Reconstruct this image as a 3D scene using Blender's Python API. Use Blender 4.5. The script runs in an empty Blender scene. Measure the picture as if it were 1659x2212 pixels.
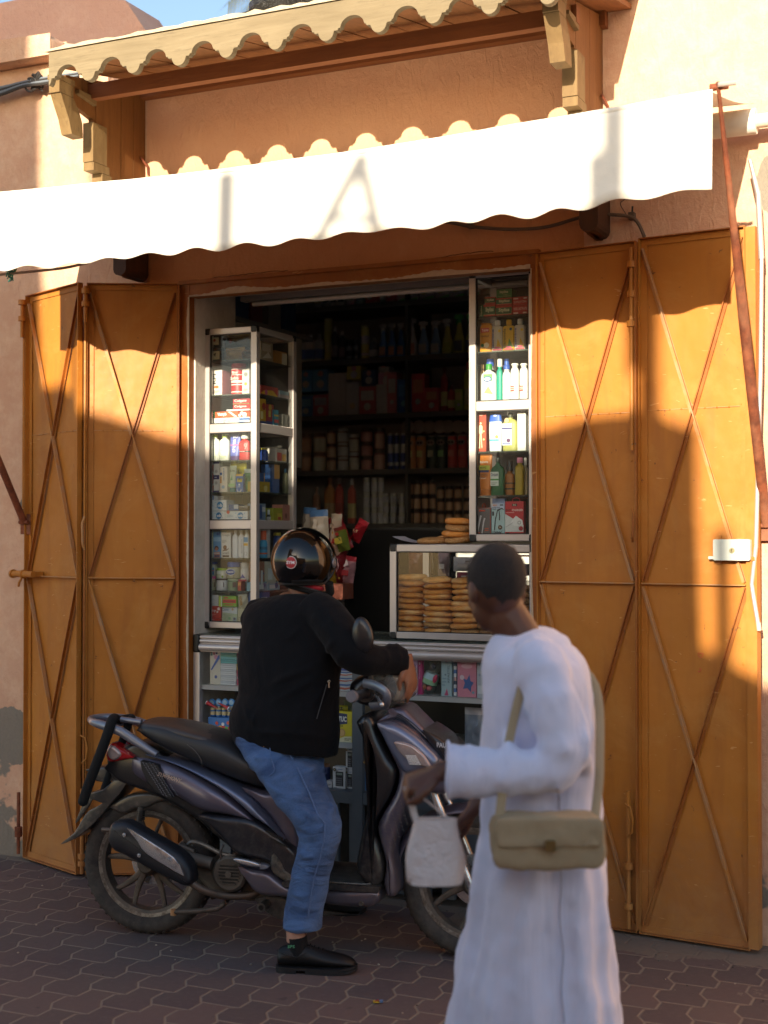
import bpy,bmesh,math,random
from mathutils import Vector,Matrix
sc = bpy.context.scene
COL = sc.collection
PI = math.pi
rnd = random.Random(7)
FPX,PCX,PCY,CAMH,PITCH = 3000.0,829.5,1106.0,1.6,math.radians(1.03)
cam_data = bpy.data.cameras.new('camera')
cam_data.sensor_fit = 'VERTICAL'
cam_data.sensor_height = 36.0
cam_data.lens = 36.0*FPX/2212.0
cam_data.clip_start = 0.05
cam_data.clip_end = 400.0
cam = bpy.data.objects.new('camera',cam_data)
cam.location = (0,0,CAMH)
cam.rotation_euler = (math.radians(90)+PITCH,0,0)
COL.objects.link(cam)
sc.camera = cam
cam_data.dof.use_dof = True
cam_data.dof.focus_distance = 5.9
cam_data.dof.aperture_fstop = 2.4
SUNV = Vector((-0.271,-0.837,0.2334)).normalized()
sun_data = bpy.data.lights.new('sun','SUN')
sun_data.energy = 4.6
sun_data.angle = math.radians(0.55)
sun_data.color = (1.0,0.87,0.66)
sun = bpy.data.objects.new('sun',sun_data)
sun.rotation_euler = SUNV.to_track_quat('Z','Y').to_euler()
COL.objects.link(sun)
world = bpy.data.worlds.new('World')
sc.world = world
world.use_nodes = True
wn = world.node_tree.nodes
wn.clear()
sky = wn.new('ShaderNodeTexSky')
sky.sky_type = 'NISHITA'
sky.sun_disc = False
sky.sun_elevation = math.asin(SUNV.z)
sky.sun_rotation = math.atan2(SUNV.x,SUNV.y)
sky.air_density = 1.0
sky.dust_density = 1.2
bgn = wn.new('ShaderNodeBackground')
bgn.inputs[1].default_value = 0.105
won = wn.new('ShaderNodeOutputWorld')
world.node_tree.links.new(sky.outputs[0],bgn.inputs[0])
world.node_tree.links.new(bgn.outputs[0],won.inputs[0])
sc.view_settings.view_transform = 'Standard'
sc.view_settings.look = 'None'
sc.view_settings.gamma = 1.0
sc.view_settings.use_curve_mapping = False
sc.view_settings.exposure = 1.35
sc.cycles.max_bounces = 10
sc.cycles.diffuse_bounces = 7
sc.cycles.transparent_max_bounces = 16
sc.cycles.caustics_reflective = False
sc.cycles.caustics_refractive = False
_cr = Matrix.Rotation(math.radians(90)+PITCH,3,'X')
def ray(x,y):
 return _cr@Vector(((x-PCX)/FPX,-(y-PCY)/FPX,-1.0))
class Frame:
 """a vertical frame: local x along it, local y away from the street, z up"""
 def __init__(s,x,y,deg):
  s.M = Matrix.Translation((x,y,0))@Matrix.Rotation(math.radians(deg),4,'Z')
  s.I = s.M.inverted();s.deg = deg
 def q(s,px,py,d=0.0):
  r = s.I.to_3x3()@ray(px,py)
  c = s.I@Vector((0,0,CAMH))
  t = (d-c.y)/r.y
  return c+r*t
 def w(s,p):
  return s.M@Vector(p)
F = Frame(.6506,5.8501,-24.5)
W = Frame(0,0,0)
_mats = {}
def lin(c):
 if isinstance(c,str):
  c = c.lstrip('#');c = [int(c[i:i+2],16)/255 for i in(0,2,4)]
  c = [x/12.92 if x<=.04045 else((x+.055)/1.055)**2.4 for x in c]
 return tuple(c[:3])+(1.0,)
class NT:
 def __init__(s,name):
  m = bpy.data.materials.new(name);m.use_nodes = True
  s.m = m;s.n = m.node_tree.nodes;s.l = m.node_tree.links
  s.b = s.n['Principled BSDF']
  s.tc = s.n.new('ShaderNodeTexCoord')
 def node(s,t,ins=None,**kw):
  n = s.n.new(t)
  for k,v in kw.items():setattr(n,k,v)
  for k,v in(ins or{}).items():
   if hasattr(v,'is_linked')or isinstance(v,bpy.types.NodeSocket):s.l.new(v,n.inputs[k])
   else:n.inputs[k].default_value = v
  return n
 def link(s,a,b):s.l.new(a,b)
 def noise(s,scale,detail=4,rough=.6,vec=None,sc3=None,dist=0):
  v = vec or s.tc.outputs['Object']
  if sc3:
   mp = s.node('ShaderNodeMapping',{0:v,3:sc3});v = mp.outputs[0]
  return s.node('ShaderNodeTexNoise',{'Vector':v,'Scale':scale,'Detail':detail,'Roughness':rough,'Distortion':dist}).outputs[0]
 def ramp(s,fac,stops):
  r = s.node('ShaderNodeValToRGB',{0:fac})
  e = r.color_ramp.elements
  while len(e)<len(stops):e.new(.5)
  for i,(p,c)in enumerate(stops):
   e[i].position = p;e[i].color = lin(c)if not isinstance(c,(int,float))else(c,c,c,1)
  return r.outputs[0]
 def mix(s,fac,a,b,mode='MIX'):
  n = s.n.new('ShaderNodeMix');n.data_type = 'RGBA';n.blend_type = mode
  for i,v in((0,fac),(6,a),(7,b)):
   if isinstance(v,bpy.types.NodeSocket):s.l.new(v,n.inputs[i])
   else:n.inputs[i].default_value = v if i==0 else lin(v)
  return n.outputs[2]
 def math(s,op,a,b=0.0,c=None):
  n = s.n.new('ShaderNodeMath');n.operation = op
  for i,v in enumerate((a,b,c)):
   if v is None:continue
   if isinstance(v,bpy.types.NodeSocket):s.l.new(v,n.inputs[i])
   else:n.inputs[i].default_value = v
  return n.outputs[0]
 def xyz(s,v=None):
  n = s.node('ShaderNodeSeparateXYZ',{0:v or s.tc.outputs['Object']})
  return n.outputs
 def bump(s,h,strength=.3,dist=.01):
  b = s.node('ShaderNodeBump',{'Height':h,'Strength':strength,'Distance':dist})
  s.l.new(b.outputs[0],s.b.inputs['Normal'])
 def base(s,c):
  if isinstance(c,bpy.types.NodeSocket):s.l.new(c,s.b.inputs['Base Color'])
  else:s.b.inputs['Base Color'].default_value = lin(c)
 def set(s,**kw):
  for k,v in kw.items():
   k = {'rough':'Roughness','metal':'Metallic','coat':'Coat Weight','spec':'Specular IOR Level','trans':'Transmission Weight','alpha':'Alpha','sheen':'Sheen Weight','ior':'IOR','crough':'Coat Roughness','sss':'Subsurface Weight'}[k]
   if isinstance(v,bpy.types.NodeSocket):s.l.new(v,s.b.inputs[k])
   else:s.b.inputs[k].default_value = v
def flat(hexc,rough=.45,metal=0.0,coat=0.0,name=None):
 """plain coloured surface with slight wear, cached by colour"""
 k = (hexc,rough,metal,coat)
 if k not in _mats:
  t = NT(name or 'colour_'+hexc.strip('#'))
  n = t.noise(35,2)
  c = t.mix(t.math('MULTIPLY',n,.22),hexc,'#5c5650')
  t.base(c);t.set(rough=rough,metal=metal,coat=coat)
  _mats[k]= t.m
 return _mats[k]
def mat(name,fn=None):
 if name not in _mats:
  t = NT(name);fn(t);_mats[name]= t.m
 return _mats[name]
def get(m):
 if isinstance(m,str):return _mats[m]if m in _mats else flat(m)
 if isinstance(m,tuple):return flat(*m)
 return m
_tc = {}
def text_geo(s,bold=0.0):
 if(s,bold)not in _tc:
  cu = bpy.data.curves.new('t','FONT');cu.body = s;cu.size = 1.0;cu.resolution_u = 2
  cu.offset = bold
  ob = bpy.data.objects.new('t',cu);COL.objects.link(ob)
  bpy.context.view_layer.update()
  me = bpy.data.meshes.new_from_object(ob.evaluated_get(bpy.context.evaluated_depsgraph_get()))
  vs = [(v.co.x,v.co.y)for v in me.vertices];fs = [tuple(p.vertices)for p in me.polygons]
  bpy.data.objects.remove(ob);bpy.data.meshes.remove(me);bpy.data.curves.remove(cu)
  x0 = min(v[0]for v in vs);x1 = max(v[0]for v in vs);y0 = min(v[1]for v in vs);y1 = max(v[1]for v in vs)
  vs = [((a-x0)/(x1-x0),(b-y0)/(y1-y0))for a,b in vs]
  _tc[(s,bold)]= (vs,fs,(x1-x0)/(y1-y0))
 return _tc[(s,bold)]
class MB:
 def __init__(s):s.v = [];s.f = [];s.mi = [];s.ms = []
 def _m(s,m):
  m = get(m)
  if m not in s.ms:s.ms.append(m)
  return s.ms.index(m)
 def add(s,vs,fs,m):
  o = len(s.v);s.v+=[Vector(v)for v in vs];i = s._m(m)
  for f in fs:s.f.append([o+k for k in f]);s.mi.append(i)
  return s
 def box(s,a,b,m,R=None):
  x0,y0,z0 = a;x1,y1,z1 = b
  vs = [(x0,y0,z0),(x1,y0,z0),(x1,y1,z0),(x0,y1,z0),(x0,y0,z1),(x1,y0,z1),(x1,y1,z1),(x0,y1,z1)]
  if R is not None:vs = [R@Vector(v)for v in vs]
  return s.add(vs,[(0,3,2,1),(4,5,6,7),(0,1,5,4),(1,2,6,5),(2,3,7,6),(3,0,4,7)],m)
 def quadbox(s,q,d0,d1,m):
  """prism over 4 (x,z) corners between depths"""
  return s.prism(q,d0,d1,m)
 def prism(s,pts,d0,d1,m,axis='y',mside=None,R=None):
  n = len(pts)
  def P(a,b,d):return{'y':(a,d,b),'x':(d,a,b),'z':(a,b,d)}[axis]
  vs = [P(a,b,d0)for a,b in pts]+[P(a,b,d1)for a,b in pts]
  if R is not None:vs = [R@Vector(v)for v in vs]
  s.add(vs,[list(range(n)),list(range(2*n-1,n-1,-1))],m)
  s.add(vs,[(i,(i+n),(i+1)%n+n,(i+1)%n)for i in range(n)],mside or m)
  return s
 def rbox(s,a,b,m,r=.005,R=None,seg=3):
  """box with rounded vertical-profile edges (rounded in x-z outline)"""
  x0,y0,z0 = a;x1,y1,z1 = b
  pts = []
  for cx,cz,a0 in((x1-r,z1-r,0),(x0+r,z1-r,90),(x0+r,z0+r,180),(x1-r,z0+r,270)):
   for k in range(seg+1):
    t = math.radians(a0+90*k/seg);pts.append((cx+r*math.cos(t),cz+r*math.sin(t)))
  return s.prism(pts,y0,y1,m,R=R)
 def tube(s,pts,rad,m,seg=10,caps=True,flatten=None):
  pts = [Vector(p)for p in pts];n = len(pts)
  if not isinstance(rad,list):rad = [rad]*n
  vs = [];up = None
  for i,p in enumerate(pts):
   t = (pts[min(i+1,n-1)]-pts[max(i-1,0)])
   if t.length<1e-9:t = Vector((0,0,1))
   t.normalize()
   if up is None:
    up = Vector((0,0,1))if abs(t.z)<.9 else Vector((0,1,0))
   a = t.cross(up)
   if a.length<1e-6:a = t.cross(Vector((1,0,0)))
   a.normalize();up = a.cross(t).normalized()
   r = rad[i];ra,rb = (r if isinstance(r,(tuple,list))else(r,r))
   for k in range(seg):
    q = 2*PI*k/seg
    vs.append(p+a*(ra*math.cos(q))+up*(rb*math.sin(q)))
  fs = []
  for i in range(n-1):
   for k in range(seg):
    k2 = (k+1)%seg
    fs.append((i*seg+k,i*seg+k2,(i+1)*seg+k2,(i+1)*seg+k))
  if caps:fs+=[list(range(seg-1,-1,-1)),[(n-1)*seg+k for k in range(seg)]]
  return s.add(vs,fs,m)
 def lathe(s,c,prof,m,seg=16,sx=1,sy=1,a0=0,ms=None,R=None,axis='z',cap=True):
  """prof: (radius, height); ms: material per ring segment"""
  vs = [];n = len(prof)
  for r,h in prof:
   for k in range(seg):
    q = 2*PI*k/seg+a0
    v = Vector((r*math.cos(q)*sx,r*math.sin(q)*sy,h))
    if axis=='y':v = Vector((v.x,v.z,v.y))
    if axis=='x':v = Vector((v.z,v.x,v.y))
    if R is not None:v = R@v
    vs.append(v+Vector(c))
  flip = axis=='y'
  for i in range(n-1):
   fs = []
   for k in range(seg):
    k2 = (k+1)%seg
    f = (i*seg+k,i*seg+k2,(i+1)*seg+k2,(i+1)*seg+k)
    fs.append(f[::-1]if flip else f)
   if cap and i==0 and prof[0][0]>1e-6:fs.append(list(range(seg))if flip else list(range(seg-1,-1,-1)))
   if cap and i==n-2 and prof[-1][0]>1e-6:
    e = [(n-1)*seg+k for k in range(seg)];fs.append(e[::-1]if flip else e)
   o = len(s.v)
   if i==0:base = o;s.v+=vs
   mi = s._m(ms[i]if ms else m)
   for f in fs:s.f.append([base+k for k in f]);s.mi.append(mi)
  return s
 def ball(s,c,r,m,seg=14,rings=8,R=None):
  if not isinstance(r,(tuple,list)):r = (r,r,r)
  prof = [(math.sin(PI*i/rings),-math.cos(PI*i/rings))for i in range(rings+1)]
  vs = []
  for a,h in prof:
   for k in range(seg):
    q = 2*PI*k/seg
    v = Vector((r[0]*a*math.cos(q),r[1]*a*math.sin(q),r[2]*h))
    if R is not None:v = R@v
    vs.append(v+Vector(c))
  fs = [(i*seg+k,i*seg+(k+1)%seg,(i+1)*seg+(k+1)%seg,(i+1)*seg+k)for i in range(rings)for k in range(seg)]
  return s.add(vs,fs,m)
 def loft(s,rings,m,close=True,caps=True):
  n = len(rings[0]);vs = [v for r in rings for v in r];fs = []
  for i in range(len(rings)-1):
   for k in range(n if close else n-1):
    k2 = (k+1)%n
    fs.append((i*n+k,i*n+k2,(i+1)*n+k2,(i+1)*n+k))
  if caps and close:fs+=[list(range(n-1,-1,-1)),[(len(rings)-1)*n+k for k in range(n)]]
  return s.add(vs,fs,m)
 def text(s,t,x,z,w=None,h=None,d=0.0,m='#ffffff',bold=0.0,rot=0,R=None,O=None,mirror=False,slant=0.0):
  """lettering on a face that looks to -y; x,z = lower-left corner"""
  vs,fs,asp = text_geo(t,bold)
  if w is None:w = h*asp
  if h is None:h = w/asp
  ca,sa = math.cos(math.radians(rot)),math.sin(math.radians(rot))
  out = []
  for a,b in vs:
   if mirror:a = 1-a
   a,b = a*w+slant*b*h,b*h
   v = Vector((x+a*ca-b*sa,d,z+a*sa+b*ca))
   if R is not None:v = R@v
   out.append(v)
  return s.add(out,fs,m)
 def xf(s,R):
  s.v = [R@v for v in s.v];return s
 def join(s,o,R=None):
  b = len(s.v);s.v+=[(R@v if R is not None else v.copy())for v in o.v]
  idx = [s._m(m)for m in o.ms]
  for f,i in zip(o.f,o.mi):s.f.append([b+k for k in f]);s.mi.append(idx[i])
  return s
 def mesh(s,name,origin=(0,0,0),ang=38,smooth=True):
  me = bpy.data.meshes.new(name);o = Vector(origin)
  me.from_pydata([tuple(v-o)for v in s.v],[],s.f)
  for m in s.ms:me.materials.append(m)
  me.polygons.foreach_set('material_index',s.mi)
  if smooth:
   me.polygons.foreach_set('use_smooth',[True]*len(me.polygons))
   me.set_sharp_from_angle(angle=math.radians(ang))
  me.update()
  return me
def props(o,label=None,cat=None,group=None,kind=None):
 if label:o['label']= label
 if cat:o['category']= cat
 if group:o['group']= group
 if kind:o['kind']= kind
 return o
def thing(name,label,cat,fr=F,origin=(0,0,0),group=None):
 e = bpy.data.objects.new(name,None);COL.objects.link(e)
 e.empty_display_size = .1
 e.matrix_world = fr.M@Matrix.Translation(origin)
 e['_o']= tuple(origin)
 return props(e,label,cat,group)
def part(mb,name,parent,label=None,ang=38,bev=0,smooth=True,kind=None):
 o = tuple(parent['_o'])
 ob = bpy.data.objects.new(name,mb.mesh(name,o,ang,smooth));COL.objects.link(ob)
 ob.parent = parent;ob['_o']= o
 if bev:bevel(ob,bev)
 return props(ob,label,None,None,kind)
def solo(mb,name,label=None,cat=None,fr=F,origin=(0,0,0),group=None,kind=None,ang=38,bev=0,smooth=True):
 ob = bpy.data.objects.new(name,mb.mesh(name,origin,ang,smooth));COL.objects.link(ob)
 ob.matrix_world = fr.M@Matrix.Translation(origin);ob['_o']= tuple(origin)
 if bev:bevel(ob,bev)
 return props(ob,label,cat,group,kind)
def bevel(ob,w,seg=2):
 b = ob.modifiers.new('bevel','BEVEL');b.width = w;b.segments = seg;b.limit_method = 'ANGLE';b.angle_limit = math.radians(40)
 b.use_clamp_overlap = True
 return ob
def dup(o,fr,origin,label=None,rot=0.0,scale=None,group=None):
 """copy of a thing and its parts (mesh data shared)"""
 c = o.copy();COL.objects.link(c)
 c.matrix_world = fr.M@Matrix.Translation(origin)@Matrix.Rotation(rot,4,'Z')
 if scale:c.matrix_world = c.matrix_world@Matrix.Diagonal((*scale,1))
 if label:c['label']= label
 if group:c['group']= group
 for ch in[x for x in bpy.data.objects if x.parent==o]:
  k = ch.copy();COL.objects.link(k);k.parent = c
 return c
def m_plaster(c1,c2,c3,bs=.5):
 def fn(t):
  n1 = t.noise(1.1,5,.65);n2 = t.noise(9,6,.7);n3 = t.noise(70,4,.7)
  n4 = t.noise(26,3,.6,sc3=(1,1,.35),dist=1.5)
  c = t.mix(t.ramp(n1,[(.32,0),(.7,1)]),c1,c2)
  c = t.mix(t.ramp(n2,[(.5,0),(.78,.55)]),c,c3)
  g = t.ramp(t.noise(55,2,.5,sc3=(1,1,3),dist=2.0),[(.66,0),(.74,.45)])
  c = t.mix(g,c,'#7a4f3c')
  t.base(c);t.set(rough=.93,spec=.15)
  h = t.math('ADD',t.math('MULTIPLY',n3,.35),t.math('ADD',n4,t.math('MULTIPLY',n2,.8)))
  t.bump(h,bs,.012)
 return fn
mat('plaster_pink',m_plaster('#cfa795','#c49a88','#dbbaa8'))
def m_facade(t):
 x,y,z = t.xyz()
 n1 = t.noise(1.1,5,.65);n2 = t.noise(9,6,.7);n3 = t.noise(75,4,.75)
 n4 = t.noise(26,3,.6,sc3=(1,1,.35),dist=1.5)
 e = t.math('MULTIPLY',t.math('SUBTRACT',n2,.5),.03)
 xx = t.math('ADD',x,e)
 inside = t.math('MULTIPLY',t.math('GREATER_THAN',xx,-1.97),t.math('LESS_THAN',xx,.2))
 pink = t.mix(t.ramp(n1,[(.3,0),(.7,1)]),'#d4ab8f','#c79b80')
 pink = t.mix(t.ramp(n2,[(.45,0),(.75,.6)]),pink,'#e2c4a6')
 orange = t.mix(t.ramp(n1,[(.3,0),(.7,1)]),'#c48c60','#b67f54')
 orange = t.mix(t.ramp(n2,[(.5,0),(.78,.5)]),orange,'#cda07a')
 upper = t.mix(t.ramp(n1,[(.3,0),(.7,1)]),'#dcae8c','#d09e7e')
 orange = t.mix(t.math('MULTIPLY',t.math('SUBTRACT',z,2.75),1.6),orange,upper)  # upper wall colour lightened to imitate bounce from the awning cloth
 c = t.mix(inside,pink,orange)
 g = t.ramp(t.noise(60,2,.5,sc3=(1.6,1,3),dist=2.5),[(.68,0),(.76,.5)])
 c = t.mix(g,c,'#8c5a44')
 lo = t.math('SUBTRACT',t.math('ADD',t.noise(2.6,5,.6),t.math('MULTIPLY',t.math('SUBTRACT',.5,z),.28)),.62)
 lo = t.ramp(lo,[(.0,0),(.03,1)])
 cem = t.mix(n3,'#8f8578','#777067')
 c = t.mix(lo,c,cem)
 def blob(cx,cz,rx,rz):
  a = t.math('DIVIDE',t.math('SUBTRACT',x,cx),rx);b = t.math('DIVIDE',t.math('SUBTRACT',z,cz),rz)
  r = t.math('ADD',t.math('MULTIPLY',a,a),t.math('MULTIPLY',b,b))
  return t.math('LESS_THAN',t.math('ADD',r,t.math('MULTIPLY',n2,.9)),1.35)
 for b in((.97,2.99,.07,.13),(-2.77,.60,.16,.15),(-2.68,1.72,.06,.1)):
  c = t.mix(blob(*b),c,cem)
 t.base(c);t.set(rough=.95,spec=.12)
 h = t.math('ADD',t.math('MULTIPLY',n3,.4),t.math('ADD',n4,t.math('MULTIPLY',n2,.9)))
 t.bump(h,.6,.014)
mat('facade_render',m_facade)
def m_white(t):
 n = t.noise(6,5,.7);n2 = t.noise(60,3)
 c = t.mix(t.ramp(n,[(.4,0),(.75,.8)]),'#cfc6bb','#a99d90')
 t.base(c);t.set(rough=.85);t.bump(n2,.3,.006)
mat('white_plaster',m_white)
def m_room(t):
 t.base(t.mix(t.noise(3,4),'#e4e6e8','#d2d4d6'));t.set(rough=.9)
mat('room_paint',m_room)
def m_ochre(dust=1.0,c1='#b5742a',c2='#a86824',c3='#965a26'):
 def fn(t):
  x,y,z = t.xyz()
  n1 = t.noise(1.6,5,.7);n2 = t.noise(14,5,.75);n3 = t.noise(5,3,.6,sc3=(2.2,2.2,.35))
  c = t.mix(t.ramp(n1,[(.3,0),(.7,1)]),c1,c2)
  c = t.mix(t.ramp(n3,[(.5,0),(.8,.7)]),c,c3)
  k = t.math('ADD',t.math('SUBTRACT',.55,z),t.math('MULTIPLY',t.math('SUBTRACT',n2,.5),.9))
  c = t.mix(t.math('MULTIPLY',t.ramp(k,[(.0,0),(.6,.75)]),dust),c,'#9c6e48')
  ch = t.ramp(t.noise(26,3,.7,dist=.6),[(.70,0),(.715,1)])
  c = t.mix(t.math('MULTIPLY',ch,.8),c,'#5a3a28')
  sc_ = t.ramp(t.noise(70,2,.5,sc3=(.25,.25,1),dist=.8),[(.71,0),(.74,.4)])
  c = t.mix(sc_,c,'#d8ac74')
  st = t.ramp(t.noise(7,4,.65,sc3=(4,4,.22)),[(.56,0),(.8,.28)])
  c = t.mix(st,c,'#9a6028')
  c = t.mix(t.ramp(t.noise(3.2,5,.7,dist=.8),[(.50,0),(.70,.30)]),c,'#c4924e')
  t.base(c);t.set(rough=t.math('ADD',.42,t.math('MULTIPLY',n2,.25)),spec=.35)
  t.bump(t.math('ADD',t.noise(2.8,3),t.math('MULTIPLY',n2,.06)),.45,.03)
 return fn
mat('ochre_paint',m_ochre())
mat('ochre_dark',m_ochre(.7,'#98581f','#8c4f1c','#7c461f'))
def m_brace(t):
 n = t.noise(12,4,.7)
 c = t.mix(t.ramp(n,[(.35,0),(.65,1)]),'#b87a34','#a98462')
 t.base(c);t.set(rough=.7);t.bump(n,.2,.004)
mat('brace_dusty',m_brace)
def m_wood(c1,c2,c3,sc3=(1.2,14,14),rough=.7):
 def fn(t):
  n = t.noise(3,5,.6,sc3=sc3,dist=.6);n2 = t.noise(1.3,3)
  n3 = t.noise(9,6,.7,sc3=sc3)
  c = t.mix(t.ramp(n,[(.3,0),(.7,1)]),c1,c2)
  c = t.mix(t.ramp(n3,[(.55,0),(.75,.7)]),c,c3)
  c = t.mix(t.ramp(n2,[(.45,0),(.75,.35)]),c,c3)
  t.base(c);t.set(rough=rough,spec=.3);t.bump(t.math('ADD',n,n3),.25,.004)
 return fn
mat('wood_pale',m_wood('#83755c','#72644c','#4c4231'))
mat('wood_corbel',m_wood('#806844','#6c5536','#4a3a26',sc3=(6,6,2)))
mat('wood_brown',m_wood('#7d5228','#6e4722','#523418',sc3=(14,14,1.2)))
mat('wood_red',m_wood('#83502c','#744326','#59331c',sc3=(1.2,14,14)))
mat('wood_boards',m_wood('#8a5a34','#744a2a','#553620',sc3=(14,1.2,14)))
mat('wood_dark',m_wood('#4e3120','#432a1c','#2e1e16',sc3=(14,14,1.2),rough=.6))
def m_alu(t):
 n = t.noise(60,3,.5,sc3=(1,1,.05));n2 = t.noise(4,4)
 t.base(t.mix(n2,'#c6bfba','#b3aaa7'));t.set(metal=.45,rough=t.math('ADD',.28,t.math('MULTIPLY',n,.15)))
mat('aluminium',m_alu)
mat('black_plastic',lambda t:(t.base('#131313'),t.set(rough=.45)))
def m_steelgrey(t):
 t.base(t.mix(t.noise(8,4),'#5d6268','#4b5056'));t.set(rough=.5,metal=.3)
mat('grey_steel',m_steelgrey)
def m_glass(name,tint=(.93,.95,.94),rough=.02,refl=1.0,dirt=.05):
 m = bpy.data.materials.new(name);m.use_nodes = True
 n = m.node_tree.nodes;l = m.node_tree.links;n.clear()
 tr = n.new('ShaderNodeBsdfTransparent');tr.inputs[0].default_value = (*tint,1)
 gl = n.new('ShaderNodeBsdfGlossy');gl.inputs['Roughness'].default_value = rough
 lw = n.new('ShaderNodeLayerWeight');lw.inputs[0].default_value = .5
 pw = n.new('ShaderNodeMath');pw.operation = 'POWER';pw.inputs[1].default_value = 5.0;l.new(lw.outputs['Facing'],pw.inputs[0])
 fr = n.new('ShaderNodeMath');fr.operation = 'MULTIPLY_ADD';fr.inputs[1].default_value = .9;fr.inputs[2].default_value = .022;l.new(pw.outputs[0],fr.inputs[0])
 mx = n.new('ShaderNodeMixShader');o = n.new('ShaderNodeOutputMaterial')
 l.new(fr.outputs[0],mx.inputs[0]);l.new(tr.outputs[0],mx.inputs[1]);l.new(gl.outputs[0],mx.inputs[2])
 df = n.new('ShaderNodeBsdfDiffuse');df.inputs[0].default_value = (.6,.58,.55,1)
 tc = n.new('ShaderNodeTexCoord');no = n.new('ShaderNodeTexNoise');no.inputs['Scale'].default_value = 7
 no.inputs['Detail'].default_value = 6
 l.new(tc.outputs['Object'],no.inputs['Vector'])
 ml = n.new('ShaderNodeMath');ml.operation = 'MULTIPLY';ml.inputs[1].default_value = dirt
 l.new(no.outputs[0],ml.inputs[0])
 m2 = n.new('ShaderNodeMixShader')
 l.new(ml.outputs[0],m2.inputs[0]);l.new(mx.outputs[0],m2.inputs[1]);l.new(df.outputs[0],m2.inputs[2])
 l.new(m2.outputs[0],o.inputs[0])
 _mats[name]= m
 return m
m_glass('glass',dirt=.025)
m_glass('clear_plastic',(.9,.9,.88),.12,dirt=.22)
def m_cloth(t):
 n = t.noise(3.5,4);w = t.noise(220,2)
 t.base(t.mix(n,'#e8e4da','#dcd6ca'));t.set(rough=.9,sheen=.2)
 t.bump(t.math('ADD',t.math('MULTIPLY',n,1.5),t.math('MULTIPLY',w,.05)),.3,.03)
 t.set(trans=0.0)
mat('awning_cloth',m_cloth)
def m_rust(t):
 n = t.noise(18,6,.75);n2 = t.noise(5,4,.6,sc3=(1,1,.3))
 c = t.mix(t.ramp(n,[(.35,0),(.62,1)]),'#86492f','#5f3424')
 c = t.mix(t.ramp(n2,[(.5,0),(.72,.7)]),c,'#a9795c')
 t.base(c);t.set(rough=.75,spec=.3);t.bump(n,.35,.004)
mat('rusty_paint',m_rust)
def m_paving(t):
 wob = t.noise(1.2,2,.5)
 y,x,z = t.xyz()
 y = t.math('ADD',y,t.math('MULTIPLY',wob,.02))
 L,Wd = .22,.1435
 def mr(a,lo,hi):
  return t.node('ShaderNodeMapRange',{0:a,1:lo,2:hi,3:0.0,4:1.0}).outputs[0]
 kn = t.math('ROUND',t.math('DIVIDE',y,Wd))
 ph = t.math('FRACT',t.math('ADD',t.math('SUBTRACT',t.math('DIVIDE',x,L),t.math('MULTIPLY',kn,.4)),100.07))
 wv = t.math('SUBTRACT',mr(ph,.30,.55),mr(ph,.88,.96))
 yy = t.math('ADD',y,t.math('MULTIPLY',wv,.036))
 row = t.math('FLOOR',t.math('DIVIDE',yy,Wd))
 fy = t.math('FRACT',t.math('ADD',t.math('DIVIDE',yy,Wd),200.0))
 dy = t.math('MULTIPLY',t.math('MINIMUM',fy,t.math('SUBTRACT',1.0,fy)),Wd)
 xs = t.math('ADD',t.math('SUBTRACT',t.math('DIVIDE',x,L),t.math('MULTIPLY',row,.4)),100.72)
 col = t.math('FLOOR',xs);fx = t.math('FRACT',xs)
 dx = t.math('MULTIPLY',t.math('MINIMUM',fx,t.math('SUBTRACT',1.0,fx)),L)
 dd = t.math('MINIMUM',dx,dy)
 dd = t.math('ADD',dd,t.math('MULTIPLY',t.math('SUBTRACT',t.noise(45,3),.5),.004))
 joint = t.node('ShaderNodeMapRange',{0:dd,1:.003,2:.0072,3:1.0,4:0.0}).outputs[0]
 rid = t.node('ShaderNodeTexWhiteNoise',{0:t.node('ShaderNodeCombineXYZ',{0:row,1:col,2:0.0}).outputs[0]}).outputs[0]
 n1 = t.noise(2.2,5,.7);n2 = t.noise(40,5,.7)
 c = t.mix(rid,'#6c5a56','#574b4c')
 c = t.mix(t.ramp(n1,[(.35,0),(.7,.6)]),c,'#615954')
 c = t.mix(t.ramp(n2,[(.5,0),(.8,.4)]),c,'#786c68')
 spots = t.ramp(t.noise(11,2,.4),[(.72,0),(.76,.5)])
 c = t.mix(spots,c,'#3d383a')
 c = t.mix(t.math('MULTIPLY',joint,t.math('ADD',.38,t.math('MULTIPLY',n1,.5))),c,'#978a78')
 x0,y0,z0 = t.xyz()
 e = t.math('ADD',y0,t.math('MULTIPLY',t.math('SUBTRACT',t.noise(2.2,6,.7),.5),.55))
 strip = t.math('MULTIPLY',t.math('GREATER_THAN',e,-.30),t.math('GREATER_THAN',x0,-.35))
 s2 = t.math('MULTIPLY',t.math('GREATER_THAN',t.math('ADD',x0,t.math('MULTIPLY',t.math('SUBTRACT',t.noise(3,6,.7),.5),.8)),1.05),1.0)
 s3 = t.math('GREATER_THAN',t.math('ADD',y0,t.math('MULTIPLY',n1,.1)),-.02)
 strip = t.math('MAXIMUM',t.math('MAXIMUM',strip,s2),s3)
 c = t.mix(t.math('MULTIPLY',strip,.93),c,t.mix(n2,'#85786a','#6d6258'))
 t.base(c);t.set(rough=t.math('SUBTRACT',.82,t.math('MULTIPLY',n1,.2)),spec=.35)
 h = t.math('SUBTRACT',t.math('MULTIPLY',n2,.25),t.math('MULTIPLY',joint,1.0))
 t.bump(h,.55,.008)
mat('paving_blocks',m_paving)
g = MB()
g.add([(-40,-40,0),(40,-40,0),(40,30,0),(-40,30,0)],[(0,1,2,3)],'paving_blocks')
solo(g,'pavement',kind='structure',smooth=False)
UL,UR,ZL = -1.776,0.0,2.80
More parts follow.
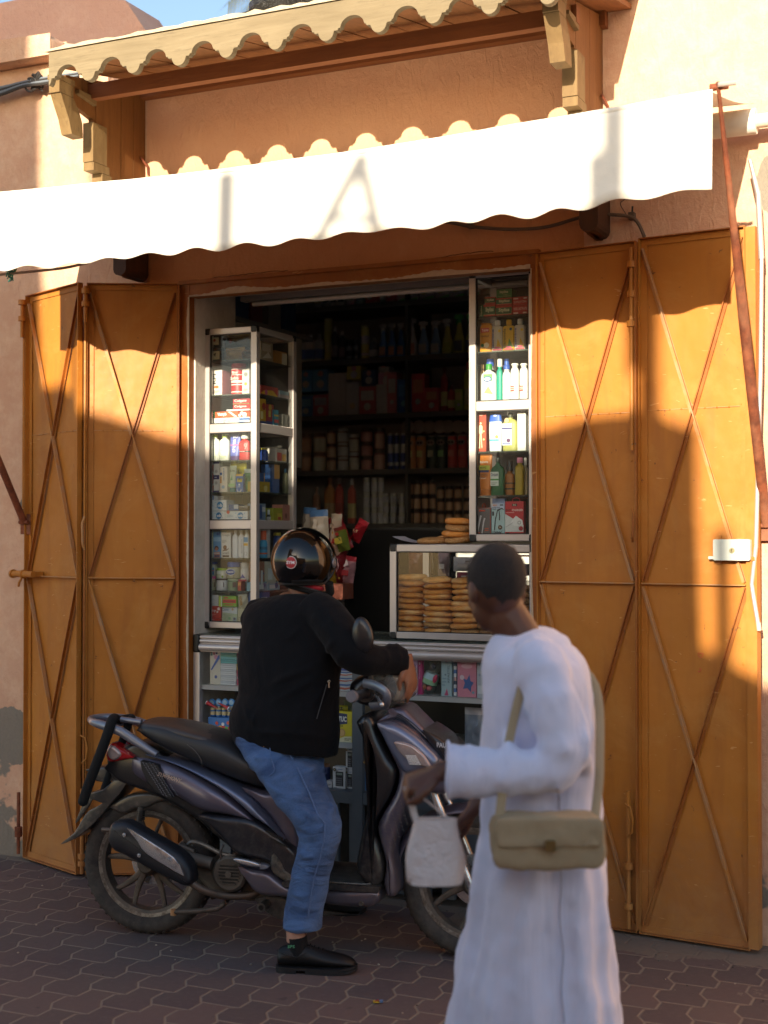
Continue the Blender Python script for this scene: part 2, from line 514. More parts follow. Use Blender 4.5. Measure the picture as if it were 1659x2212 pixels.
shop = thing('shop_building','salmon and orange rendered shop building with a wide open doorway','building',F,(0,0,0))
b = MB()
T = .38
U0,U1,ZT = -3.15,9.0,6.2
ulj,urj = UL+.0,UR+.004
b.box((-9,0,0),(-2.2,T,3.97),'facade_render');b.box((-2.2,0,0),(ulj,T,3.80),'facade_render')
b.box((urj,0,0),(U1,T,ZT),'facade_render')
b.box((ulj,0,ZL),(urj,T,3.80),'facade_render')
part(b,'wall',shop,smooth=False)
b = MB()
b.box((UL+.055,.03,0),(UL+.062,T+.02,2.80),'white_plaster')
b.box((UR-.030,.03,0),(UR-.022,T+.02,2.80),'white_plaster')
b.add([(UL+.062,.05,2.735),(UR-.030,.05,2.735),(UR-.030,T+.02,2.80),(UL+.062,T+.02,2.80)],[(0,1,2,3)],'white_plaster')
part(b,'door_reveal',shop,'white plastered inner faces of the doorway',smooth=False)
b = MB()
RX0,RX1,RD_,RZ = -3.3,.9,3.62,3.75
b.box((RX0-.1,T+.02,-.02),(RX0,RD_,RZ),'room_paint')
b.box((RX1,T+.02,-.02),(RX1+.1,RD_,RZ),'room_paint')
b.box((RX0-.1,RD_,-.02),(RX1+.1,RD_+.1,RZ),'room_paint')
b.box((RX0-.1,T+.02,RZ),(RX1+.1,RD_+.1,RZ+.1),'room_paint')
b.box((RX0,T+.003,2.80),(RX1,T+.0195,RZ),'room_paint')
b.box((RX0,T+.003,0),(UL+.05,T+.0195,2.799),'room_paint')
b.box((RX1-.003,T+.003,0),(UR-.02,T+.0195,2.799),'room_paint')
b.box((RX0,T,0.004),(RX1,RD_,.03),'room_paint')
part(b,'shop_room',shop,'dim painted room behind the doorway',smooth=False)
b = MB()
b.box((UL-.002,-.012,0),(UL+.055,.05,ZL+.012),'ochre_dark')
b.box((UR-.028,-.012,0),(UR+.012,.05,ZL+.012),'ochre_dark')
b.box((UL+.055,-.009,2.735),(UR-.028,.047,ZL+.01),'ochre_dark')
b.box((UL-.002,-.02,ZL-.004),(UR+.01,-.0125,ZL+.014),'ochre_dark')
part(b,'door_frame',shop,'rust orange steel frame round the doorway',smooth=False)
b = MB();r2 = random.Random(3)
def crumbs(p0,p1,n,w,side):
 pts_o = [];pts_i = [];ph_ = r2.uniform(0,9)
 for i in range(n+1):
  k = i/n;x = p0[0]+(p1[0]-p0[0])*k;z = p0[1]+(p1[1]-p0[1])*k
  a = .5+.5*math.sin(k*n*.13+ph_)*math.sin(k*n*.047+ph_*2)
  a = w*(.12+.6*a**3+.12*r2.random())
  pts_i.append((x,z));pts_o.append((x+side[0]*a,z+side[1]*a))
 for i in range(n):
  b.prism([pts_i[i],pts_i[i+1],pts_o[i+1],pts_o[i]],-.0165,-.0095,'crumb')
mat('crumb',lambda t:(t.base(t.mix(t.noise(30,4),'#c9b79e','#a98f74')),t.set(rough=.95),t.bump(t.noise(60,4),.6,.01)))
crumbs((UL+.055,2.735),(UR-.03,2.735),120,.045,(0,1))
crumbs((UL+.055,.25),(UL+.055,2.735),170,.022,(-1,0))
crumbs((UR-.028,.25),(UR-.028,2.735),150,.016,(1,0))
part(b,'chipped_plaster_edge',shop,'ragged pale plaster showing along the doorway edge',smooth=False)
b = MB()
mat('crack',lambda t:(t.base('#5c3520'),t.set(rough=1)))
for x0,x1 in((-1.62,-1.2),(-1.1,-.75),(-.6,-.2)):
 k = 30;z = ZL+.016;p = []
 for i in range(k+1):
  z+=r2.uniform(-.003,.0033);p.append((x0+(x1-x0)*i/k,-.0002,z))
 b.tube(p,.0016,'crack',5)
part(b,'plaster_cracks',shop)
nb = thing('neighbour_building','pink rendered neighbouring house with a sloping parapet behind the canopy','building',F,(-6,.6,0))
b = MB()
def fq(x,y,d):p = F.q(x,y,d);return(p.x,p.z)
A = fq(270,0,.62);Bq = fq(320,74,.62);Cq = fq(345,110,.62)
b.prism([(-9.2,0),(-9.2,A[1]+.12),(A[0]-.5,A[1]+.12),A,Bq,Cq,(Cq[0]+.1,3.3),(Cq[0]+.1,0)],.62,.95,'plaster_pink')
part(b,'wall',nb,smooth=False)
b = MB()
la = F.q(0,140,0);lb = F.q(118,112,0)
b.prism([(-9,la.z-.02),(lb.x+.05,lb.z-.05),(lb.x+.05,lb.z+.055),(la.x,la.z+.085),(-9,la.z+.1)],-.10,.03,'facade_render')
cp = part(b,'parapet_moulding',shop,'rounded pink moulding along the top of the wall at left',bev=.03)
b = MB()
b.box((-9,.015,3.5),(-2.35,T-.01,lb.z+.4),'plaster_pink')
LU,LZ = -.115,-.267
DO = -8.5
def back(px,py,d=0.0):
 p = F.q(px,py,d);k = (DO-d)
 return(p.x+LU*k,p.z+LZ*k)
ob_ = thing('opposite_building','plastered building across the street that shades the lower shop front','building',F,(0,DO,0))
out = [back(x,y,d)for x,y,d in((88,300,0),(90,560,0),(86,640,-.05),(84,830,-.1),(110,832,-.12),(132,829,-.15),(152,850,-.2),(162,893,-.25),(196,893,-.15),(240,905,-.1),(288,917,-.08),(340,937,-.05),(384,949,0),(440,975,.1),(550,985,.1),(640,985,.1),(800,985,.1),(1010,985,.1),(1080,968,.1),(1150,945,.0),(1162,932,0),(1211,912,-.03),(1240,903,-.04),(1307,893,-.05),(1368,890,-.06),(1392,888,-.06),(1392,300,-.06),(1424,300,-.06),(1426,890,-.06),(1440,906,-.07),(1480,919,-.08),(1507,924,-.08),(1510,1130,-.08),(1520,1402,-.08),(1560,1415,-.09),(1600,1445,-.1),(1642,1470,-.1))]
b = MB()
xs0 = out[0][0]
top = [(xs0-2.2,0),(xs0-2.2,8.2),(xs0,8.2)]+out+[(out[-1][0]+6,out[-1][1]-.2),(out[-1][0]+6,0)]
mat('street_render',m_plaster('#b39478','#a6866a','#c0a68c'))
prof = top[1:-1]
for(x0,z0),(x1,z1)in zip(prof[:-1],prof[1:]):
 if x1-x0>.004:
  b.prism([(x0,0),(x1,0),(x1,z1),(x0,z0)],DO-.3,DO,'street_render')
part(b,'wall',ob_,smooth=False)
def pole(x0,y0,x1,y1,r,d=-.96):
 p = F.q(x0,y0,d);q_ = F.q(x1,y1,d);k = DO-d
 return(p.x+LU*k,DO-.15,p.z+LZ*k),(q_.x+LU*k,DO-.15,q_.z+LZ*k)
rp = thing('rooftop_frame','unseen poles and A-frame on the roof opposite, placed to cast strip shadows','rooftop frame',F,(0,DO-.1,4))  # unseen poles, set where their strip shadows fall on awning and door
b = MB()
for a in((500,350,495,620,.045),(1302,312,1306,560,.04),(792,325,665,560,.03),(792,325,850,560,.03),(720,450,835,470,.02),(770,330,800,345,.06),(1570,1130,1575,1420,.035)):
 p,q_ = pole(*a[:4],a[4],-.96 if a[1]<900 else-.05)
 b.tube([p,q_],a[4],'rusty_paint',8)
part(b,'pole',rp)
b = MB();ta,tb = F.q(95,60,.62),F.q(352,60,.62);kk = DO-.62
x0,x1,z0,z1 = ta.x+LU*kk-.9,tb.x+LU*kk+.05,F.q(120,128,.62).z+LZ*kk,F.q(300,0,.62).z+LZ*kk+.5
b.box((x0,DO-.3,z0),(x1,DO-.02,z1),'#8a8f94');b.tube([(x0+.1,DO-.1,4.1),(x0+.1,DO-.1,z0)],.02,'rusty_paint',6);b.tube([(x1-.1,DO-.1,4.1),(x1-.1,DO-.1,z0)],.02,'rusty_paint',6)  # box added out of view to keep sun off the neighbouring wall
part(b,'shade_block',rp,'unseen grey box on thin legs, added to shade the neighbouring wall',smooth=False)
def door_panel(fr,corners,name,parent,zmid,mirror=False,L=.45,flange=.028,left_dusty=True):
 """corners: TL, TR, BR, BL in panel frame (x, z)"""
 TL,TR,BR,BL = corners
 def P(a,t):
  lo = Vector((BL[0]+(BR[0]-BL[0])*a,BL[1]+(BR[1]-BL[1])*a));hi = Vector((TL[0]+(TR[0]-TL[0])*a,TL[1]+(TR[1]-TL[1])*a))
  return lo.lerp(hi,t)
 b = MB()
 nx,nz = 10,24;vs = []
 r = random.Random(name)
 for j in range(nz+1):
  for i in range(nx+1):
   p = P(i/nx,j/nz);e = 0 if i in(0,nx)or j in(0,nz)else r.uniform(-.0025,.0025)
   vs.append((p.x,e,p.y))
 b.add(vs,[(j*(nx+1)+i,j*(nx+1)+i+1,(j+1)*(nx+1)+i+1,(j+1)*(nx+1)+i)for j in range(nz)for i in range(nx)],'ochre_paint')
 sh = part(b,'steel_sheet',parent,ang=60)
 b = MB();w = .03
 def bar(a,c,wd,d0,d1,m):
  a = Vector(a);c = Vector(c);t = (c-a).normalized();n_ = Vector((-t.y,t.x))*wd/2
  b.prism([tuple(a-n_),tuple(c-n_),tuple(c+n_),tuple(a+n_)],d0,d1,m)
 o = .0025
 for(p,q_,s)in((TL,TR,(0,-1)),(BL,BR,(0,1))):
  bar((p[0],p[1]+s[1]*.002),(q_[0],q_[1]+s[1]*.002),.004,-flange,-.0035,'ochre_dark')
  bar((p[0]+.004,p[1]+s[1]*.017),(q_[0]-.004,q_[1]+s[1]*.017),.026,-.0035-o,-.0031,'ochre_paint')
 for(p,q_,s)in((TL,BL,1),(TR,BR,-1)):
  bar((p[0]+s*.002,p[1]-.005),(q_[0]+s*.002,q_[1]+.005),.004,-flange-.001,-.0036,'ochre_paint')
  bar((p[0]+s*.017,p[1]-.03),(q_[0]+s*.017,q_[1]+.03),.026,-.0062,-.0033,'ochre_paint')
 part(b,'edge_frame',parent,smooth=False)
 b = MB()
 tm = (zmid-BL[1])/(TL[1]-BL[1])
 def pt(a,t):p = P(a,t);return(p.x,p.y)
 bar(pt(.02,tm),pt(.98,tm),.004,-flange+.002,-.0066,'brace_dusty')
 part(b,'cross_bar',parent,smooth=False)
 for t0,t1 in((tm+.004,.985),(.012,tm-.004)):
  for k,(a0,a1)in enumerate(((.03,.97),(.97,.03))):
   b = MB()
   m = 'brace_dusty' if k==0 else 'ochre_dark'
   dd = .0 if k==0 else.0015
   bar(pt(a0,t1),pt(a1,t0),.0045,-flange+.004+dd,-.0067-dd,m)
   bar(pt(a0+(.02 if k else-.02)*.6,t1),pt(a1+(.02 if k else-.02)*.6,t0),.019,-.0082-dd,-.0069-dd,m)
   part(b,'diagonal_brace',parent,smooth=False)
 b = MB()
 ts = tm+(1-tm)*.50
 for i in range(9):
  p = P(.06+.88*i/8,ts-.012*0);b.ball((p.x,-.003,p.y),(.004,.003,.0035),'ochre_paint',6,4)
 for i in range(26):
  a = .03 if i%2 else.97;p = P(a,.03+.94*i/26);b.ball((p.x+(.012 if i%2 else-.012),-.006,p.y),(.0035,.003,.005),'ochre_paint',6,4)
 p,q_ = P(.02,ts),P(.98,ts)
 b.prism([(p.x,p.y-.001),(q_.x,q_.y-.001),(q_.x,q_.y+.0015),(p.x,p.y+.0015)],-.0035,-.0028,'brace_dusty')
 part(b,'weld_beads',parent)
def corners(fr,tl,tr,br,bl):
 return[(lambda p:(p.x,p.z))(fr.q(*c))for c in(tl,tr,br,bl)]
RDF = Frame(1.0341,5.6154,-31.47)
cR1 = corners(RDF,(1163,548),(1377,522),(1381,2013),(1168,1978))
cR2 = corners(RDF,(1384,517),(1613,490),(1625,2056),(1386,2019))
zm = RDF.q(1380,1260).z
rd = thing('folding_door','open ochre steel door leaves right of the doorway, with a pale lock box','folding door',RDF,(-.45,0,0),'ochre steel doors folded back from the doorway')
for c in(cR1,cR2):c[2]= (c[2][0],max(.012,c[2][1]));c[3]= (c[3][0],max(.012,c[3][1]))
door_panel(RDF,cR1,'a',rd,zm);door_panel(RDF,cR2,'b',rd,zm)
b = MB()
hx = RDF.q(1372,600).x
b.box((cR1[1][0]+.004,-.05,.03),(cR2[0][0]-.002,.0,2.79),'ochre_dark')
part(b,'hinge_post',rd,smooth=False)
def bolt(parent,fr,x,zs,ztop,zbot,m='ochre_paint',loop=None):
 b = MB()
 b.tube([(x,-.042,ztop),(x,-.042,zbot)],.009,m,8)
 for z in zs:b.tube([(x,-.042,z-.012),(x,-.042,z+.012)],.019,m,10)
 p = part(b,'shoot_bolt',parent)
 if loop:
  b2 = MB();z0 = loop
  b2.tube([(x-.008,-.055,z0+.11),(x+.018,-.065,z0+.10),(x+.03,-.07,z0+.05),(x+.024,-.066,z0),(x,-.055,z0-.02)],.004,m,6)
  part(b2,'bolt_handle',p)
bolt(rd,RDF,hx,(2.70,2.58,2.46),2.77,1.95)
bolt(rd,RDF,RDF.q(1366,1880).x,(.28,.12),.58,.03,loop=.42)
b = MB()
x = RDF.q(1376,1120).x
b.tube([(x,-.05,RDF.q(1376,1100).z),(x+.012,-.07,RDF.q(1376,1110).z),(x+.008,-.07,RDF.q(1376,1160).z),(x,-.05,RDF.q(1376,1170).z)],.005,'ochre_dark',6)
part(b,'pull_handle',rd)
b = MB()
b.box((cR2[1][0]+.003,-.03,.02),(cR2[1][0]+.042,.02,2.80),'ochre_paint')
part(b,'outer_stile',rd,smooth=False)
lk = MB()
A = RDF.q(1541,1165,-.05);Bq = RDF.q(1621,1211,-.05)
mat('lock_white',lambda t:(t.base(t.mix(t.noise(9,4),'#c9cfc8','#b3b8b0')),t.set(rough=.4)))
lk.rbox((A.x,-.055,Bq.z),(Bq.x,-.012,A.z),'lock_white',.006)
lkp = part(lk,'lock_box',rd,'pale grey lock box with a round keyhole boss')
b = MB();c = RDF.q(1581,1189,-.06)
b.lathe((c.x,-.055,c.z),[(.0,-.008),(.0095,-.008),(.0105,0)],('#d8cfa0',.3,.8),14,axis='y')
b.box((c.x-.001,-.0645,c.z-.005),(c.x+.001,-.063,c.z+.005),'#222222')
part(b,'keyhole',lkp)
b = MB();p = RDF.q(1531,1205,-.04);b.rbox((p.x-.002,-.04,p.z-.005),(A.x,-.02,p.z+.006),'lock_white',.003)
p = RDF.q(1628,1207,-.04);b.box((Bq.x,-.04,p.z-.008),(p.x+.003,-.025,p.z+.008),'ochre_paint')
q1 = RDF.q(1546,1150,-.01);b.box((q1.x,-.012,A.z-.02),(q1.x+.022,-.009,A.z+.016),'ochre_paint')
b.box((q1.x+.003,-.012,Bq.z-.016),(q1.x+.022,-.009,Bq.z+.01),'ochre_dark')
part(b,'lock_tongue',lkp)
b = MB();
for(x,y,s)in((1514,1415,.012),(1511,1447,.009)):
 c = RDF.q(x,y,0);p = []
 for i in range(19):
  t_ = 2*PI*i/18*(.98 if s>.01 else.6)+.4;p.append((c.x+s*.9*math.sin(t_)**3,-.0035,c.z+s*(.8*math.cos(t_)-.32*math.cos(2*t_)-.12*math.cos(3*t_))))
 b.tube(p,.0011,'#c8402a',5)
part(b,'drawn_heart',rd,'two small hearts drawn in red pen on the outer leaf')
LI = Frame(*(F.w((UL,0,0)).xy),0)
cL1 = corners(LI,(190,613),(384,615),(384,1887),(186,1889))
ld = thing('folding_door','open ochre steel door leaves left of the doorway, behind the scooter tail','folding door',LI,(-.2,0,0),'ochre steel doors folded back from the doorway')
for i in(2,3):cL1[i]= (cL1[i][0],max(.012,cL1[i][1]))
zmL = LI.q(285,1248).z
door_panel(LI,cL1,'c',ld,zmL)
b = MB()
b.box((cL1[1][0]+.002,-.04,.02),(cL1[1][0]+.014,.01,2.79),'ochre_dark')
b.box((cL1[0][0]-.012,-.03,.02),(cL1[0][0]-.002,.01,2.79),'ochre_dark')
part(b,'hinge_post',ld,smooth=False)
hp = LI.q(183,1000,0);e_ = F.q(62,1000,.0)
e_w = F.w((F.q(63,1000,-.02).x,-.02,0));h_w = LI.w((hp.x-.006,-.012,0))
dv = (h_w-e_w);LO = Frame(e_w.x,e_w.y,math.degrees(math.atan2(dv.y,dv.x)))
Lo = dv.length
class Sub:
 pass
def to_LI(mb_):
 R = LI.I@LO.M
 return mb_.xf(R)
zt0,zt1 = LO.q(66,640).z,LO.q(180,611).z
_part = part
def part_lo(mb,name,parent,label=None,**kw):
 return _part(to_LI(mb),name,parent,label,**kw)
part = part_lo
door_panel(LO,[(0.004,zt0),(Lo-.004,zt1),(Lo-.004,.012),(.004,.012)],'d',ld,zmL)
bolt(ld,LO,-.002,(LO.q(66,655).z,LO.q(66,690).z),LO.q(66,650).z,LO.q(66,730).z)
bolt(ld,LO,-.014,(LO.q(60,1790).z,LO.q(60,1800).z),LO.q(60,1710).z,.03,'rusty_paint')
b = MB()
a_,c_ = LO.q(66,650,-.03),LO.q(66,1120,-.03)
b.tube([(-.004,-.03,a_.z),(-.004,-.03,c_.z)],.006,'ochre_paint',6)
part(b,'long_bolt_rod',ld)
b = MB()
a_,c_ = LO.q(50,1240,-.06),LO.q(112,1241,-.06)
b.tube([(-.04,-.065,a_.z),(.16,-.065,a_.z)],.016,'ochre_paint',12)
b.tube([(-.045,-.065,a_.z),(-.03,-.065,a_.z)],.022,'ochre_paint',12)
b.tube([(.055,-.065,a_.z),(.07,-.065,a_.z)],.022,'ochre_paint',12)
b.tube([(.06,-.07,a_.z-.015),(.05,-.08,a_.z-.04),(.035,-.075,a_.z-.06)],.006,'ochre_paint',6)
b.box((.0,-.05,a_.z-.012),(.15,-.006,a_.z+.012),'ochre_paint')
part(b,'barrel_bolt',ld)
part = _part
bolt(ld,LI,LI.q(189,640).x,(LI.q(189,632).z,LI.q(189,660).z),LI.q(189,622).z,LI.q(189,700).z)
bolt(ld,LI,LI.q(181,1800).x,(LI.q(181,1845).z,LI.q(181,1860).z),LI.q(181,1700).z,.02,loop=LI.q(181,1635).z)
b = MB()
zz = [LI.q(182,y).z for y in(700,1130,1160)]
b.tube([(cL1[0][0]-.004,-.036,zz[0]),(cL1[0][0]-.004,-.036,zz[1])],.005,'ochre_paint',6)
b.tube([(cL1[0][0]-.004,-.036,zz[1]+.03),(cL1[0][0]-.012,-.05,zz[1]),(cL1[0][0]-.01,-.05,zz[2]-.03),(cL1[0][0]-.004,-.036,zz[2]-.06)],.006,'brace_dusty',6)
part(b,'pull_handle',ld)
can = thing('wooden_canopy','carved wooden canopy with a scalloped front board over the shop door','canopy',F,(-.9,0,3.3))
WF = -.76
f0 = F.q(115,150,WF).x;f1 = .42
ztop = F.q(300,92,WF).z+.012
per = .2257
zlow = F.q(345,140,WF).z
arch_c = F.q(345,111,WF);ph0 = arch_c.x;zar = arch_c.z
b = MB()
prof = []
n0 = int((f0-ph0)/per)-1
x = f0;pts = []
zb = zar-.041
def lower(x):
 k = (x-ph0)/per;k = k-math.floor(k+.5)
 u_ = abs(k)*per
 if u_<.051:return zb+math.sqrt(max(0,.051**2-u_**2))*.80
 v_ = per/2-u_
 if v_<.033:return zb-.008-math.sqrt(max(0,.033**2-v_**2))*1.05
 return zb-.008*(1 if u_>.060 else 0)
N = 620
xs = [f0+(f1-f0)*i/N for i in range(N+1)]
for i in range(N):
 xa,xb_ = xs[i],xs[i+1]
 b.add([(xa,WF-.03,lower(xa)),(xb_,WF-.03,lower(xb_)),(xb_,WF-.03,ztop),(xa,WF-.03,ztop),(xa,WF,lower(xa)),(xb_,WF,lower(xb_)),(xb_,WF,ztop),(xa,WF,ztop)],[(0,1,2,3),(5,4,7,6),(4,5,1,0),(3,2,6,7)],'wood_pale')
b.add([(f0,WF-.03,lower(f0)),(f0,WF,lower(f0)),(f0,WF,ztop),(f0,WF-.03,ztop)],[(0,3,2,1)],'wood_pale')
part(b,'scalloped_fascia',can,'pale front board cut in repeating arches')
zr_w,zr_f = F.q(317,196,0).z+.02,ztop-.055
ul_,ur_ = F.q(315,400).x-.0,F.q(1305,300).x+.0
nb_ = 24
for i in range(nb_):
 b = MB()if i==0 else b
 xa = f0+.01+(f1-f0-.02)*i/nb_;xb_ = f0+.01+(f1-f0-.02)*(i+1)/nb_-.004
 dz = rnd.uniform(-.003,.003)
 b.add([(xa,WF+.002,zr_f+dz),(xb_,WF+.002,zr_f+dz),(xb_,-.003,zr_w+dz),(xa,-.003,zr_w+dz),(xa,WF+.002,zr_f+.02),(xb_,WF+.002,zr_f+.02),(xb_,-.003,zr_w+.02),(xa,-.003,zr_w+.02)],[(0,3,2,1),(4,5,6,7),(0,1,5,4),(1,2,6,5),(2,3,7,6),(3,0,4,7)],'wood_boards')
part(b,'soffit_boards',can,smooth=False)
b = MB()
b.box((ul_-.02,-.46,zr_f-.045),(ur_+.02,-.415,zr_f+.022),'wood_red')
b.box((ul_-.02,-.055,zr_w-.07),(ur_+.02,-.004,zr_w-.002),'wood_red')
part(b,'beam',can,smooth=False)
b = MB()
k = 60;up = []
for i in range(k+1):
 up.append((f0-.02+(f1-f0+.04)*i/k,ztop+.012+rnd.uniform(0,.014)))
for i in range(k):
 (xa,za),(xb_,zb_)= up[i],up[i+1]
 b.add([(xa,WF-.036,ztop+.004),(xb_,WF-.036,ztop+.004),(xb_,WF-.036,zb_),(xa,WF-.036,za),(xa,.3,zr_w+.1),(xb_,.3,zr_w+.1)],[(0,1,2,3),(3,2,5,4),(1,0,4,5)],'roof_felt')if 'roof_felt' in _mats else None
mat('roof_felt',lambda t:(t.base(t.mix(t.noise(12,5),'#cdbfa6','#8b7c68')),t.set(rough=.9)))
b = MB()
for i in range(k):
 (xa,za),(xb_,zb_)= up[i],up[i+1]
 b.add([(xa,WF-.036,ztop+.004),(xb_,WF-.036,ztop+.004),(xb_,WF-.036,zb_),(xa,WF-.036,za),(xa,.3,zr_w+.1),(xb_,.3,zr_w+.1)],[(0,1,2,3),(3,2,5,4),(1,0,4,5)],'roof_felt')
part(b,'roof_cover',can,smooth=False)
def cheek(u0,thick,sgn,py=None):
 """planks in the plane x=u0, reaching out to -y"""
 z_low = F.q(290,612,0).z
 prof = [(-.003,zr_w-.01),(-.003,z_low)]
 prof+=[(-.155,z_low),(-.17,z_low+.02),(-.17,2.93),(-.19,2.98),(-.215,3.08),(-.25,3.16),(-.31,3.23),(-.31,3.285),(-.385,3.30),(-.385,3.36),(-.40,3.42),(-.40,3.52),(-.62,3.56),(-.62,zr_f-.005)]
 b = MB()
 n = len(prof)
 ys = [-.003,-.10,-.20,-.30,-.40,-.50,-.62]
 def zlo(y):
  a = -y
  tab = [(0,z_low),(.155,z_low),(.17,2.93),(.19,2.98),(.215,3.08),(.25,3.16),(.31,3.23),(.385,3.30),(.40,3.42),(.41,3.50),(.62,3.54)]
  for(p,q_)in zip(tab[:-1],tab[1:]):
   if p[0]<=a<=q_[0]and q_[0]>p[0]:return p[1]+(q_[1]-p[1])*(a-p[0])/(q_[0]-p[0])
  return tab[-1][1]
 for ya,yb in zip(ys[:-1],ys[1:]):
  m = 6;off = rnd.uniform(0,.004)
  for i in range(m):
   y0 = ya-.002+(yb-ya+.002)*i/m;y1 = ya-.002+(yb-ya+.002)*(i+1)/m
   zt = lambda y:zr_w-.012+(zr_f-zr_w)*(-y/.76)
   x0,x1 = u0+off,u0+thick-off
   b.add([(x0,y0,zlo(y0)),(x1,y0,zlo(y0)),(x1,y1,zlo(y1)),(x0,y1,zlo(y1)),(x0,y0,zt(y0)),(x1,y0,zt(y0)),(x1,y1,zt(y1)),(x0,y1,zt(y1))],[(0,3,2,1),(4,5,6,7),(0,1,5,4),(1,2,6,5),(2,3,7,6),(3,0,4,7)],'wood_brown')
 ch = part(b,'side_cheek',can,smooth=False)
 b = MB();w0,w1 = u0-.008,u0+thick+.018
 def corb(pts):b.prism([(p[0],p[1])for p in pts],w0,w1,'wood_corbel',axis='x')
 lo_in = [(-.17,2.98),(-.185,3.05),(-.215,3.11),(-.26,3.17),(-.31,3.215)]
 lo_out = [(-.37,3.215),(-.35,3.17),(-.30,3.10),(-.275,3.04),(-.26,2.98)]
 for i in range(4):corb([lo_in[i],lo_in[i+1],lo_out[3-i],lo_out[4-i]])
 corb([(-.30,3.217),(-.30,3.262),(-.375,3.262),(-.375,3.217)])
 corb([(-.32,3.264),(-.32,3.30),(-.44,3.30),(-.44,3.264)])
 corb([(-.34,3.302),(-.34,3.48),(-.445,3.48),(-.445,3.302)])
 part(b,'corbel',ch,'stepped lower corbel',smooth=False)
 b = MB()
 up_in = [(-.52,3.385),(-.525,3.45),(-.55,3.50),(-.59,3.545)]
 up_out = [(-.68,3.545),(-.655,3.50),(-.625,3.45),(-.60,3.385)]
 for i in range(3):corb([up_in[i],up_in[i+1],up_out[2-i],up_out[3-i]])
 corb([(-.59,3.547),(-.59,3.60),(-.69,3.60),(-.69,3.547)])
 corb([(-.58,3.602),(-.58,3.625),(-.70,3.625),(-.70,3.602)])
 corb([(-.55,3.58),(-.42,3.56),(-.42,zr_f-.03),(-.55,zr_f-.03)])
 part(b,'corbel',ch,'curved upper corbel',smooth=False)
 b = MB()
 b.rbox((u0-.012,-.205,z_low),(u0+thick+.03,-.02,z_low+.20),'wood_dark',.03)
 b.box((u0-.02,-.215,z_low+.202),(u0+thick+.038,-.016,z_low+.24),'wood_dark')
 part(b,'post_foot',ch,'dark rounded foot of the canopy post',smooth=False)
 b = MB();b.tube([(u0+thick+.004,-.05,3.42),(u0+thick+.02,-.015,3.38),(u0+thick+.02,-.006,3.34)],.006,'rusty_paint',6)
 part(b,'iron_strap',ch)
cheek(ul_-.03,.03,1)
cheek(ur_-.035,.035,-1)
sk = MB()
mat('black_sheet',lambda t:(t.base('#1c1a1a'),t.set(rough=.22,spec=.6),t.bump(t.noise(14,6,.8),1.0,.03)))
A = F.q(560,38,-.35);Bq = F.q(760,8,-.35)
for i in range(9):
 k = i/8;c = A.lerp(Bq,k);c.z+=.02
 sk.ball((c.x,-.35+rnd.uniform(-.05,.05),c.z-.02+.025*math.sin(PI*k)),(.13,.12,.055*(.5+math.sin(PI*k))),'black_sheet',12,7)
solo(sk,'plastic_sheet','crumpled black plastic sheet bundled on the canopy roof','plastic sheet',origin=(A.x,-.35,A.z))
pt_ = thing('palm_tree','yellowing palm crown showing above the canopy roof','palm tree',F,(F.q(640,0,5.5).x,5.5,0))
mat('palm_leaf',lambda t:(t.base(t.mix(t.noise(2,4),'#b4b850','#dcc868')),t.set(rough=.7)))
mat('palm_trunk',lambda t:(t.base(t.mix(t.noise(6,4),'#8a6a44','#5e4a32')),t.set(rough=.9),t.bump(t.noise(20),.6,.03)))
pc = F.q(650,-75,5.5)
b = MB();b.tube([(pc.x,5.5,0),(pc.x+.05,5.5,3),(pc.x,5.5,pc.z)],[.2,.16,.14],'palm_trunk',12)
part(b,'trunk',pt_)
b = MB();r3 = random.Random(5)
for i in range(46):
 az = r3.uniform(0,2*PI);el = r3.uniform(-.5,1.1);Ln = r3.uniform(.7,1.3)
 p = Vector((pc.x,5.5,pc.z));dirv = Vector((math.cos(az)*math.cos(el),math.sin(az)*math.cos(el),math.sin(el)))
 pts = []
 for j in range(8):
  pts.append(p.copy());p = p+dirv*(Ln/8);dirv.z-=.16;dirv.normalize()
 sd = Vector((-math.sin(az),math.cos(az),0))
 for j in range(1,8):
  for s_ in(-1,1):
   for kk in range(3):
    a = pts[j-1].lerp(pts[j],kk/3);tip = a+sd*s_*.2+(pts[j]-pts[j-1])*1.2+Vector((0,0,-.10))
    b.add([a,a+(pts[j]-pts[j-1])*.25,tip],[(0,1,2)],'palm_leaf')
part(b,'crown',pt_,smooth=False)
aw = thing('awning','rolled-out white cloth awning with a wavy hanging edge and rusty arms','awning',F,(-.7,0,3.2))
zbR,zbL,uA,uB,dA = 3.095,3.068,.925,-2.29,-.96
b = MB()
nx,nz = 240,9;vs = []
zb_at = lambda u:zbR-.008+(zbL-zbR)*((uA-u)/(uA-uB))-.042*math.sin(PI*min(1,max(0,(uA-u)/(uA-uB))))
troughs = []
wl = .21
for j in range(nz+1):
 for i in range(nx+1):
  u = uB+(uA-uB)*i/nx
  t_ = j/nz
  hang = .318+.012*math.sin(u*2.1)
  wave = (.011+.004*math.sin(u*5))*math.cos(2*PI*(u-.93)/wl+.5*math.sin(u*4))
  zlo = zb_at(u)-hang-wave*.8-.004
  z = zb_at(u)*(1-t_)+zlo*t_
  y = dA-.008-.018*t_*math.sin(u*9.0+math.sin(u*3)*2)-.012*t_
  if uA-u<.05:y+=0;
  vs.append((u,y,z))
b.add(vs,[(j*(nx+1)+i+1,j*(nx+1)+i,(j+1)*(nx+1)+i,(j+1)*(nx+1)+i+1)for j in range(nz)for i in range(nx)],'awning_cloth')
va = part(b,'valance',aw,'hanging white strip with a wavy lower hem',ang=80)
so = va.modifiers.new('thick','SOLIDIFY');so.thickness = .002
b = MB();vs = [];nx = 60
zro = 3.235
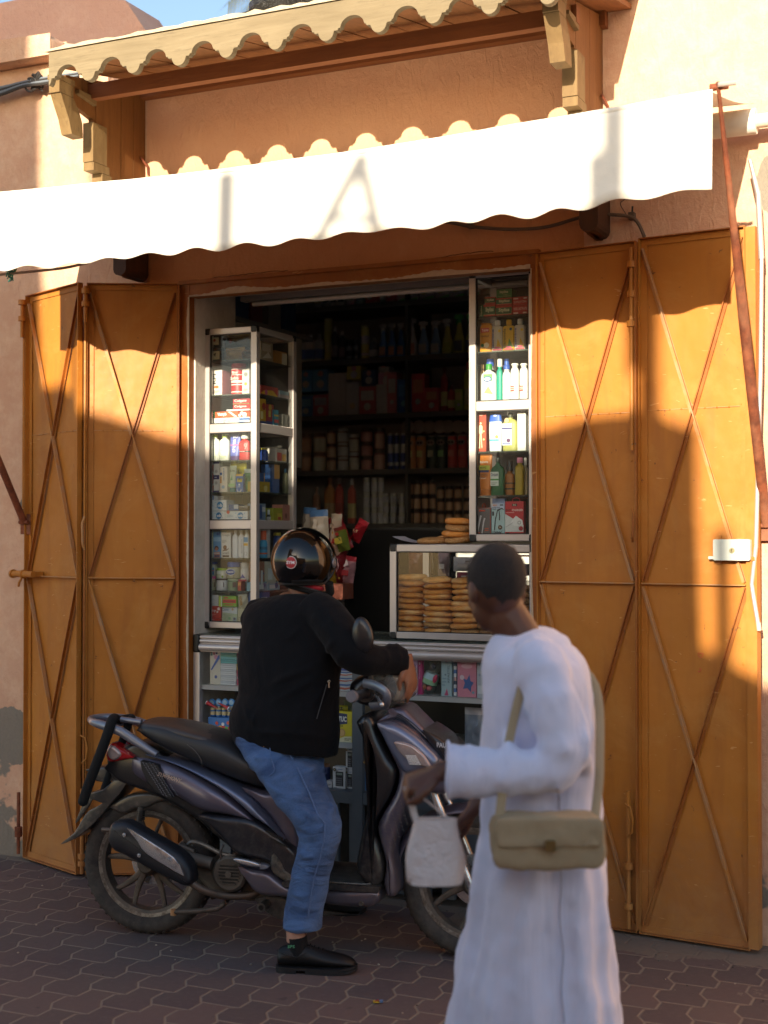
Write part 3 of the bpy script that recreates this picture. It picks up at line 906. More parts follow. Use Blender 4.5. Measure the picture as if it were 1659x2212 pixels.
for j in range(9):
 for i in range(nx+1):
  u = uB+(uA-.01-uB)*i/nx;t_ = j/8
  vs.append((u,dA-.006+(-.094-dA)*t_,zb_at(u)-.001+(zro+.06-zb_at(u))*t_-.02*math.sin(PI*t_)+.004*math.sin(u*7+t_*4)))
b.add(vs,[(j*(nx+1)+i,j*(nx+1)+i+1,(j+1)*(nx+1)+i+1,(j+1)*(nx+1)+i)for j in range(8)for i in range(nx)],'awning_cloth')
tp = part(b,'top_cloth',aw,ang=80);so = tp.modifiers.new('thick','SOLIDIFY');so.thickness = .002
b = MB();b.tube([(uB+(uA-.01-uB)*i/20,dA,zb_at(uB+(uA-.01-uB)*i/20)-.010)for i in range(21)],.012,'awning_cloth',10);b.tube([(uB-.38,dA,zbL),(uB,dA,zbL)],.013,'rusty_paint',10);b.tube([(uA-.01,dA,zbR),(uA+.05,dA,zbR)],.012,'rusty_paint',10)
b.tube([(uA+.02,dA-.02,zbR+.0),(uA+.075,dA+.0,zbR+.005)],.008,'aluminium',8)
part(b,'front_bar',aw)
b = MB();b.tube([(uB,-.11,zro-.055),(uA-.3,-.11,zro-.03)],.022,'awning_cloth',16);b.tube([(uA-.29,-.11,zro-.02),(uA,-.11,zro-.02)],.05,'awning_cloth',16)
b.tube([(uA,-.11,zro-.02),(uA+.05,-.11,zro-.02)],.028,'#d8cbb8',14)
b.tube([(uA+.05,-.11,zro-.02),(uA+.07,-.11,zro-.02)],.03,'rusty_paint',12)
b.tube([(uA+.07,-.11,zro-.02),(uA+.115,-.11,zro-.02)],.013,'rusty_paint',8)
part(b,'roller',aw)
pvR,pvL = F.q(1655,1135,-.05),F.q(52,1128,-.05)
for(u_top,pv,zt_)in((uA+.018,pvR,zbR+.012),(uB-.36,pvL,zbL+.01)):
 b = MB()
 p0 = Vector((u_top,dA-.012,zt_));p1 = Vector((pv.x+.0,-.05,pv.z))
 ax = (p1-p0).normalized();sd = Vector((1,0,0));up = ax.cross(sd).normalized()
 pts = [p0.lerp(p1,i/10)for i in range(11)]
 rad = [(.006+.013*min(1,i/5)**1,.008+.008*min(1,i/4))for i in range(11)]
 b.tube(pts,rad,'rusty_paint',12)
 arm = part(b,'support_arm',aw)
 b = MB();b.box((pv.x-.03,-.04,pv.z-.06),(pv.x+.03,-.004,pv.z+.04),'rusty_paint')
 b.tube([(pv.x-.025,-.055,pv.z),(pv.x+.03,-.055,pv.z)],.01,'rusty_paint',8)
 part(b,'wall_bracket',arm)
gp = F.q(1615,246,-.11)
b = MB()
b.tube([(uA+.10,-.11,zro-.02),(uA+.175,-.11,zro-.02)],.038,'#cfc6b4',20)
b.prism([(.0,-.10),(.045,-.04),(.04,.05),(.0,.055),(-.02,0)],uA+.176,uA+.186,'#8a8378',axis='x',R=Matrix.Translation((0,-.11,zro-.02)))
b.box((uA+.09,-.07,zro-.15),(uA+.17,-.004,zro-.055),'#b9b2a4')
b.tube([(uA+.186,-.11,zro-.015),(uA+.4,-.11,zro+.0)],.008,'rusty_paint',8)
gb = part(b,'gear_box',aw)
b = MB()
cz = zro-.06;cxu = uA+.135
b.tube([(cxu,-.125,cz),(cxu,-.135,cz-.09),(cxu,-.135,cz-.10)],.013,'#d9d4c6',10)
pts = [(cxu+.017*math.sin(a)*1.0,-.137,cz-.15+.045*math.cos(a))for a in[i*2*PI/14 for i in range(15)]]
b.tube(pts,.010,'#d9d4c6',8)
part(b,'crank_hook',aw)
b = MB()
P1 = F.q(1620,345,-.14);P2 = F.q(1642,700,-.14);P3 = F.q(1633,1180,-.14);P4 = F.q(1624,1262,-.14);P5 = F.q(1640,1362,-.15)
for p in(P1,P2,P3,P4,P5):pass
b.tube([P1,F.q(1638,420,-.14),F.q(1645,560,-.14)],[.008,.0115,.0115],'aluminium',10)
b.tube([F.q(1645,560,-.14),F.q(1643,800,-.14),P3,P4],.0085,'aluminium',10)
b.tube([P4,F.q(1627,1285,-.15),P5],.0085,'aluminium',10)
b.tube([F.q(1638,1345,-.15),P5],.0095,'#c9bfae',10)
part(b,'crank_rod',aw,'thin steel crank rod hanging beside the right door')
mat('cable_black',lambda t:(t.base('#2c2826'),t.set(rough=.6)))
mat('cable_dusty',lambda t:(t.base(t.mix(t.noise(9),'#6b5a4c','#45382f')),t.set(rough=.7)))
def curve_pts(pts,n=8):
 out = [];P_ = [Vector(p)for p in pts];P_ = [P_[0]*2-P_[1]]+P_+[P_[-1]*2-P_[-2]]
 for i in range(1,len(P_)-2):
  for k in range(n):
   t = k/n;a,b_,c,d = P_[i-1],P_[i],P_[i+1],P_[i+2]
   out.append(.5*((2*b_)+(c-a)*t+(2*a-5*b_+4*c-d)*t*t+(3*b_-a-3*c+d)*t**3))
 out.append(P_[-2]);return out
def cable(name,label,pts,r,m,d=-.03,extra=None):
 b = MB();p = [F.q(x,y,d)for x,y in pts]
 b.tube(curve_pts(p),r,m,7)
 if extra:extra(b)
 o = p[0];return solo(b,name,label,'cable',origin=tuple(o))
def ex(b):
 for(x,y)in((1017,487),(1365,468)):
  p = F.q(x,y,-.02);b.box((p.x-.012,-.035,p.z-.012),(p.x+.012,-.003,p.z+.016),'cable_dusty')
  b.tube([p,p+Vector((.006,-.012,.04))],.004,'cable_black',6)
 q_ = [F.q(x,y,-.006)for x,y in((1352,462),(1340,440),(1350,425),(1318,395))]
 b.tube(curve_pts(q_),.0016,'cable_dusty',5)
cable('wall_cable','dark cable clipped along the orange wall under the awning, running down behind the right door',[(900,470),(975,481),(1017,489),(1100,495),(1180,490),(1268,466),(1330,464),(1365,470),(1380,485),(1392,512)],.0075,'cable_dusty',-.055,ex)
b = MB()
for k in range(4):
 pts = [F.q(x,y+dy,-.05-.01*k)for(x,y),dy in zip(((-60,200),(0,190),(50,178),(100,168),(170,158)),(k*5,k*5,k*3,k*4,k*3))]
 b.tube(curve_pts(pts),.008,'cable_black' if k%2 else '#6f7780',7)
r4 = random.Random(2)
for k in range(5):
 c = F.q(72,178,-.06);pts = [c+Vector((r4.uniform(-.05,.05),r4.uniform(-.02,.02),r4.uniform(-.05,.05)))for _ in range(5)]
 b.tube(curve_pts(pts),.006,'cable_black',6)
solo(b,'cable_bundle','bundle of old cables knotted on the pink wall at the far left','cables',origin=tuple(F.q(50,180,-.05)))
b = MB()
pts = [F.q(x,y,-.96)for x,y in((-80,594),(0,586),(60,580),(120,573),(170,562))]
b.tube(curve_pts([Vector((p.x,-.9,p.z))for p in pts]),.006,'#a89888',6)
c = Vector((F.q(25,585,-.9).x,-.9,F.q(25,585,-.9).z))
for k in range(4):
 pp = [c+Vector((r4.uniform(-.03,.03),r4.uniform(-.01,.01),r4.uniform(-.05,.02)))for _ in range(5)]
 b.tube(curve_pts(pp),.0028,'#2f8a78',5)
solo(b,'washing_line','pale cord under the awning at far left with a tied green twine','cord',origin=tuple(c))
def qz(x,y,d=0.0):return F.q(x,y,d).z
def qu(x,y,d=0.0):return F.q(x,y,d).x
def case_(name,label,cat,u0,u1,d0,d1,z0,z1,rails,shelves,back=True,s=.030,rail_h=.043,top_h=.03,bot_h=.03,side_glass=True,front_glass=True,shelf_m='glass_shelf'):
 t = thing(name,label,cat,F,(u0,d0,z0))
 b = MB()
 def stile(x0,x1,y0,y1):
  b.rbox((x0,y0,z0+.012),(x1,y1,z1-.012),'aluminium',.001)
 stile(u0,u0+s,d0,d0+s);stile(u1-s,u1,d0,d0+s);stile(u0,u0+s,d1-s,d1);stile(u1-s,u1,d1-s,d1)
 for zz,h in[(z1-top_h,top_h),(z0,bot_h)]+[(r,rail_h)for r in rails]:
  o = .002
  b.box((u0+s+.0005,d0+o,zz),(u1-s-.0005,d0+s-o,zz+h),'aluminium')
  b.box((u0+s+.0005,d1-s+o,zz),(u1-s-.0005,d1-o,zz+h),'aluminium')
  b.box((u0+o,d0+s+.0005,zz),(u0+s-o,d1-s-.0005,zz+h),'aluminium')
  b.box((u1-s+o,d0+s+.0005,zz),(u1-o,d1-s-.0005,zz+h),'aluminium')
 part(b,'frame',t,bev=.003)
 b = MB()
 for x0,x1 in((u0-.001,u0+s+.001),(u1-s-.001,u1+.001)):
  for y0,y1 in((d0-.002,d0+s+.001),(d1-s-.001,d1+.002)):
   for za,zb in((z1-top_h-.001,z1+.003),(z0-.003,z0+bot_h+.001)):
    b = MB();b.box((x0,y0,za),(x1,y1,zb),'black_plastic');part(b,'corner_cap',t,bev=.006)
 edges = [z0+bot_h]+[x for r in sorted(rails)for x in(r,r+rail_h)]+[z1-top_h]
 for i in range(0,len(edges),2):
  za,zb = edges[i],edges[i+1]
  if front_glass:
   b = MB();b.box((u0+s,d0+.010,za),(u1-s,d0+.014,zb),'glass');part(b,'glass_pane',t,smooth=False)
  if side_glass:
   b = MB();b.box((u1-.012,d0+s,za),(u1-.008,d1-s,zb),'glass');part(b,'glass_pane',t,smooth=False)
  b = MB()
  for a_,c_ in(((u0+s,za),(u0+s+.004,zb)),((u1-s-.004,za),(u1-s,zb)),((u0+s+.004,zb-.004),(u1-s-.004,zb)),((u0+s+.004,za),(u1-s-.004,za+.004))):
   b.box((a_[0],d0+.006,a_[1]),(c_[0],d0+.018,c_[1]),'black_plastic')
  part(b,'gasket',t,smooth=False)
 for z in shelves:
  b = MB();b.box((u0+s*.5,d0+.022,z-.006),(u1-s*.5,d1-.02,z),shelf_m);part(b,'shelf',t,smooth=False)
 if back:
  b = MB()
  b.box((u0+.004,d1-.012,z0+.02),(u1-.004,d1-.006,z1-.02),'case_back')
  part(b,'back_panel',t,smooth=False)
 return t
mat('case_back',lambda t:(t.base('#2c2723'),t.set(rough=.35)))
def m_gs(t):
 t.base('#5d675f');t.set(rough=.15,alpha=.55)
mat('glass_shelf',m_gs)
mat('grey_shelf',lambda t:(t.base('#9a9c9b'),t.set(rough=.5)))
DL = .12
LT = dict(u0=-1.722,u1=-1.432,d0=DL,d1=.52,z0=1.165,z1=2.60)
zs = lambda y,x = 495,d = DL+.05:qz(x,y,d)
L_sh = [zs(779),zs(853),zs(995),zs(1063),zs(1205),zs(1276)]
r1_,r2_ = zs(934,d=DL),zs(1143,d=DL)
case_('display_tower','tall aluminium and glass display tower of toiletries at the left side of the doorway','display case',LT['u0'],LT['u1'],LT['d0'],LT['d1'],LT['z0'],LT['z1'],[r1_,r2_],L_sh)
DR = .10
rt = dict(u0=-.350,u1=-.045,d0=DR,d1=.40,z0=1.582,z1=2.765)
zr = lambda y,x = 1085,d = DR+.05:qz(x,y,d)
R_sh = [zr(683),zr(759),zr(975),zr(1070)]
rr = zr(886,d=DR)
case_('display_tower','short aluminium and glass display tower standing on the bread case at right','display case',rt['u0'],rt['u1'],rt['d0'],rt['d1'],rt['z0'],rt['z1'],[rr],R_sh)
BC = dict(u0=-.727,u1=-.040,d0=.09,d1=.50,z0=1.146,z1=1.567)
bt = case_('bread_case','wide glass case on the counter with stacks of round bread','bread case',BC['u0'],BC['u1'],BC['d0'],BC['d1'],BC['z0'],BC['z1'],[],[],back=False,top_h=.033)
b = MB();b.box((BC['u0']+.01,BC['d0']+.02,BC['z1']-.012),(BC['u1']-.01,BC['d1']-.01,BC['z1']-.006),'glass');b.box((BC['u0']+.03,BC['d0']+.03,BC['z0']+.008),(BC['u1']-.03,BC['d1']-.03,BC['z0']+.02),'grey_shelf')
part(b,'base_shelf',bt,smooth=False)
CU0,CU1,CD0,CD1 = -1.715,-.035,.02,.56
zc1,zc2,zc3 = F.q(452,1480,.03).z,F.q(450,1586,.03).z,F.q(780,1712,.02).z
ct = thing('shop_counter','long aluminium and glass shop counter across the doorway with shelves of goods','counter',F,(CU0,CD0,0))
b = MB()
prof = []
for(z0,z1)in((1.062,1.098),(1.100,1.118),(1.120,1.134)):
 b.tube([(CU0+.03,CD0+.012,(z0+z1)/2),(CU1-.03,CD0+.012,(z0+z1)/2)],[((z1-z0)/2*1.0,(z1-z0)/2)]*2,'aluminium',14)
b.box((CU0+.03,CD0+.012,1.058),(CU1-.03,CD0+.04,1.136),'aluminium')
b.box((CU0+.03,CD1-.04,1.058),(CU1-.03,CD1,1.136),'aluminium')
b.box((CU0,CD0+.045,1.06),(CU0+.03,CD1,1.136),'aluminium');b.box((CU1-.03,CD0+.045,1.06),(CU1,CD1,1.136),'aluminium')
for x in(CU0,CU1-.032):
 b.box((x,CD0+.003,.14),(x+.032,CD0+.035,1.055),'aluminium')
part(b,'frame',ct,bev=.002)
b = MB()
b.box((CU0-.002,CD0-.004,1.055),(CU0+.031,CD0+.044,1.14),'black_plastic');part(b,'corner_cap',ct,bev=.006);b = MB();b.box((CU1-.031,CD0-.004,1.055),(CU1+.002,CD0+.044,1.14),'black_plastic')
part(b,'corner_cap',ct,bev=.006)
b = MB();b.box((CU0+.01,CD0+.03,1.137),(CU1-.01,CD1-.01,1.1425),'glass_shelf');part(b,'counter_top',ct,smooth=False)
b = MB();b.box((CU0+.01,CD0+.05,1.115),(CU1-.01,CD1-.02,1.132),'#4a4640');part(b,'counter_deck',ct,smooth=False)
for z in(zc1,zc2):
 b = MB();b.box((CU0+.033,CD0+.02,z-.022),(CU1-.033,CD1-.02,z),'grey_shelf');part(b,'shelf',ct,smooth=False)
xpost0,xpost1 = F.q(759,1600,.0).x,F.q(781,1600,0).x
b = MB();b.box((xpost0,CD0-.012,.14),(xpost1,CD0+.016,1.055),'grey_steel');part(b,'centre_post',ct,smooth=False)
b = MB();b.box((CU0+.03,CD0-.01,zc3-.052),(xpost0-.001,CD0+.05,zc3),'grey_steel');b.box((xpost1+.001,CD0-.01,zc3-.052),(CU1-.03,CD0+.05,zc3),'grey_steel')
b.box((CU0+.03,CD0+.052,zc3-.02),(CU1-.03,CD1,zc3-.001),'grey_steel')
part(b,'lower_rail',ct,smooth=False)
for i in range(14):
 x = xpost0-.132+(i-6)*.112
 if CU0+.03<x<CU1-.08:
  b = MB();b.box((x,CD0+.0,.03),(x+.058,CD0+.022,zc3-.053),'grey_steel');part(b,'slat',ct,smooth=False)
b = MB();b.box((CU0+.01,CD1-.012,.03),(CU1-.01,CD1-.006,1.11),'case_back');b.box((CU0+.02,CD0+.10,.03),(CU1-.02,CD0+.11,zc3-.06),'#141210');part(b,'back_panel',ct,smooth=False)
for(a_,c_)in((CU0+.033,xpost0-.001),(xpost1+.001,CU1-.033)):
 b = MB();b.box((a_,CD0+.008,zc1+.002),(c_,CD0+.012,1.056),'glass');part(b,'glass_pane',ct,smooth=False)
b = MB();A = F.q(545,632,.42);Bq = F.q(1020,598,.42)
tl = thing('batten_light','unlit white fluorescent batten fixed inside the top of the doorway','light fitting',F,(A.x,.42,A.z))
b.box((A.x,.30,2.755),(Bq.x+.4,.35,2.783),'#8f8b86');part(b,'housing',tl,bev=.004)
b = MB();b.tube([(A.x+.06,.325,2.742),(Bq.x+.3,.325,2.742)],.011,'#d8d8d2',10);part(b,'tube',tl)
SZ = [3.232,2.849,2.458,2.069,1.693]
sh = thing('shelf_unit','dark wall shelving full of groceries along the back of the shop','shelving',F,(-3.2,3.3,0))
mat('dark_shelf',lambda t:(t.base('#77746f'),t.set(rough=.5)))
for z in SZ+[1.30,.9]:
 b = MB();b.box((-3.25,3.16,z-.035),(.4,3.60,z),'dark_shelf');part(b,'shelf',sh,smooth=False)
for x in(-3.27,-2.0,-.8,.4):
 b = MB();b.box((x,3.17,.03),(x+.02,3.60,3.7),'dark_shelf');part(b,'upright',sh,smooth=False)
b = MB();b.box((-3.27,3.601,.03),(.42,3.61,3.7),'#c8c6c2');part(b,'back_panel',sh,smooth=False)
sw = thing('wall_cupboard','white wall cupboard high inside the shop at left with dim boxes on it','cupboard',F,(-2.4,.9,2.6))
b = MB();b.box((-2.62,.75,2.0),(-1.92,1.5,2.74),'#a39c92');part(b,'body',sw,smooth=False)
b = MB();b.box((-2.62,.72,2.74),(-1.90,1.6,2.765),'dark_shelf');b.box((-2.62,.72,3.10),(-1.90,1.6,3.125),'dark_shelf');part(b,'shelf',sw,smooth=False)
for i,(c,w_)in enumerate((('#34507a',.16),('#7c3a3a',.12),('#8a8478',.14),('#2e4a6a',.13))):
 b = MB();x = -2.1+.0;y = .78+i*.19
 b.box((-2.15,y,2.766),(-1.95,y+w_,2.766+.2),c);solo(b,'carton',['dim blue carton nearest the doorway on the high wall cupboard','dull red carton on the high wall cupboard','dim grey carton on the high wall cupboard','navy carton farthest back on the high wall cupboard'][i],'box',origin=(-2.05,y,2.766),group='cartons on the wall cupboard',smooth=False)
def rect_at(c0,c1,d):
 """two opposite pixel corners -> u0,u1,z0,z1 on plane y=d"""
 (x0,y0),(x1,y1)= c0,c1;xm,ym = (x0+x1)/2,(y0+y1)/2
 return F.q(x0,ym,d).x,F.q(x1,ym,d).x,F.q(xm,y1,d).z,F.q(xm,y0,d).z
def deco(b,u0,u1,z0,z1,d,ops,R=None):
 k = 0
 for o in ops:
  k+=1;dd = d-.0004*k-.0003
  X = lambda a:u0+(u1-u0)*a
  Z = lambda a:z0+(z1-z0)*a
  if o[0]=='r':
   _,a,c,e,f,col = o
   vs = [(X(a),dd,Z(c)),(X(e),dd,Z(c)),(X(e),dd,Z(f)),(X(a),dd,Z(f))]
   b.add([R@Vector(v)if R is not None else v for v in vs],[(0,1,2,3)],col)
  elif o[0]=='p':
   vs = [(X(a),dd,Z(c))for a,c in o[1]]
   b.add([R@Vector(v)if R is not None else v for v in vs],[list(range(len(vs)))],o[2])
  elif o[0]=='c':
   _,a,c,r,col = o[:5];ry = o[5]if len(o)>5 else r
   vs = [(X(a)+r*(u1-u0)*math.cos(q),dd,Z(c)+ry*(u1-u0)*math.sin(q))for q in[i*2*PI/16 for i in range(16)]]
   b.add([R@Vector(v)if R is not None else v for v in vs],[list(range(16))],col)
  elif o[0]=='t':
   _,s,a,c,e,f,col = o[:7];bold = o[7]if len(o)>7 else.02
   b.text(s,X(a),Z(c),w=(e-a)*(u1-u0),h=(f-c)*(z1-z0),d=dd,m=col,bold=bold,R=R)
  elif o[0]=='v':
   _,s,a,c,e,f,col = o[:7]
   b.text(s,X(e),Z(c),w=(f-c)*(z1-z0),h=(e-a)*(u1-u0),d=dd,m=col,bold=.02,rot=90,R=R)
  elif o[0]=='l':
   _,a,c,e,f,n,col = o
   for i in range(n):
    za = c+(f-c)*(i+.2)/n;zb = c+(f-c)*(i+.6)/n;ee = e if i%3 else a+(e-a)*.7
    vs = [(X(a),dd,Z(za)),(X(ee),dd,Z(za)),(X(ee),dd,Z(zb)),(X(a),dd,Z(zb))]
    b.add([R@Vector(v)if R is not None else v for v in vs],[(0,1,2,3)],col)
def _fin(b,name,label,cat,o,group,ang=38,smooth=True):
 return solo(b,name,label,cat,F,o,group,ang=ang,smooth=smooth)
def carton(name,label,c0,c1,d,th,col,ops=(),zb=None,group=None,cat='box',tilt=0,yaw=0,side=None):
 u0,u1,z0,z1 = rect_at(c0,c1,d)
 if zb is not None:z0 = zb
 R = None
 if tilt or yaw:
  o = Vector((u0,d,z0));R = Matrix.Translation(o)@Matrix.Rotation(math.radians(yaw),4,'Z')@Matrix.Rotation(math.radians(tilt),4,'Y')@Matrix.Translation(-o)
 b = MB();e = .0009
 b.box((u0+e,d,z0+.0005),(u1-e,d+th,z1-e),col,R)
 if side:
  b.box((u1-e,d+.0006,z0+.002),(u1-e+.0005,d+th-.001,z1-.002),side,R)
 deco(b,u0+e,u1-e,z0+.0005,z1-e,d,ops,R)
 return _fin(b,name,label,cat,((u0+u1)/2,d+th/2,z0),group,smooth=False)
def sq_ring(cx,cy,z,rx,ry,p=2.6,seg=20):
 out = []
 for k in range(seg):
  q = 2*PI*k/seg;c,s_ = math.cos(q),math.sin(q)
  out.append((cx+rx*math.copysign(abs(c)**(2/p),c),cy+ry*math.copysign(abs(s_)**(2/p),s_),z))
 return out
def bottle(name,label,c0,c1,d,col,cap,capw=.5,caph=.16,prof=None,flatk=.6,p=3.0,ops=(),bands=(),zb=None,group=None,cat='bottle',neck=.04,capm=None,waist=0,pump=None):
 """body from z0 to 1-caph; cap above"""
 u0,u1,z0,z1 = rect_at(c0,c1,d)
 if zb is not None:z0 = zb
 cx,rx = (u0+u1)/2,(u1-u0)/2-.0008;ry = rx*flatk;cy = d+ry;H = z1-z0
 prof = prof or[(0,.90),(.02,.98),(.05,1),(.45,1-waist),(.80,1),(.90,.93),(.96,.72),(1,.42)]
 b = MB();hb = H*(1-caph-neck)
 rings = [sq_ring(cx,cy,z0+hb*t,rx*r,ry*max(r,.5),p)for t,r in prof]
 n = len(rings[0])
 b.loft(rings,col)
 for(t0,t1,cc)in bands:
  rr = lambda t:1.012
  b.loft([sq_ring(cx,cy,z0+hb*t0,rx*1.01,ry*1.02,p),sq_ring(cx,cy,z0+hb*t1,rx*1.01,ry*1.02,p)],cc,caps=False)
 rc = rx*capw
 b.lathe((cx,cy,0),[(rc*.8,z0+hb),(rc*.8,z0+hb+H*neck)],col,12)
 zc = z0+hb+H*neck
 if pump=='trigger':
  b.lathe((cx,cy,0),[(rc,zc),(rc*.9,zc+H*caph*.35),(rc*.5,zc+H*caph*.4)],cap,12)
  b.prism([(cx-rx*.9,zc+H*caph*.5),(cx-rx*.3,zc+H*caph*.45),(cx+rx*.7,zc+H*caph*.4),(cx+rx*.8,zc+H*caph*.85),(cx+rx*.2,z1),(cx-rx*.8,z1-.004)],cy-rc*.5,cy+rc*.5,cap)
  b.prism([(cx-rx*.6,zc+H*caph*.45),(cx-rx*.3,zc+H*caph*.45),(cx-rx*.5,zc-H*.05),(cx-rx*.65,zc-H*.04)],cy-rc*.25,cy+rc*.25,cap)
 else:
  b.lathe((cx,cy,0),[(rc,zc),(rc*1.01,zc+H*.01),(rc*.98,z1-.003),(rc*.85,z1)],cap,16)
 deco(b,u0,u1,z0,z0+hb,d-.0012,ops)
 return _fin(b,name,label,cat,(cx,cy,z0),group)
def tube_(name,label,c0,c1,d,col,cap,caph=.14,ops=(),zb=None,group=None,top=None,inv=False):
 u0,u1,z0,z1 = rect_at(c0,c1,d)
 if zb is not None:z0 = zb
 cx,rx = (u0+u1)/2,(u1-u0)/2-.0008;ry = .018;cy = d+ry;H = z1-z0
 b = MB()
 b.loft([sq_ring(cx,cy,z0,rx*.86,ry*.95),sq_ring(cx,cy,z0+H*caph,rx*.86,ry)],cap)
 b.loft([sq_ring(cx,cy,z0+H*caph+.001,rx*.9,ry),sq_ring(cx,cy,z0+H*.35,rx*.93,ry*.85),sq_ring(cx,cy,z0+H*.7,rx*.97,ry*.5),sq_ring(cx,cy,z0+H*.95,rx,ry*.12),sq_ring(cx,cy,z1,rx,ry*.10)],col)
 if ops:
  Rt = None
  Rt = Matrix.Translation((0,d-.001,z0))@Matrix.Rotation(math.radians(-math.degrees(math.atan2(ry*.8,H))),4,'X')@Matrix.Translation((0,-d,-z0))
  deco(b,u0,u1,z0,z1,d-.0006,ops,Rt)
 return _fin(b,name,label,'tube',(cx,cy,z0),group)
def jar(name,label,c0,c1,d,col,lid,lidh=.22,zb=None,group=None,ops=(),lidw=1.0,band=None,cat='jar',seg=18):
 u0,u1,z0,z1 = rect_at(c0,c1,d)
 if zb is not None:z0 = zb
 cx,r = (u0+u1)/2,(u1-u0)/2-.0006;cy = d+r;H = z1-z0;zl = z1-H*lidh
 b = MB()
 b.lathe((cx,cy,0),[(r*.9,z0),(r*.99,z0+.003),(r,z0+H*.1),(r,zl-H*.1),(r*.88,zl-.001)],col,seg)
 b.lathe((cx,cy,0),[(r*lidw,zl),(r*lidw*1.01,zl+.002),(r*lidw,z1-.002),(r*lidw*.93,z1)],lid,seg)
 if band:
  for(t0,t1,cc)in band:b.lathe((cx,cy,0),[(r*1.012,z0+H*t0),(r*1.012,z0+H*t1)],cc,seg)
 deco(b,u0,u1,z0,z1,d-.0015,ops)
 return _fin(b,name,label,cat,(cx,cy,z0),group)
def pouch(name,label,c0,c1,d,th,col,topc,ops=(),zb=None,tilt=0,group=None,cat='packet',seed=0,yaw=0,textd=None):
 u0,u1,z0,z1 = rect_at(c0,c1,d)
 if zb is not None:z0 = zb
 r = random.Random(seed);nx,nz = 8,12;b = MB();col,topc = flat(col,.3),flat(topc,.3);W_,H = u1-u0,z1-z0
 o = Vector(((u0+u1)/2,d,z0));R = Matrix.Translation(o)@Matrix.Rotation(math.radians(yaw),4,'Z')@Matrix.Rotation(math.radians(tilt),4,'Y')@Matrix.Translation(-o)
 for sgn in(-1,1):
  vs = []
  for j in range(nz+1):
   for i in range(nx+1):
    a,c = i/nx,j/nz
    bulge = (math.sin(PI*a)**.6)*(math.sin(PI*min(1,max(0,(c-.04)/.92)))**.55)
    bulge*=1+.45*r.uniform(-1,1)*(sgn<0)
    x = u0+W_*(a+.02*math.sin(c*9+seed)*(0 if a in(0,1)else 1))-W_*.05*(bulge-.3)*(a-.5)
    vs.append(R@Vector((x,d+th/2+sgn*th/2*bulge*.98,z0+H*c)))
  fsb,fst = [],[]
  for j in range(nz):
   for i in range(nx):
    f = (j*(nx+1)+i,j*(nx+1)+i+1,(j+1)*(nx+1)+i+1,(j+1)*(nx+1)+i)
    (fst if(j>=nz-2)else fsb).append(f if sgn<0 else f[::-1])
  k = len(b.v);b.add(vs,fsb,col)
  mi = b._m(topc)
  for f in fst:b.f.append([k+q for q in f]);b.mi.append(mi)
 deco(b,u0+W_*.12,u1-W_*.12,z0,z1,d-.003,ops,R)
 return _fin(b,name,label,cat,tuple(o),group,ang=60)
c7 = lambda x,y:(424.7+.15*x,663.6+.15*y)
c8 = lambda x,y:(424.7+.165*x,995.4+.165*y)
r1 = lambda x,y:(962.2+.18*x,564+.18*y)
r2 = lambda x,y:(962.2+.18*x,862.6+.18*y)
c5 = lambda x,y:(398.1+.27*x,1028.5+.27*y)
cb = lambda x,y:(829.5+.24*x,1061.7+.24*y)
c4 = lambda x,y:(464.5+.26*x,1559.4+.26*y)
dl = DL+.045
zL = [L_sh[0],L_sh[1],r1_+.043,L_sh[2],L_sh[3],r2_+.043,L_sh[4],L_sh[5],LT['z0']+.03]
tw = 'in left glass tower'
jar('cream_jar','black lidded little jar with a cream label, upper one of two, '+tw,c7(215,395),c7(332,560),dl,'#2a2018','#17120e',.2,group='two dark jars with cream labels',ops=[('r',.08,.12,.92,.75,'#d8cca8'),('c',.4,.5,.16,'#b04030')])
jar('cream_jar','black lidded little jar with a cream label, lower one of two, '+tw,c7(200,572),c7(345,755),dl,'#2a2018','#17120e',.25,zb=zL[0],group='two dark jars with cream labels',ops=[('r',.08,.12,.92,.7,'#d8cca8'),('p',[(.3,.5),(.5,.3),(.6,.6)],'#3a3228')])
pouch('noodle_packet','clear packet of yellow noodles lying on the top shelf '+tw,c7(350,560),c7(620,755),dl,.10,'#c9a25a','#d9b878',zb=zL[0],seed=3,cat='packet')
pouch('snack_packet','olive foil packet with a small red mark behind the noodles '+tw,c7(345,375),c7(770,580),dl+.11,.06,'#6f6a42','#8a8458',[('c',.3,.45,.08,'#b0503a')],seed=4)
pouch('nut_packet','brown paper-like packet at the right of the noodles '+tw,c7(600,600),c7(780,755),dl+.01,.08,'#8a6242','#a88a68',zb=zL[0],seed=5)
carton('cake_box','white box with pink side and black strokes on its front '+tw,c7(190,905),c7(368,1240),dl,.15,'#e9dfd8',[('v','RPI',.25,.45,.5,.85,'#222222'),('c',.55,.33,.2,'#d07030',.1),('l',.2,.08,.8,.2,3,'#8a7a70')],zb=zL[1],side='#d890a0')
jar('powder_tin','tall red tin with white bands '+tw,c7(455,805),c7(650,1240),dl,'#c2202c','#c01c28',.12,zb=zL[1],band=[(.07,.10,'#f0e8e0'),(.30,.33,'#f0e8e0'),(.38,.45,'#f4ece4'),(.62,.64,'#f0e8e0'),(.80,.82,'#f0e8e0')],ops=[('t','fine',.28,.66,.72,.75,'#f4e8e0'),('t','Sofina',.2,.47,.78,.57,'#f4e8e0')],cat='tin')
carton('cream_box','slim grey and white box beside the red tin '+tw,c7(655,885),c7(760,1240),dl,.06,'#d9d4cc',[('c',.5,.78,.28,'#8c8a86'),('c',.5,.4,.2,'#c8a040'),('l',.2,.1,.8,.22,3,'#666666')],zb=zL[1])
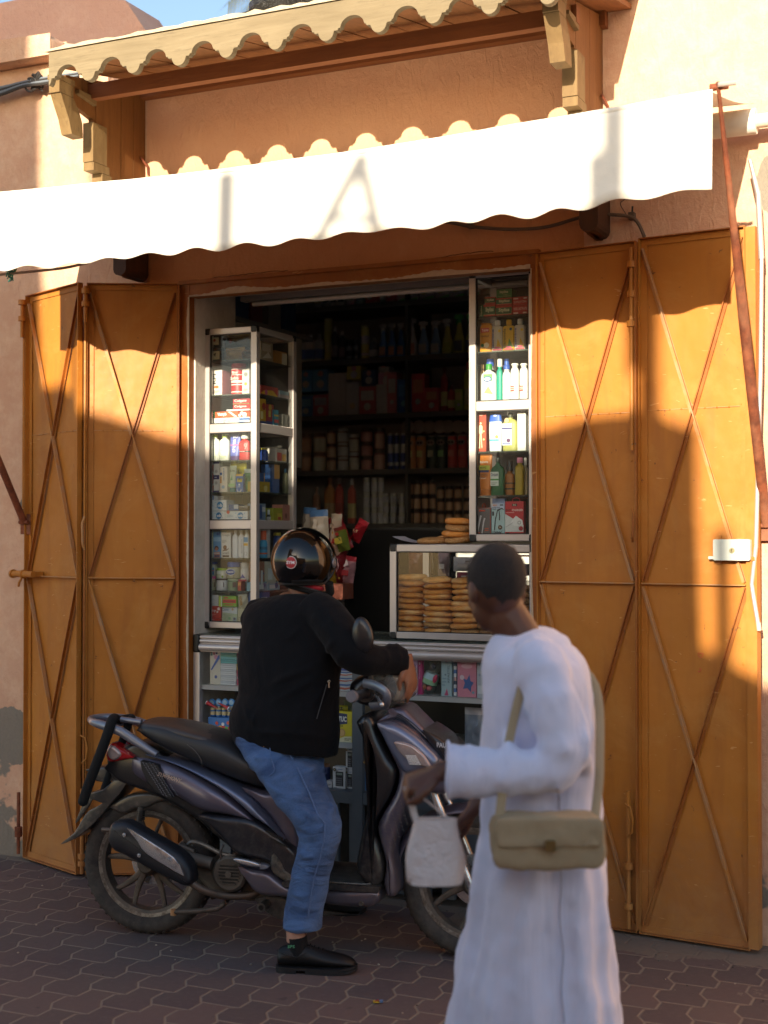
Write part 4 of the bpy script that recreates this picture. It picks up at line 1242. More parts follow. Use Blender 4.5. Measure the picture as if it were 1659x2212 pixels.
carton('toothpaste_box','long white toothpaste box lettered Signal lying '+tw,c7(185,1592),c7(612,1662),dl,.05,'#eceae6',[('t','Signal',.36,.2,.72,.85,'#3a4a70',0),('r',.85,.1,1,.9,'#e8eef6')],zb=zL[2])
carton('toothpaste_box','blue and white toothpaste box to the right of the Signal box '+tw,c7(614,1578),c7(765,1660),dl,.05,'#dfe6f0',[('r',0,.55,1,.85,'#3a6ab0'),('r',0,.1,.5,.35,'#4a7ac0')],zb=zL[2])
zz_ = rect_at(c7(185,1592),c7(612,1662),dl)[3]+.0006
carton('ointment_box','small green box standing on the Signal box '+tw,c7(188,1498),c7(260,1592),dl,.05,'#1f8a4c',[('l',.1,.3,.9,.8,2,'#e8f4ea')],zb=zz_)
carton('toothpaste_box','orange toothpaste box with white script '+tw,c7(265,1500),c7(600,1592),dl,.05,'#df5a2c',[('t','Vamyb',.1,.2,.5,.85,'#ffffff',.05),('p',[(.55,.95),(.68,.95),(.98,.05),(.85,.05)],'#f2ece6')],zb=zz_)
carton('soap_box','orange box with white dots right of the white script box '+tw,c7(602,1500),c7(765,1592),dl,.05,'#d8502c',[('c',.3,.7,.15,'#f4ece0'),('c',.55,.4,.2,'#f4ece0'),('c',.1,.3,.12,'#f4ece0')],zb=zz_)
z2_ = rect_at(c7(265,1500),c7(600,1592),dl)[3]+.0008
carton('cream_box','flat white and pale blue box under the red toothpaste boxes '+tw,c7(430,1466),c7(765,1500),dl+.005,.05,'#e6e8ea',[('r',.0,.2,.5,.5,'#a8c0dc')],zb=z2_)
z3_ = rect_at(c7(430,1466),c7(765,1500),dl+.005)[3]+.0008
carton('toothpaste_box','red toothpaste box with white Colgate lettering, lower of the pair '+tw,c7(522,1398),c7(765,1466),dl+.01,.045,'#c3202c',[('t','Colgate',.08,.2,.82,.85,'#f6e8e4',.02)],zb=z3_)
z4_ = rect_at(c7(522,1398),c7(765,1466),dl+.01)[3]+.0008
carton('toothpaste_box','red toothpaste box with white Colgate lettering, upper of the pair '+tw,c7(522,1316),c7(765,1392),dl+.014,.045,'#b02030',[('t','Colgate',.08,.3,.82,.9,'#f6e8e4',.02),('r',0,0,1,.14,'#7a8a50')],zb=z4_)
for i,x in enumerate((170,312)):
 bottle('lotion_bottle',['white lotion bottle with lime cap nearest the wall '+tw,'white lotion bottle with lime cap beside the purple tube '+tw][i],c7(x,1828),c7(x+143,2200),dl,'#e9ebe2','#b8d030',.5,.12,flatk=.6,zb=zL[3],ops=[('l',.2,.1,.8,.22,2,'#b0c890'),('l',.25,.45,.75,.55,2,'#d0dcc0')],group='lime capped lotion bottles')
tube_('cream_tube','blue to violet hair cream tube '+tw,c7(458,1822),c7(612,2196),dl,'#5a64b8','#4a2a7a',.16,[('t','MO',.35,.84,.8,.93,'#e8e8f8'),('v','crema',.35,.3,.62,.8,'#e8e0f4'),('r',.1,.56,.9,.6,'#c070b0')],zb=zL[3])
bottle('shower_bottle','red, white and black bottle marked with a 9 '+tw,c7(598,1832),c7(752,2196),dl,'#b81f28','#e8e4e0',.62,.16,flatk=.5,zb=zL[3],bands=[(.38,.46,'#26181a')],ops=[('r',.08,.55,.5,.86,'#e2262c'),('t','9',.55,.52,.85,.82,'#e8a0a0'),('l',.15,.4,.85,.45,1,'#e8dede')])
carton('medicine_box','red box half hidden left of the white navy box '+tw,c8(143,50),c8(216,400),dl+.02,.05,'#c03028',[('l',.2,.78,.9,.84,1,'#f0d8d0'),('c',.8,.5,.6,'#d8c0b8',1.2),('c',.8,.5,.5,'#c03028',1.05)],zb=zL[4])
carton('toothbrush_box','narrow white box with navy ends '+tw,c8(220,8),c8(300,398),dl,.03,'#e6e2de',[('r',0,.93,1,1,'#3a2f6a'),('r',0,.42,1,.56,'#35306e'),('r',0,0,1,.05,'#4a3a78'),('c',.5,.68,.25,'#b8b4b0'),('c',.5,.3,.25,'#b8b4b0'),('l',.2,.46,.8,.52,1,'#e8e4f0')],zb=zL[4])
carton('plaster_box','white box with blue writing up its side and orange marks '+tw,c8(300,75),c8(402,400),dl,.05,'#ebe2d6',[('v','comed',.45,.45,.62,.93,'#3a6ab0'),('r',.08,.35,.28,.62,'#e0a050'),('c',.2,.72,.16,'#4a70b0'),('c',.5,.2,.2,'#a0b8d8')],zb=zL[4])
tube_('face_tube','green and white aloe face cream tube with teal foot '+tw,c8(410,62),c8(502,402),dl,'#cfd8bc','#1f7a80',.16,[('t','andina',.15,.78,.9,.84,'#3a4a3a'),('p',[(.3,.45),(.5,.65),(.6,.45)],'#58a860'),('r',.05,.2,.95,.32,'#a8d090')],zb=zL[4])
tube_('sun_tube','bright yellow tube standing behind the blue box, left one, '+tw,c8(418,8),c8(512,200),dl+.05,'#d8cc20','#c8bc18',.1,zb=zL[4]+.0)
tube_('sun_tube','bright yellow tube with script standing behind the blue box, right one, '+tw,c8(505,20),c8(632,180),dl+.045,'#dcd022','#c8bc18',.1,[('t','fee',.2,.55,.6,.75,'#5a5a20')],zb=zL[4])
carton('insect_plug_box','blue insect repellent box with yellow Raid lettering '+tw,c8(512,170),c8(610,406),dl,.05,'#1f62b8',[('r',0,.88,1,1,'#e8b830'),('r',.22,.6,.92,.76,'#1a1a30'),('t','Raid',.22,.54,.88,.74,'#f0d820',.04),('c',.5,.4,.12,'#d8e8f8'),('l',.25,.25,.75,.34,2,'#c8dcf4'),('c',.5,.1,.3,'#e8f0f8'),('c',.5,.13,.25,'#1f62b8')],zb=zL[4])
pouch('herb_packet','green translucent packet leaning by the tower post '+tw,c8(602,105),c8(688,400),dl+.02,.03,'#4e9a5c','#c8d4cc',[('l',.1,.35,.9,.6,3,'#2f6a40')],zb=zL[4],seed=6)
def obbox(c0,c1,label,zb,dd=0,corner='#e8a020',right=False):
 return carton('tampon_box',label,c0,c1,dl+dd,.08,'#dfe6ec',[('c',.68,.5,.17 if not right else.14,'#e8eef2'),('c',.68,.5,.165 if not right else.13,'#1e84c0'),('t','ob',.56,.36,.80,.66,'#eef4f8',.03),('c',.14,1.0-.1,.07,corner),('l',.08,.3,.36,.62,4,'#9ab8cc'),('c',.48,.78,.02,'#58a8d0'),('c',.5,.3,.02,'#58a8d0'),('c',.88,.75,.02,'#58a8d0'),('c',.9,.28,.02,'#58a8d0')],zb=zb,group='white and blue ob boxes',side='#b8c8d4')
obbox(c8(130,657),c8(370,776),'white and blue ob box, lower left of the three '+tw,zL[5])
obbox(c8(371,657),c8(672,776),'wide ob box with red corner, lower right of the three '+tw,zL[5],corner='#d04030',right=True)
zo = rect_at(c8(130,657),c8(370,776),dl)[3]+.0008
obbox(c8(130,512),c8(392,655),'white and blue ob box stacked on the other two '+tw,zo)
zo2 = rect_at(c8(130,512),c8(392,655),dl)[3]+.0008
carton('plaster_box','flat blue striped box lying on the topmost ob box '+tw,c8(145,452),c8(275,512),dl+.01,.06,'#dfe2e6',[('r',.02,0,.12,1,'#2850a0'),('r',.5,0,.62,1,'#2f70c0')],zb=zo2)
carton('plaster_box','plain white flat box at the right of the blue striped one '+tw,c8(276,460),c8(350,512),dl+.012,.06,'#a8a4a4',[('l',.2,.3,.8,.7,2,'#8a8484')],zb=zo2)
carton('razor_box','dark blue flat box on the wide ob box '+tw,c8(415,566),c8(548,655),dl+.02,.06,'#1f5a9a',[('r',.55,.3,1,.9,'#b8c4d0')],zb=zo)
carton('comb_box','black flat box with a silver rim on the wide ob box '+tw,c8(550,588),c8(678,655),dl,.06,'#1c1a1c',[('r',0,.75,1,.85,'#c8c8c8'),('l',.1,.1,.9,.5,2,'#4a4a4e')],zb=zo)
carton('sunscreen_box','pale yellow tall box with a red line '+tw,c8(110,920),c8(215,1256),dl,.05,'#d8d49a',[('r',.12,.47,.75,.50,'#c04838'),('t','50',.2,.55,.75,.66,'#c8b890',0),('l',.15,.12,.6,.2,2,'#b0a870'),('r',0,.93,1,.97,'#b8b07c')],zb=zL[6])
carton('sunscreen_box','sky blue sun cream box picturing a tanned swimmer '+tw,c8(216,922),c8(320,1258),dl,.05,'#6fa0cc',[('t','60',.45,.84,.9,.97,'#3a50a0',.03),('r',0,.62,1,.78,'#9cc0e0'),('c',.45,.36,.28,'#5a3828'),('c',.45,.33,.2,'#b88068'),('r',.15,.0,.9,.22,'#c08a74'),('r',.2,.02,.85,.10,'#5a4a6a'),('r',.1,.15,.9,.19,'#dcc8c0')],zb=zL[6])
carton('snail_cream_box','white snail cream box with a brown snail '+tw,c8(322,936),c8(448,1258),dl,.05,'#dcdcdc',[('t','Collagen',.1,.84,.9,.94,'#606468',0),('c',.4,.41,.2,'#6a3c2a'),('c',.4,.41,.12,'#8a5a44'),('p',[(.12,.31),(.8,.34),(.92,.48),(.84,.38),(.6,.28),(.2,.27)],'#7a4c3a'),('t','Snail',.12,.14,.8,.25,'#6a6e74',0),('r',.15,.03,.85,.10,'#3a2a26'),('l',.1,.58,.6,.72,3,'#9a9ea2')],zb=zL[6],side='#b0b0b4')
bottle('milk_bottle','plain white slim bottle, left of two, '+tw,c8(458,900),c8(534,1258),dl,'#dfe2e8','#e4e4e8',.5,.12,flatk=.7,zb=zL[6],group='plain white slim bottles')
bottle('milk_bottle','white slim bottle with writing up its edge, right of two, '+tw,c8(535,905),c8(612,1258),dl,'#dcdcde','#e0e0e2',.5,.12,flatk=.7,zb=zL[6],group='plain white slim bottles',ops=[('v','bioderm',.62,.2,.78,.8,'#9a9a9e')])
bottle('spray_bottle','white bottle with blue and yellow label by the tower post '+tw,c8(612,900),c8(680,1258),dl,'#e2e4e6','#d8e4ee',.6,.1,flatk=.7,zb=zL[6],ops=[('r',.1,.65,.9,.85,'#4a90c0'),('r',.1,.5,.9,.6,'#e0b030'),('c',.5,.18,.3,'#88888c'),('c',.5,.18,.25,'#e2e4e6')])
zt_ = zL[7]
jar('cream_jar','cream coloured jar with pink lid, lower row at left '+tw,c8(135,1512),c8(225,1694),dl,'#a8a07c','#c83a80',.18,zb=zt_)
jar('cream_jar','white jar with brown lid, lower row '+tw,c8(226,1545),c8(366,1694),dl,'#d4d2d2','#4a3530',.12,zb=zt_,ops=[('r',.02,.3,.1,.7,'#5a3830'),('r',.9,.3,.98,.7,'#5a3830')])
jar('gel_jar','pale green clear jar in the lower row '+tw,c8(368,1550),c8(532,1694),dl,'#93a07c','#b0b898',.14,zb=zt_,ops=[('r',.64,.3,.95,.75,'#6a4a3a')])
carton('ointment_box','tiny orange box at the end of the jar row '+tw,c8(536,1576),c8(584,1690),dl,.04,'#c05028',[('r',.1,.55,.9,.9,'#e0a050')],zb=zt_)
jar('cream_jar','blue lidded jar with blue label, upper row at left '+tw,c8(146,1322),c8(240,1510),dl+.02,'#b8b8a4','#24409a',.18,zb=None,ops=[('r',.1,.1,.9,.6,'#3a80b8'),('r',.15,.35,.85,.42,'#d05070')])
jar('cream_jar','white jar with lime green lid, upper row '+tw,c8(228,1405),c8(362,1543),dl,'#e2e4dc','#9cc030',.22,ops=[('l',.2,.1,.7,.45,3,'#a8b880'),('c',.85,.2,.1,'#88b030')])
jar('petroleum_jelly_jar','clear jar with big blue lid and blue oval label '+tw,c8(362,1325),c8(536,1545),dl,'#a8a890','#2458a8',.3,ops=[('c',.48,.40,.36,'#dfe6ee',.22),('c',.48,.40,.33,'#1f4a9c',.19),('t','Vaselin',.22,.36,.74,.48,'#e8eef6')])
jar('cream_jar','white lidded jar with a blue mound on its label '+tw,c8(550,1335),c8(658,1572),dl+.004,'#d6d2ce','#c4c0ba',.28,ops=[('p',[(.2,.15),(.5,.38),(.85,.15)],'#3a3a90'),('r',0,-.02,1,.08,'#b02030')])
carton('soap_box','red box lettered Finny '+tw,c8(97,1902),c8(320,2062),dl,.09,'#cc4438',[('t','Finny',.16,.48,.72,.78,'#f4e8e4',.02),('l',.2,.18,.7,.4,2,'#e8a090'),('c',.88,.8,.08,'#f0dcd4'),('c',.8,.55,.06,'#f0dcd4')],side='#a83a30')
carton('soap_box','red soap box lying flat at the bottom left '+tw,c8(112,2063),c8(320,2112),dl,.09,'#cc3c30',[('t','Finny',.3,.15,.6,.75,'#f4e8e4',.01)],zb=zL[8])
carton('soap_box','white box with a child face outline above the Finny box '+tw,c8(115,1752),c8(288,1900),dl,.08,'#d2d0ce',[('c',.12,.3,.12,'#c89a80'),('c',.1,.42,.1,'#302824'),('l',.3,.5,.7,.64,2,'#9a9a9a'),('r',.35,.12,.55,.24,'#222222')])
carton('soap_box','cream flat box behind the green box '+tw,c8(232,1712),c8(436,1768),dl+.06,.06,'#b8b8a4')
carton('pest_box','lime green box with red band lettered Novopac '+tw,c8(292,1768),c8(524,1912),dl,.07,'#86b428',[('r',.22,.34,.98,.68,'#d83828'),('t','Novopac',.28,.4,.9,.62,'#8a1c20',.03),('r',.3,.78,.52,.92,'#c83828'),('r',.34,.14,.82,.22,'#c83828'),('r',0,0,.13,1,'#c8dc58'),('r',.13,0,.18,1,'#f0f0e8')])
carton('soap_box','white box lettered Dove under the green box '+tw,c8(322,1914),c8(532,2112),dl+.012,.07,'#ccd0d4',[('t','Dove',.08,.72,.46,.94,'#4a5a80',0),('c',.72,.85,.07,'#c8a070')],zb=zL[8])
carton('identity_card','pale green identity card leaning on the white box lettered Dove '+tw,c8(328,1982),c8(530,2106),dl-.004,.0015,'#a9b596',[('r',.72,.15,.95,.62,'#8a949c'),('c',.83,.45,.07,'#4a4a50'),('l',.06,.15,.6,.85,5,'#8a9878'),('c',.5,.45,.08,'#78a070')],cat='card',tilt=5)
pouch('soap_packet','cream wrapped bar of soap with yellow and black writing '+tw,c8(528,1745),c8(650,1930),dl,.03,'#cbc4a8','#d8d4c0',[('v','savon',.3,.2,.7,.85,'#b08020')],tilt=-4,seed=8)
carton('soap_box','plain cream box under the wrapped soap '+tw,c8(534,1932),c8(668,2112),dl,.06,'#c2ba96',[('r',.1,.3,.5,.35,'#a09a78')],zb=zL[8])
def sideq(x,y,u):
 r = F.I.to_3x3()@ray(x,y);c = F.I@Vector((0,0,CAMH));t_ = (u-c.x)/r.x
 return c+r*t_
US = LT['u1']-.022
tws = 'in left tower side'
def sbox(name,label,c0,c1,col,ops=(),zb=None,th=.06,cat='box',du=0):
 a = sideq(*((c0[0]),(c0[1]+c1[1])/2),US-du);c = sideq(c1[0],(c0[1]+c1[1])/2,US-du)
 m = (c0[0]+c1[0])/2;z1 = sideq(m,c0[1],US-du).z;z0 = sideq(m,c1[1],US-du).z
 if zb is not None:z0 = zb
 b = MB();y0,y1 = a.y,c.y
 b.box((US-du-th,y0,z0+.0005),(US-du,y1-.002,z1),col)
 R = Matrix.Translation((US-du,y0,z0))@Matrix.Rotation(math.radians(90),4,'Z')
 deco(b,0,y1-y0,0,z1-z0,0,ops,R)
 return solo(b,name,label,cat,F,(US-du-th/2,(y0+y1)/2,z0),smooth=False)
def sbottle(name,label,c0,c1,col,cap,capw=.5,caph=.2,zb=None,ops=()):
 xm = (c0[0]+c1[0])/2;ym = (c0[1]+c1[1])/2
 c = sideq(xm,ym,US-.02);hw = abs(c1[0]-c0[0])/2/470
 z1 = sideq(xm,c0[1],US-.02).z;z0 = sideq(xm,c1[1],US-.02).z if zb is None else zb
 b = MB();H = z1-z0
 b.loft([sq_ring(c.x,c.y,z0+H*(1-caph)*t,hw*r,hw*r,2.6)for t,r in((0,.9),(.04,1),(.75,1),(.92,.8),(1,.5))],col)
 b.lathe((c.x,c.y,0),[(hw*capw,z0+H*(1-caph)),(hw*capw,z1-.003),(hw*capw*.85,z1)],cap,14)
 for(t0,t1,cc)in ops:b.loft([sq_ring(c.x,c.y,z0+H*(1-caph)*t,hw*1.02,hw*1.02,2.6)for t in(t0,t1)],cc,caps=False)
 return solo(b,name,label,'bottle',F,(c.x,c.y,z0))
z0_ = zL
sbox('foil_bag','crumpled clear bag of nuts on the top shelf '+tws,c7(925,505),c7(1100,830),'#8f7b66',[('r',.1,.5,.8,.9,'#b8a896'),('p',[(.1,.1),(.6,.5),(.9,.2)],'#c8beb0')],zb=zL[0])
sbox('card_pack','orange and white folded cardboard pack on the top shelf '+tws,c7(1130,640),c7(1300,890),'#a06a28',[('r',.55,0,1,.9,'#c8bca8'),('r',.4,0,.55,1,'#b87820')],zb=zL[0])
sbox('sweet_bag','bag of yellow and red sweets lying on the second shelf '+tws,c7(925,1140),c7(1170,1300),'#b02a20',[('p',[(0,.1),(1,.0),(.7,.6),(.2,.5)],'#e0b420'),('c',.3,.3,.08,'#d05090')],zb=zL[1],th=.1)
sbox('medicine_box','pale pink and blue box on the second shelf '+tws,c7(1190,1215),c7(1370,1400),'#9a8488',[('r',0,.5,.75,1,'#6a8a98'),('r',.78,0,1,1,'#a87838')],zb=zL[1])
sbox('sweet_box','yellow and gold sweet box on the third shelf '+tws,c7(912,1320),c7(1000,1640),'#d8a820',[('r',.1,.2,.5,.5,'#fff0b0'),('r',0,0,1,.12,'#2a4a9a'),('c',.6,.7,.3,'#b02828')],zb=zL[2])
sbox('sweet_box','red sweet box with gold edge on the third shelf '+tws,c7(1003,1400),c7(1110,1690),'#b02228',[('r',.3,.4,.6,.7,'#e8c848'),('r',0,0,1,.2,'#2a3a90'),('c',.5,.85,.2,'#e0b020')],zb=zL[2],du=.01)
sbox('sweet_box','turquoise sweet box on the third shelf '+tws,c7(1115,1480),c7(1180,1720),'#2a90b0',[('r',0,.2,1,.4,'#d04848'),('r',0,.6,1,.7,'#e8c040')],zb=zL[2])
sbox('cream_box','grey box with a dark oval on the third shelf '+tws,c7(1240,1550),c7(1375,1750),'#8f8a82',[('c',.65,.45,.18,'#2a2824',.3)],zb=zL[2])
sbottle('shampoo_bottle','blue bottle with yellow cap on the fourth shelf '+tws,c7(920,2030),c7(1030,2290),'#2a4a9c','#d8c838',.9,.12,zb=zL[3])
sbox('sachet_box','white box with red and yellow circles on the fourth shelf '+tws,c7(1145,2040),c7(1300,2290),'#b0a8a0',[('r',.1,.1,.5,.7,'#c03030'),('r',.55,.1,.9,.6,'#d8a030')],zb=zL[3])
sbox('medicine_box','blue box with orange edge on the fifth shelf '+tws,c8(815,160),c8(890,275),'#2a5a9c',[('r',.85,0,1,1,'#e0a030')],zb=zL[4]+.05,du=.02)
sbox('medicine_box','yellow box with a small sun mark on the fifth shelf '+tws,c8(812,275),c8(962,430),'#c8a41c',[('c',.6,.35,.15,'#e8d890'),('l',.3,.6,.8,.7,1,'#7a6a20')],zb=zL[4])
sbox('cream_box','tall blue box with an orange corner on the fifth shelf '+tws,c8(985,50),c8(1085,455),'#2a5aa0',[('r',.3,.5,1,1,'#d89a28')],zb=zL[4],du=.03)
sbottle('oil_bottle','olive clear bottle with blue cap on the fifth shelf '+tws,c8(1120,105),c8(1200,465),'#6a6a48','#3a80a8',.4,.15,zb=zL[4])
sbottle('dropper_bottle','black dropper bottle with white cap on the sixth shelf '+tws,c8(915,640),c8(970,810),'#2a2a2c','#d8d8d8',.6,.45,zb=zL[5],ops=[(.1,.6,'#c8c8c8')])
sbox('toothbrush_pack','blue and white tilted pack on the sixth shelf '+tws,c8(808,560),c8(905,810),'#7a90a8',[('r',.1,.1,.5,.9,'#2a5090'),('r',.5,.5,.9,.8,'#d0d4d8')],zb=zL[5])
sbox('tea_box','lime green and yellow box on the sixth shelf '+tws,c8(1010,620),c8(1125,825),'#a8a828',[('r',.4,0,.9,.6,'#d8c040'),('r',.45,.05,.8,.3,'#c04030')],zb=zL[5])
sbox('cream_box','salmon pink box at the back of the sixth shelf '+tws,c8(1130,575),c8(1240,830),'#c07868',[('r',.75,0,1,1,'#d89038'),('c',.35,.3,.15,'#8a4038')],zb=zL[5])
sbottle('sun_lotion_bottle','sky blue sun lotion bottle with orange cap '+tws,c8(820,915),c8(932,1270),'#3a98c4','#d8561c',.72,.34,zb=zL[6],ops=[(.2,.28,'#c85a28'),(.45,.62,'#2a6a90')])
sbox('cream_box','white slim box behind the sky blue lotion bottle',c8(930,885),c8(965,1270),'#c4bebc',[('v','care',.3,.3,.7,.8,'#a89a9a')],zb=zL[6])
sbottle('cream_pot','blue pot with yellow lid on the seventh shelf '+tws,c8(1000,940),c8(1110,1150),'#2a4890','#c8b030',.95,.12,zb=zL[6])
for i,(x0,y0,x1,y1,c,lb)in enumerate(((830,1320,890,1690,'#a06a50','brown and white bottle on the eighth shelf '),(915,1320,1040,1560,'#cfc8b4','big cream packet on the eighth shelf '),(800,1585,925,1700,'#7aa0b0','pale blue packet of wipes, left one at the eighth shelf foot '),(930,1590,1090,1700,'#8ab4c4','pale blue packet of wipes, right one at the eighth shelf foot '))):
 sbox(('bottle' if i==0 else 'packet'),lb+tws,c8(x0,y0),c8(x1,y1),c,[('r',.15,.2,.6,.7,'#e0e4e4'),('c',.7,.6,.12,'#3a5a90')],zb=zL[7]if i!=1 else zL[7]+.03,cat='bottle' if i==0 else 'packet')
sbox('packet','blue and white packet at the very bottom '+tws,c8(820,1705),c8(960,1850),'#3a5a9a',[('r',.2,.3,.7,.8,'#c8d4dc')],zb=zL[8],cat='packet')
dr = DR+.045
zR = [R_sh[0],R_sh[1],rr+.043,R_sh[2],R_sh[3],rt['z0']+.03]
trt = 'in right glass tower'
def styl(c0,c1,label,zb=None,top='#c02c28',dd=0,full=False):
 ops = [('r',0,.18,1,.82,'#1f5a34'),('t','Styliss',.18,.32,.86,.76,'#e8e4c0',.03),('r',.03,.155,.97,.18,'#e8d8b0')]if not full else[('t','Styliss',.2,.45,.76,.84,'#e8e4c0',.03),('t','Tonic',.45,.25,.72,.4,'#c8d4a0',0),('r',.1,.12,.9,.15,'#c8c890')]
 return carton('hair_cream_box',label,c0,c1,dr+dd,.07,top if not full else '#2a7a3c',ops,zb=zb,group='hair cream boxes')
styl(r1(455,517),r1(600,650),'red and green Styliss box, bottom left of the pile '+trt,zR[0])
styl(r1(603,532),r1(797,640),'red and green Styliss box, bottom centre of the pile '+trt,zR[0])
zA = rect_at(r1(455,517),r1(600,650),dr)[3]+.0008;zB = rect_at(r1(603,532),r1(797,640),dr)[3]+.0008
styl(r1(470,430),r1(600,517),'red and green Styliss box, middle left of the pile '+trt,zA)
styl(r1(605,440),r1(800,532),'red and green Styliss box, middle of the pile '+trt,zB)
zC = rect_at(r1(605,440),r1(800,532),dr)[3]+.0008
styl(r1(610,335),r1(800,440),'all green Styliss box on top of the pile '+trt,zC,full=True)
carton('hair_cream_box','green Styliss box standing on end left of the pile '+trt,r1(410,520),r1(455,650),dr,.07,'#256b38',[('v','Styliss',.2,.1,.8,.9,'#e8e4c0')],zb=zR[0],group='hair cream boxes')
carton('hair_dye_box','red box lettered WELLASTRATE, lower of two '+trt,r1(805,528),r1(985,632),dr,.07,'#b8242c',[('t','WELLASTRATE',.06,.5,.98,.78,'#e8c0b8',.01),('r',.05,.12,.38,.26,'#e8d0c8'),('r',.7,.12,.95,.26,'#e8d0c8')],zb=zR[0],group='two red hair dye boxes')
zD = rect_at(r1(805,528),r1(985,632),dr)[3]+.0008
b_ = carton('hair_dye_box','red box lettered upside down, upper of two '+trt,r1(805,425),r1(985,528),dr,.07,'#b8242c',[('r',.05,.72,.38,.86,'#e8d0c8'),('r',.75,.74,.98,.86,'#e8d0c8')],zb=zD,group='two red hair dye boxes')
bb = MB();u0,u1,z0,z1 = rect_at(r1(805,425),r1(985,528),dr)
bb.text('WELLASTRATE',u1-.004,zD+(z1-zD)*.5,w=(u1-u0)*.85,h=(z1-zD)*.25,d=dr-.0012,m='#e8c0b8',bold=.01,rot=180)
tp_ = part(bb,'lettering',b_)
bottle('shampoo_bottle','yellow vanilla shampoo bottle with red badge '+trt,r1(400,745),r1(558,1072),dr,'#e09a1c','#d88f18',.9,.02,flatk=.5,zb=zR[1],prof=[(0,.88),(.03,.97),(.1,1),(.85,1),(.95,.94),(1,.8)],ops=[('r',.18,.72,.8,.88,'#d04038'),('t','Tabiti',.24,.76,.74,.85,'#f4e0d0'),('t','VANILLE',.2,.55,.78,.62,'#5a3010'),('c',.6,.25,.2,'#f0e0b8'),('c',.3,.25,.12,'#3a8a3a')])
def jas(c0,c1,label,yellow=False):
 return bottle('cologne_bottle',label,c0,c1,dr,'#e0b418' if yellow else '#cfc6b4','#e8b818' if yellow else '#e4e2e0',.5,.15,flatk=.5,zb=zR[1],prof=[(0,.9),(.02,1),(.93,1),(.98,.9),(1,.6)],p=5,ops=[('v','citronela' if yellow else 'Jazmine',.06,.12,.3,.88,'#4a4a18' if yellow else '#2a3a88'),('p',[(.45,.1),(.6,.5),(.95,.15)],'#58963a' if yellow else '#e0b020'),('c',.75,.85 if yellow else.8,.12,'#2a5a58' if yellow else '#e8c020'),('r',.15,.04,.95,.1,'#b83a50'),('r',.35,.12,.8,.18,'#d85078')],group='slim cologne bottles')
jas(r1(550,708),r1(682,1064),'white capped Jazmine cologne bottle right of the vanilla shampoo '+trt)
jas(r1(684,700),r1(820,1058),'all yellow citronela cologne bottle '+trt,True)
jas(r1(822,690),r1(952,1050),'white capped Jazmine cologne bottle by the right post '+trt)
bottle('shampoo_bottle','white shampoo bottle with green cap and blue oval badge '+trt,r1(410,1232),r1(602,1662),dr,'#e8eae4','#2e9a3c',.4,.15,flatk=.5,zb=zR[2],ops=[('r',.25,.68,.8,.9,'#7ab070'),('c',.5,.74,.26,'#3a5aa8',.16),('c',.5,.74,.2,'#c8dcf0',.11),('p',[(.3,.3),(.55,.5),(.85,.25)],'#a8c878')])
bottle('shampoo_bottle','orange and white bottle half hidden at the left '+trt,r1(405,1240),r1(470,1660),dr+.07,'#e0c090','#d8b070',.6,.1,zb=zR[2])
bottle('gel_bottle','narrow teal bottle with square white cap '+trt,r1(603,1172),r1(678,1658),dr,'#12a08a','#e2e0dc',.85,.18,flatk=1,zb=zR[2])
bottle('lotion_bottle','white lotion bottle with blue cap '+trt,r1(676,1245),r1(775,1662),dr,'#e8e8ea','#2858b8',.8,.12,flatk=.6,zb=zR[2])
for i,x in enumerate((772,880)):
 bottle('lotion_bottle',['white bottle with a red striped patch, left one, ','white bottle with a red striped patch, right one, '][i]+trt,r1(x,1226),r1(x+104,1660),dr,'#ebe9e6','#eceae6',.85,.05,flatk=.6,zb=zR[2],ops=[('r',.1,.28,.5,.44,'#b04838'),('r',.1,.33,.5,.35,'#ece8e4'),('r',.1,.38,.5,.40,'#ece8e4')],group='white bottles with red patch')
for i,(x0,x1_)in enumerate(((460,590),(685,770))):
 bottle('spray_bottle',['blue topped bottle standing behind the green capped shampoo ','blue topped bottle standing behind the blue capped lotion '][i]+trt,r1(x0,1172),r1(x1_,1660),dr+.08,'#d8dce4','#3060c0',.7,.16,zb=zR[2])
carton('balm_box','red tall box with a white figure of a man '+trt,r2(364,140),r2(490,628),dr,.05,'#c03c20',[('r',.04,.02,.95,.74,'#c8481f'),('c',.5,.9,.2,'#e8a088',.06),('c',.48,.70,.09,'#f4e0c0'),('p',[(.3,.45),(.3,.62),(.4,.66),(.56,.66),(.66,.62),(.66,.45),(.58,.45),(.56,.40),(.40,.40),(.38,.45)],'#f4dcb8'),('p',[(.38,.40),(.47,.40),(.42,.08),(.34,.08)],'#f4dcb8'),('p',[(.49,.40),(.58,.40),(.66,.1),(.58,.08)],'#f4dcb8'),('c',.16,.58,.09,'#f0c890'),('c',.16,.45,.09,'#f0c890'),('c',.8,.5,.09,'#f0c890'),('c',.8,.3,.1,'#f0c890'),('c',.22,.1,.1,'#f0c890')],zb=zR[3],side='#8a2028')
bottle('shampoo_bottle','white shampoo bottle with blue shoulder '+trt,r2(512,178),r2(672,626),dr,'#e6ecf2','#2860c8',.55,.02,flatk=.45,zb=zR[3],prof=[(0,.85),(.04,.92),(.3,.95),(.65,1),(.84,.96),(.85,.96)],bands=[],ops=[('r',.12,.30,.82,.35,'#4aa8c0'),('c',.65,.42,.12,'#d8a060')])
u0,u1,z0,z1 = rect_at(r2(512,178),r2(672,626),dr)
bb = MB();rx = (u1-u0)/2;cx = (u0+u1)/2;H = z1-zR[3]
bb.loft([sq_ring(cx,dr+rx*.45,zR[3]+H*t,rx*r,rx*.45*r,3)for t,r in((.80,.97),(.92,.86),(1.0,.80))],'#2860c8')
part(bb,'cap',[o for o in bpy.data.objects if o.get('label')=='white shampoo bottle with blue shoulder '+trt][0])
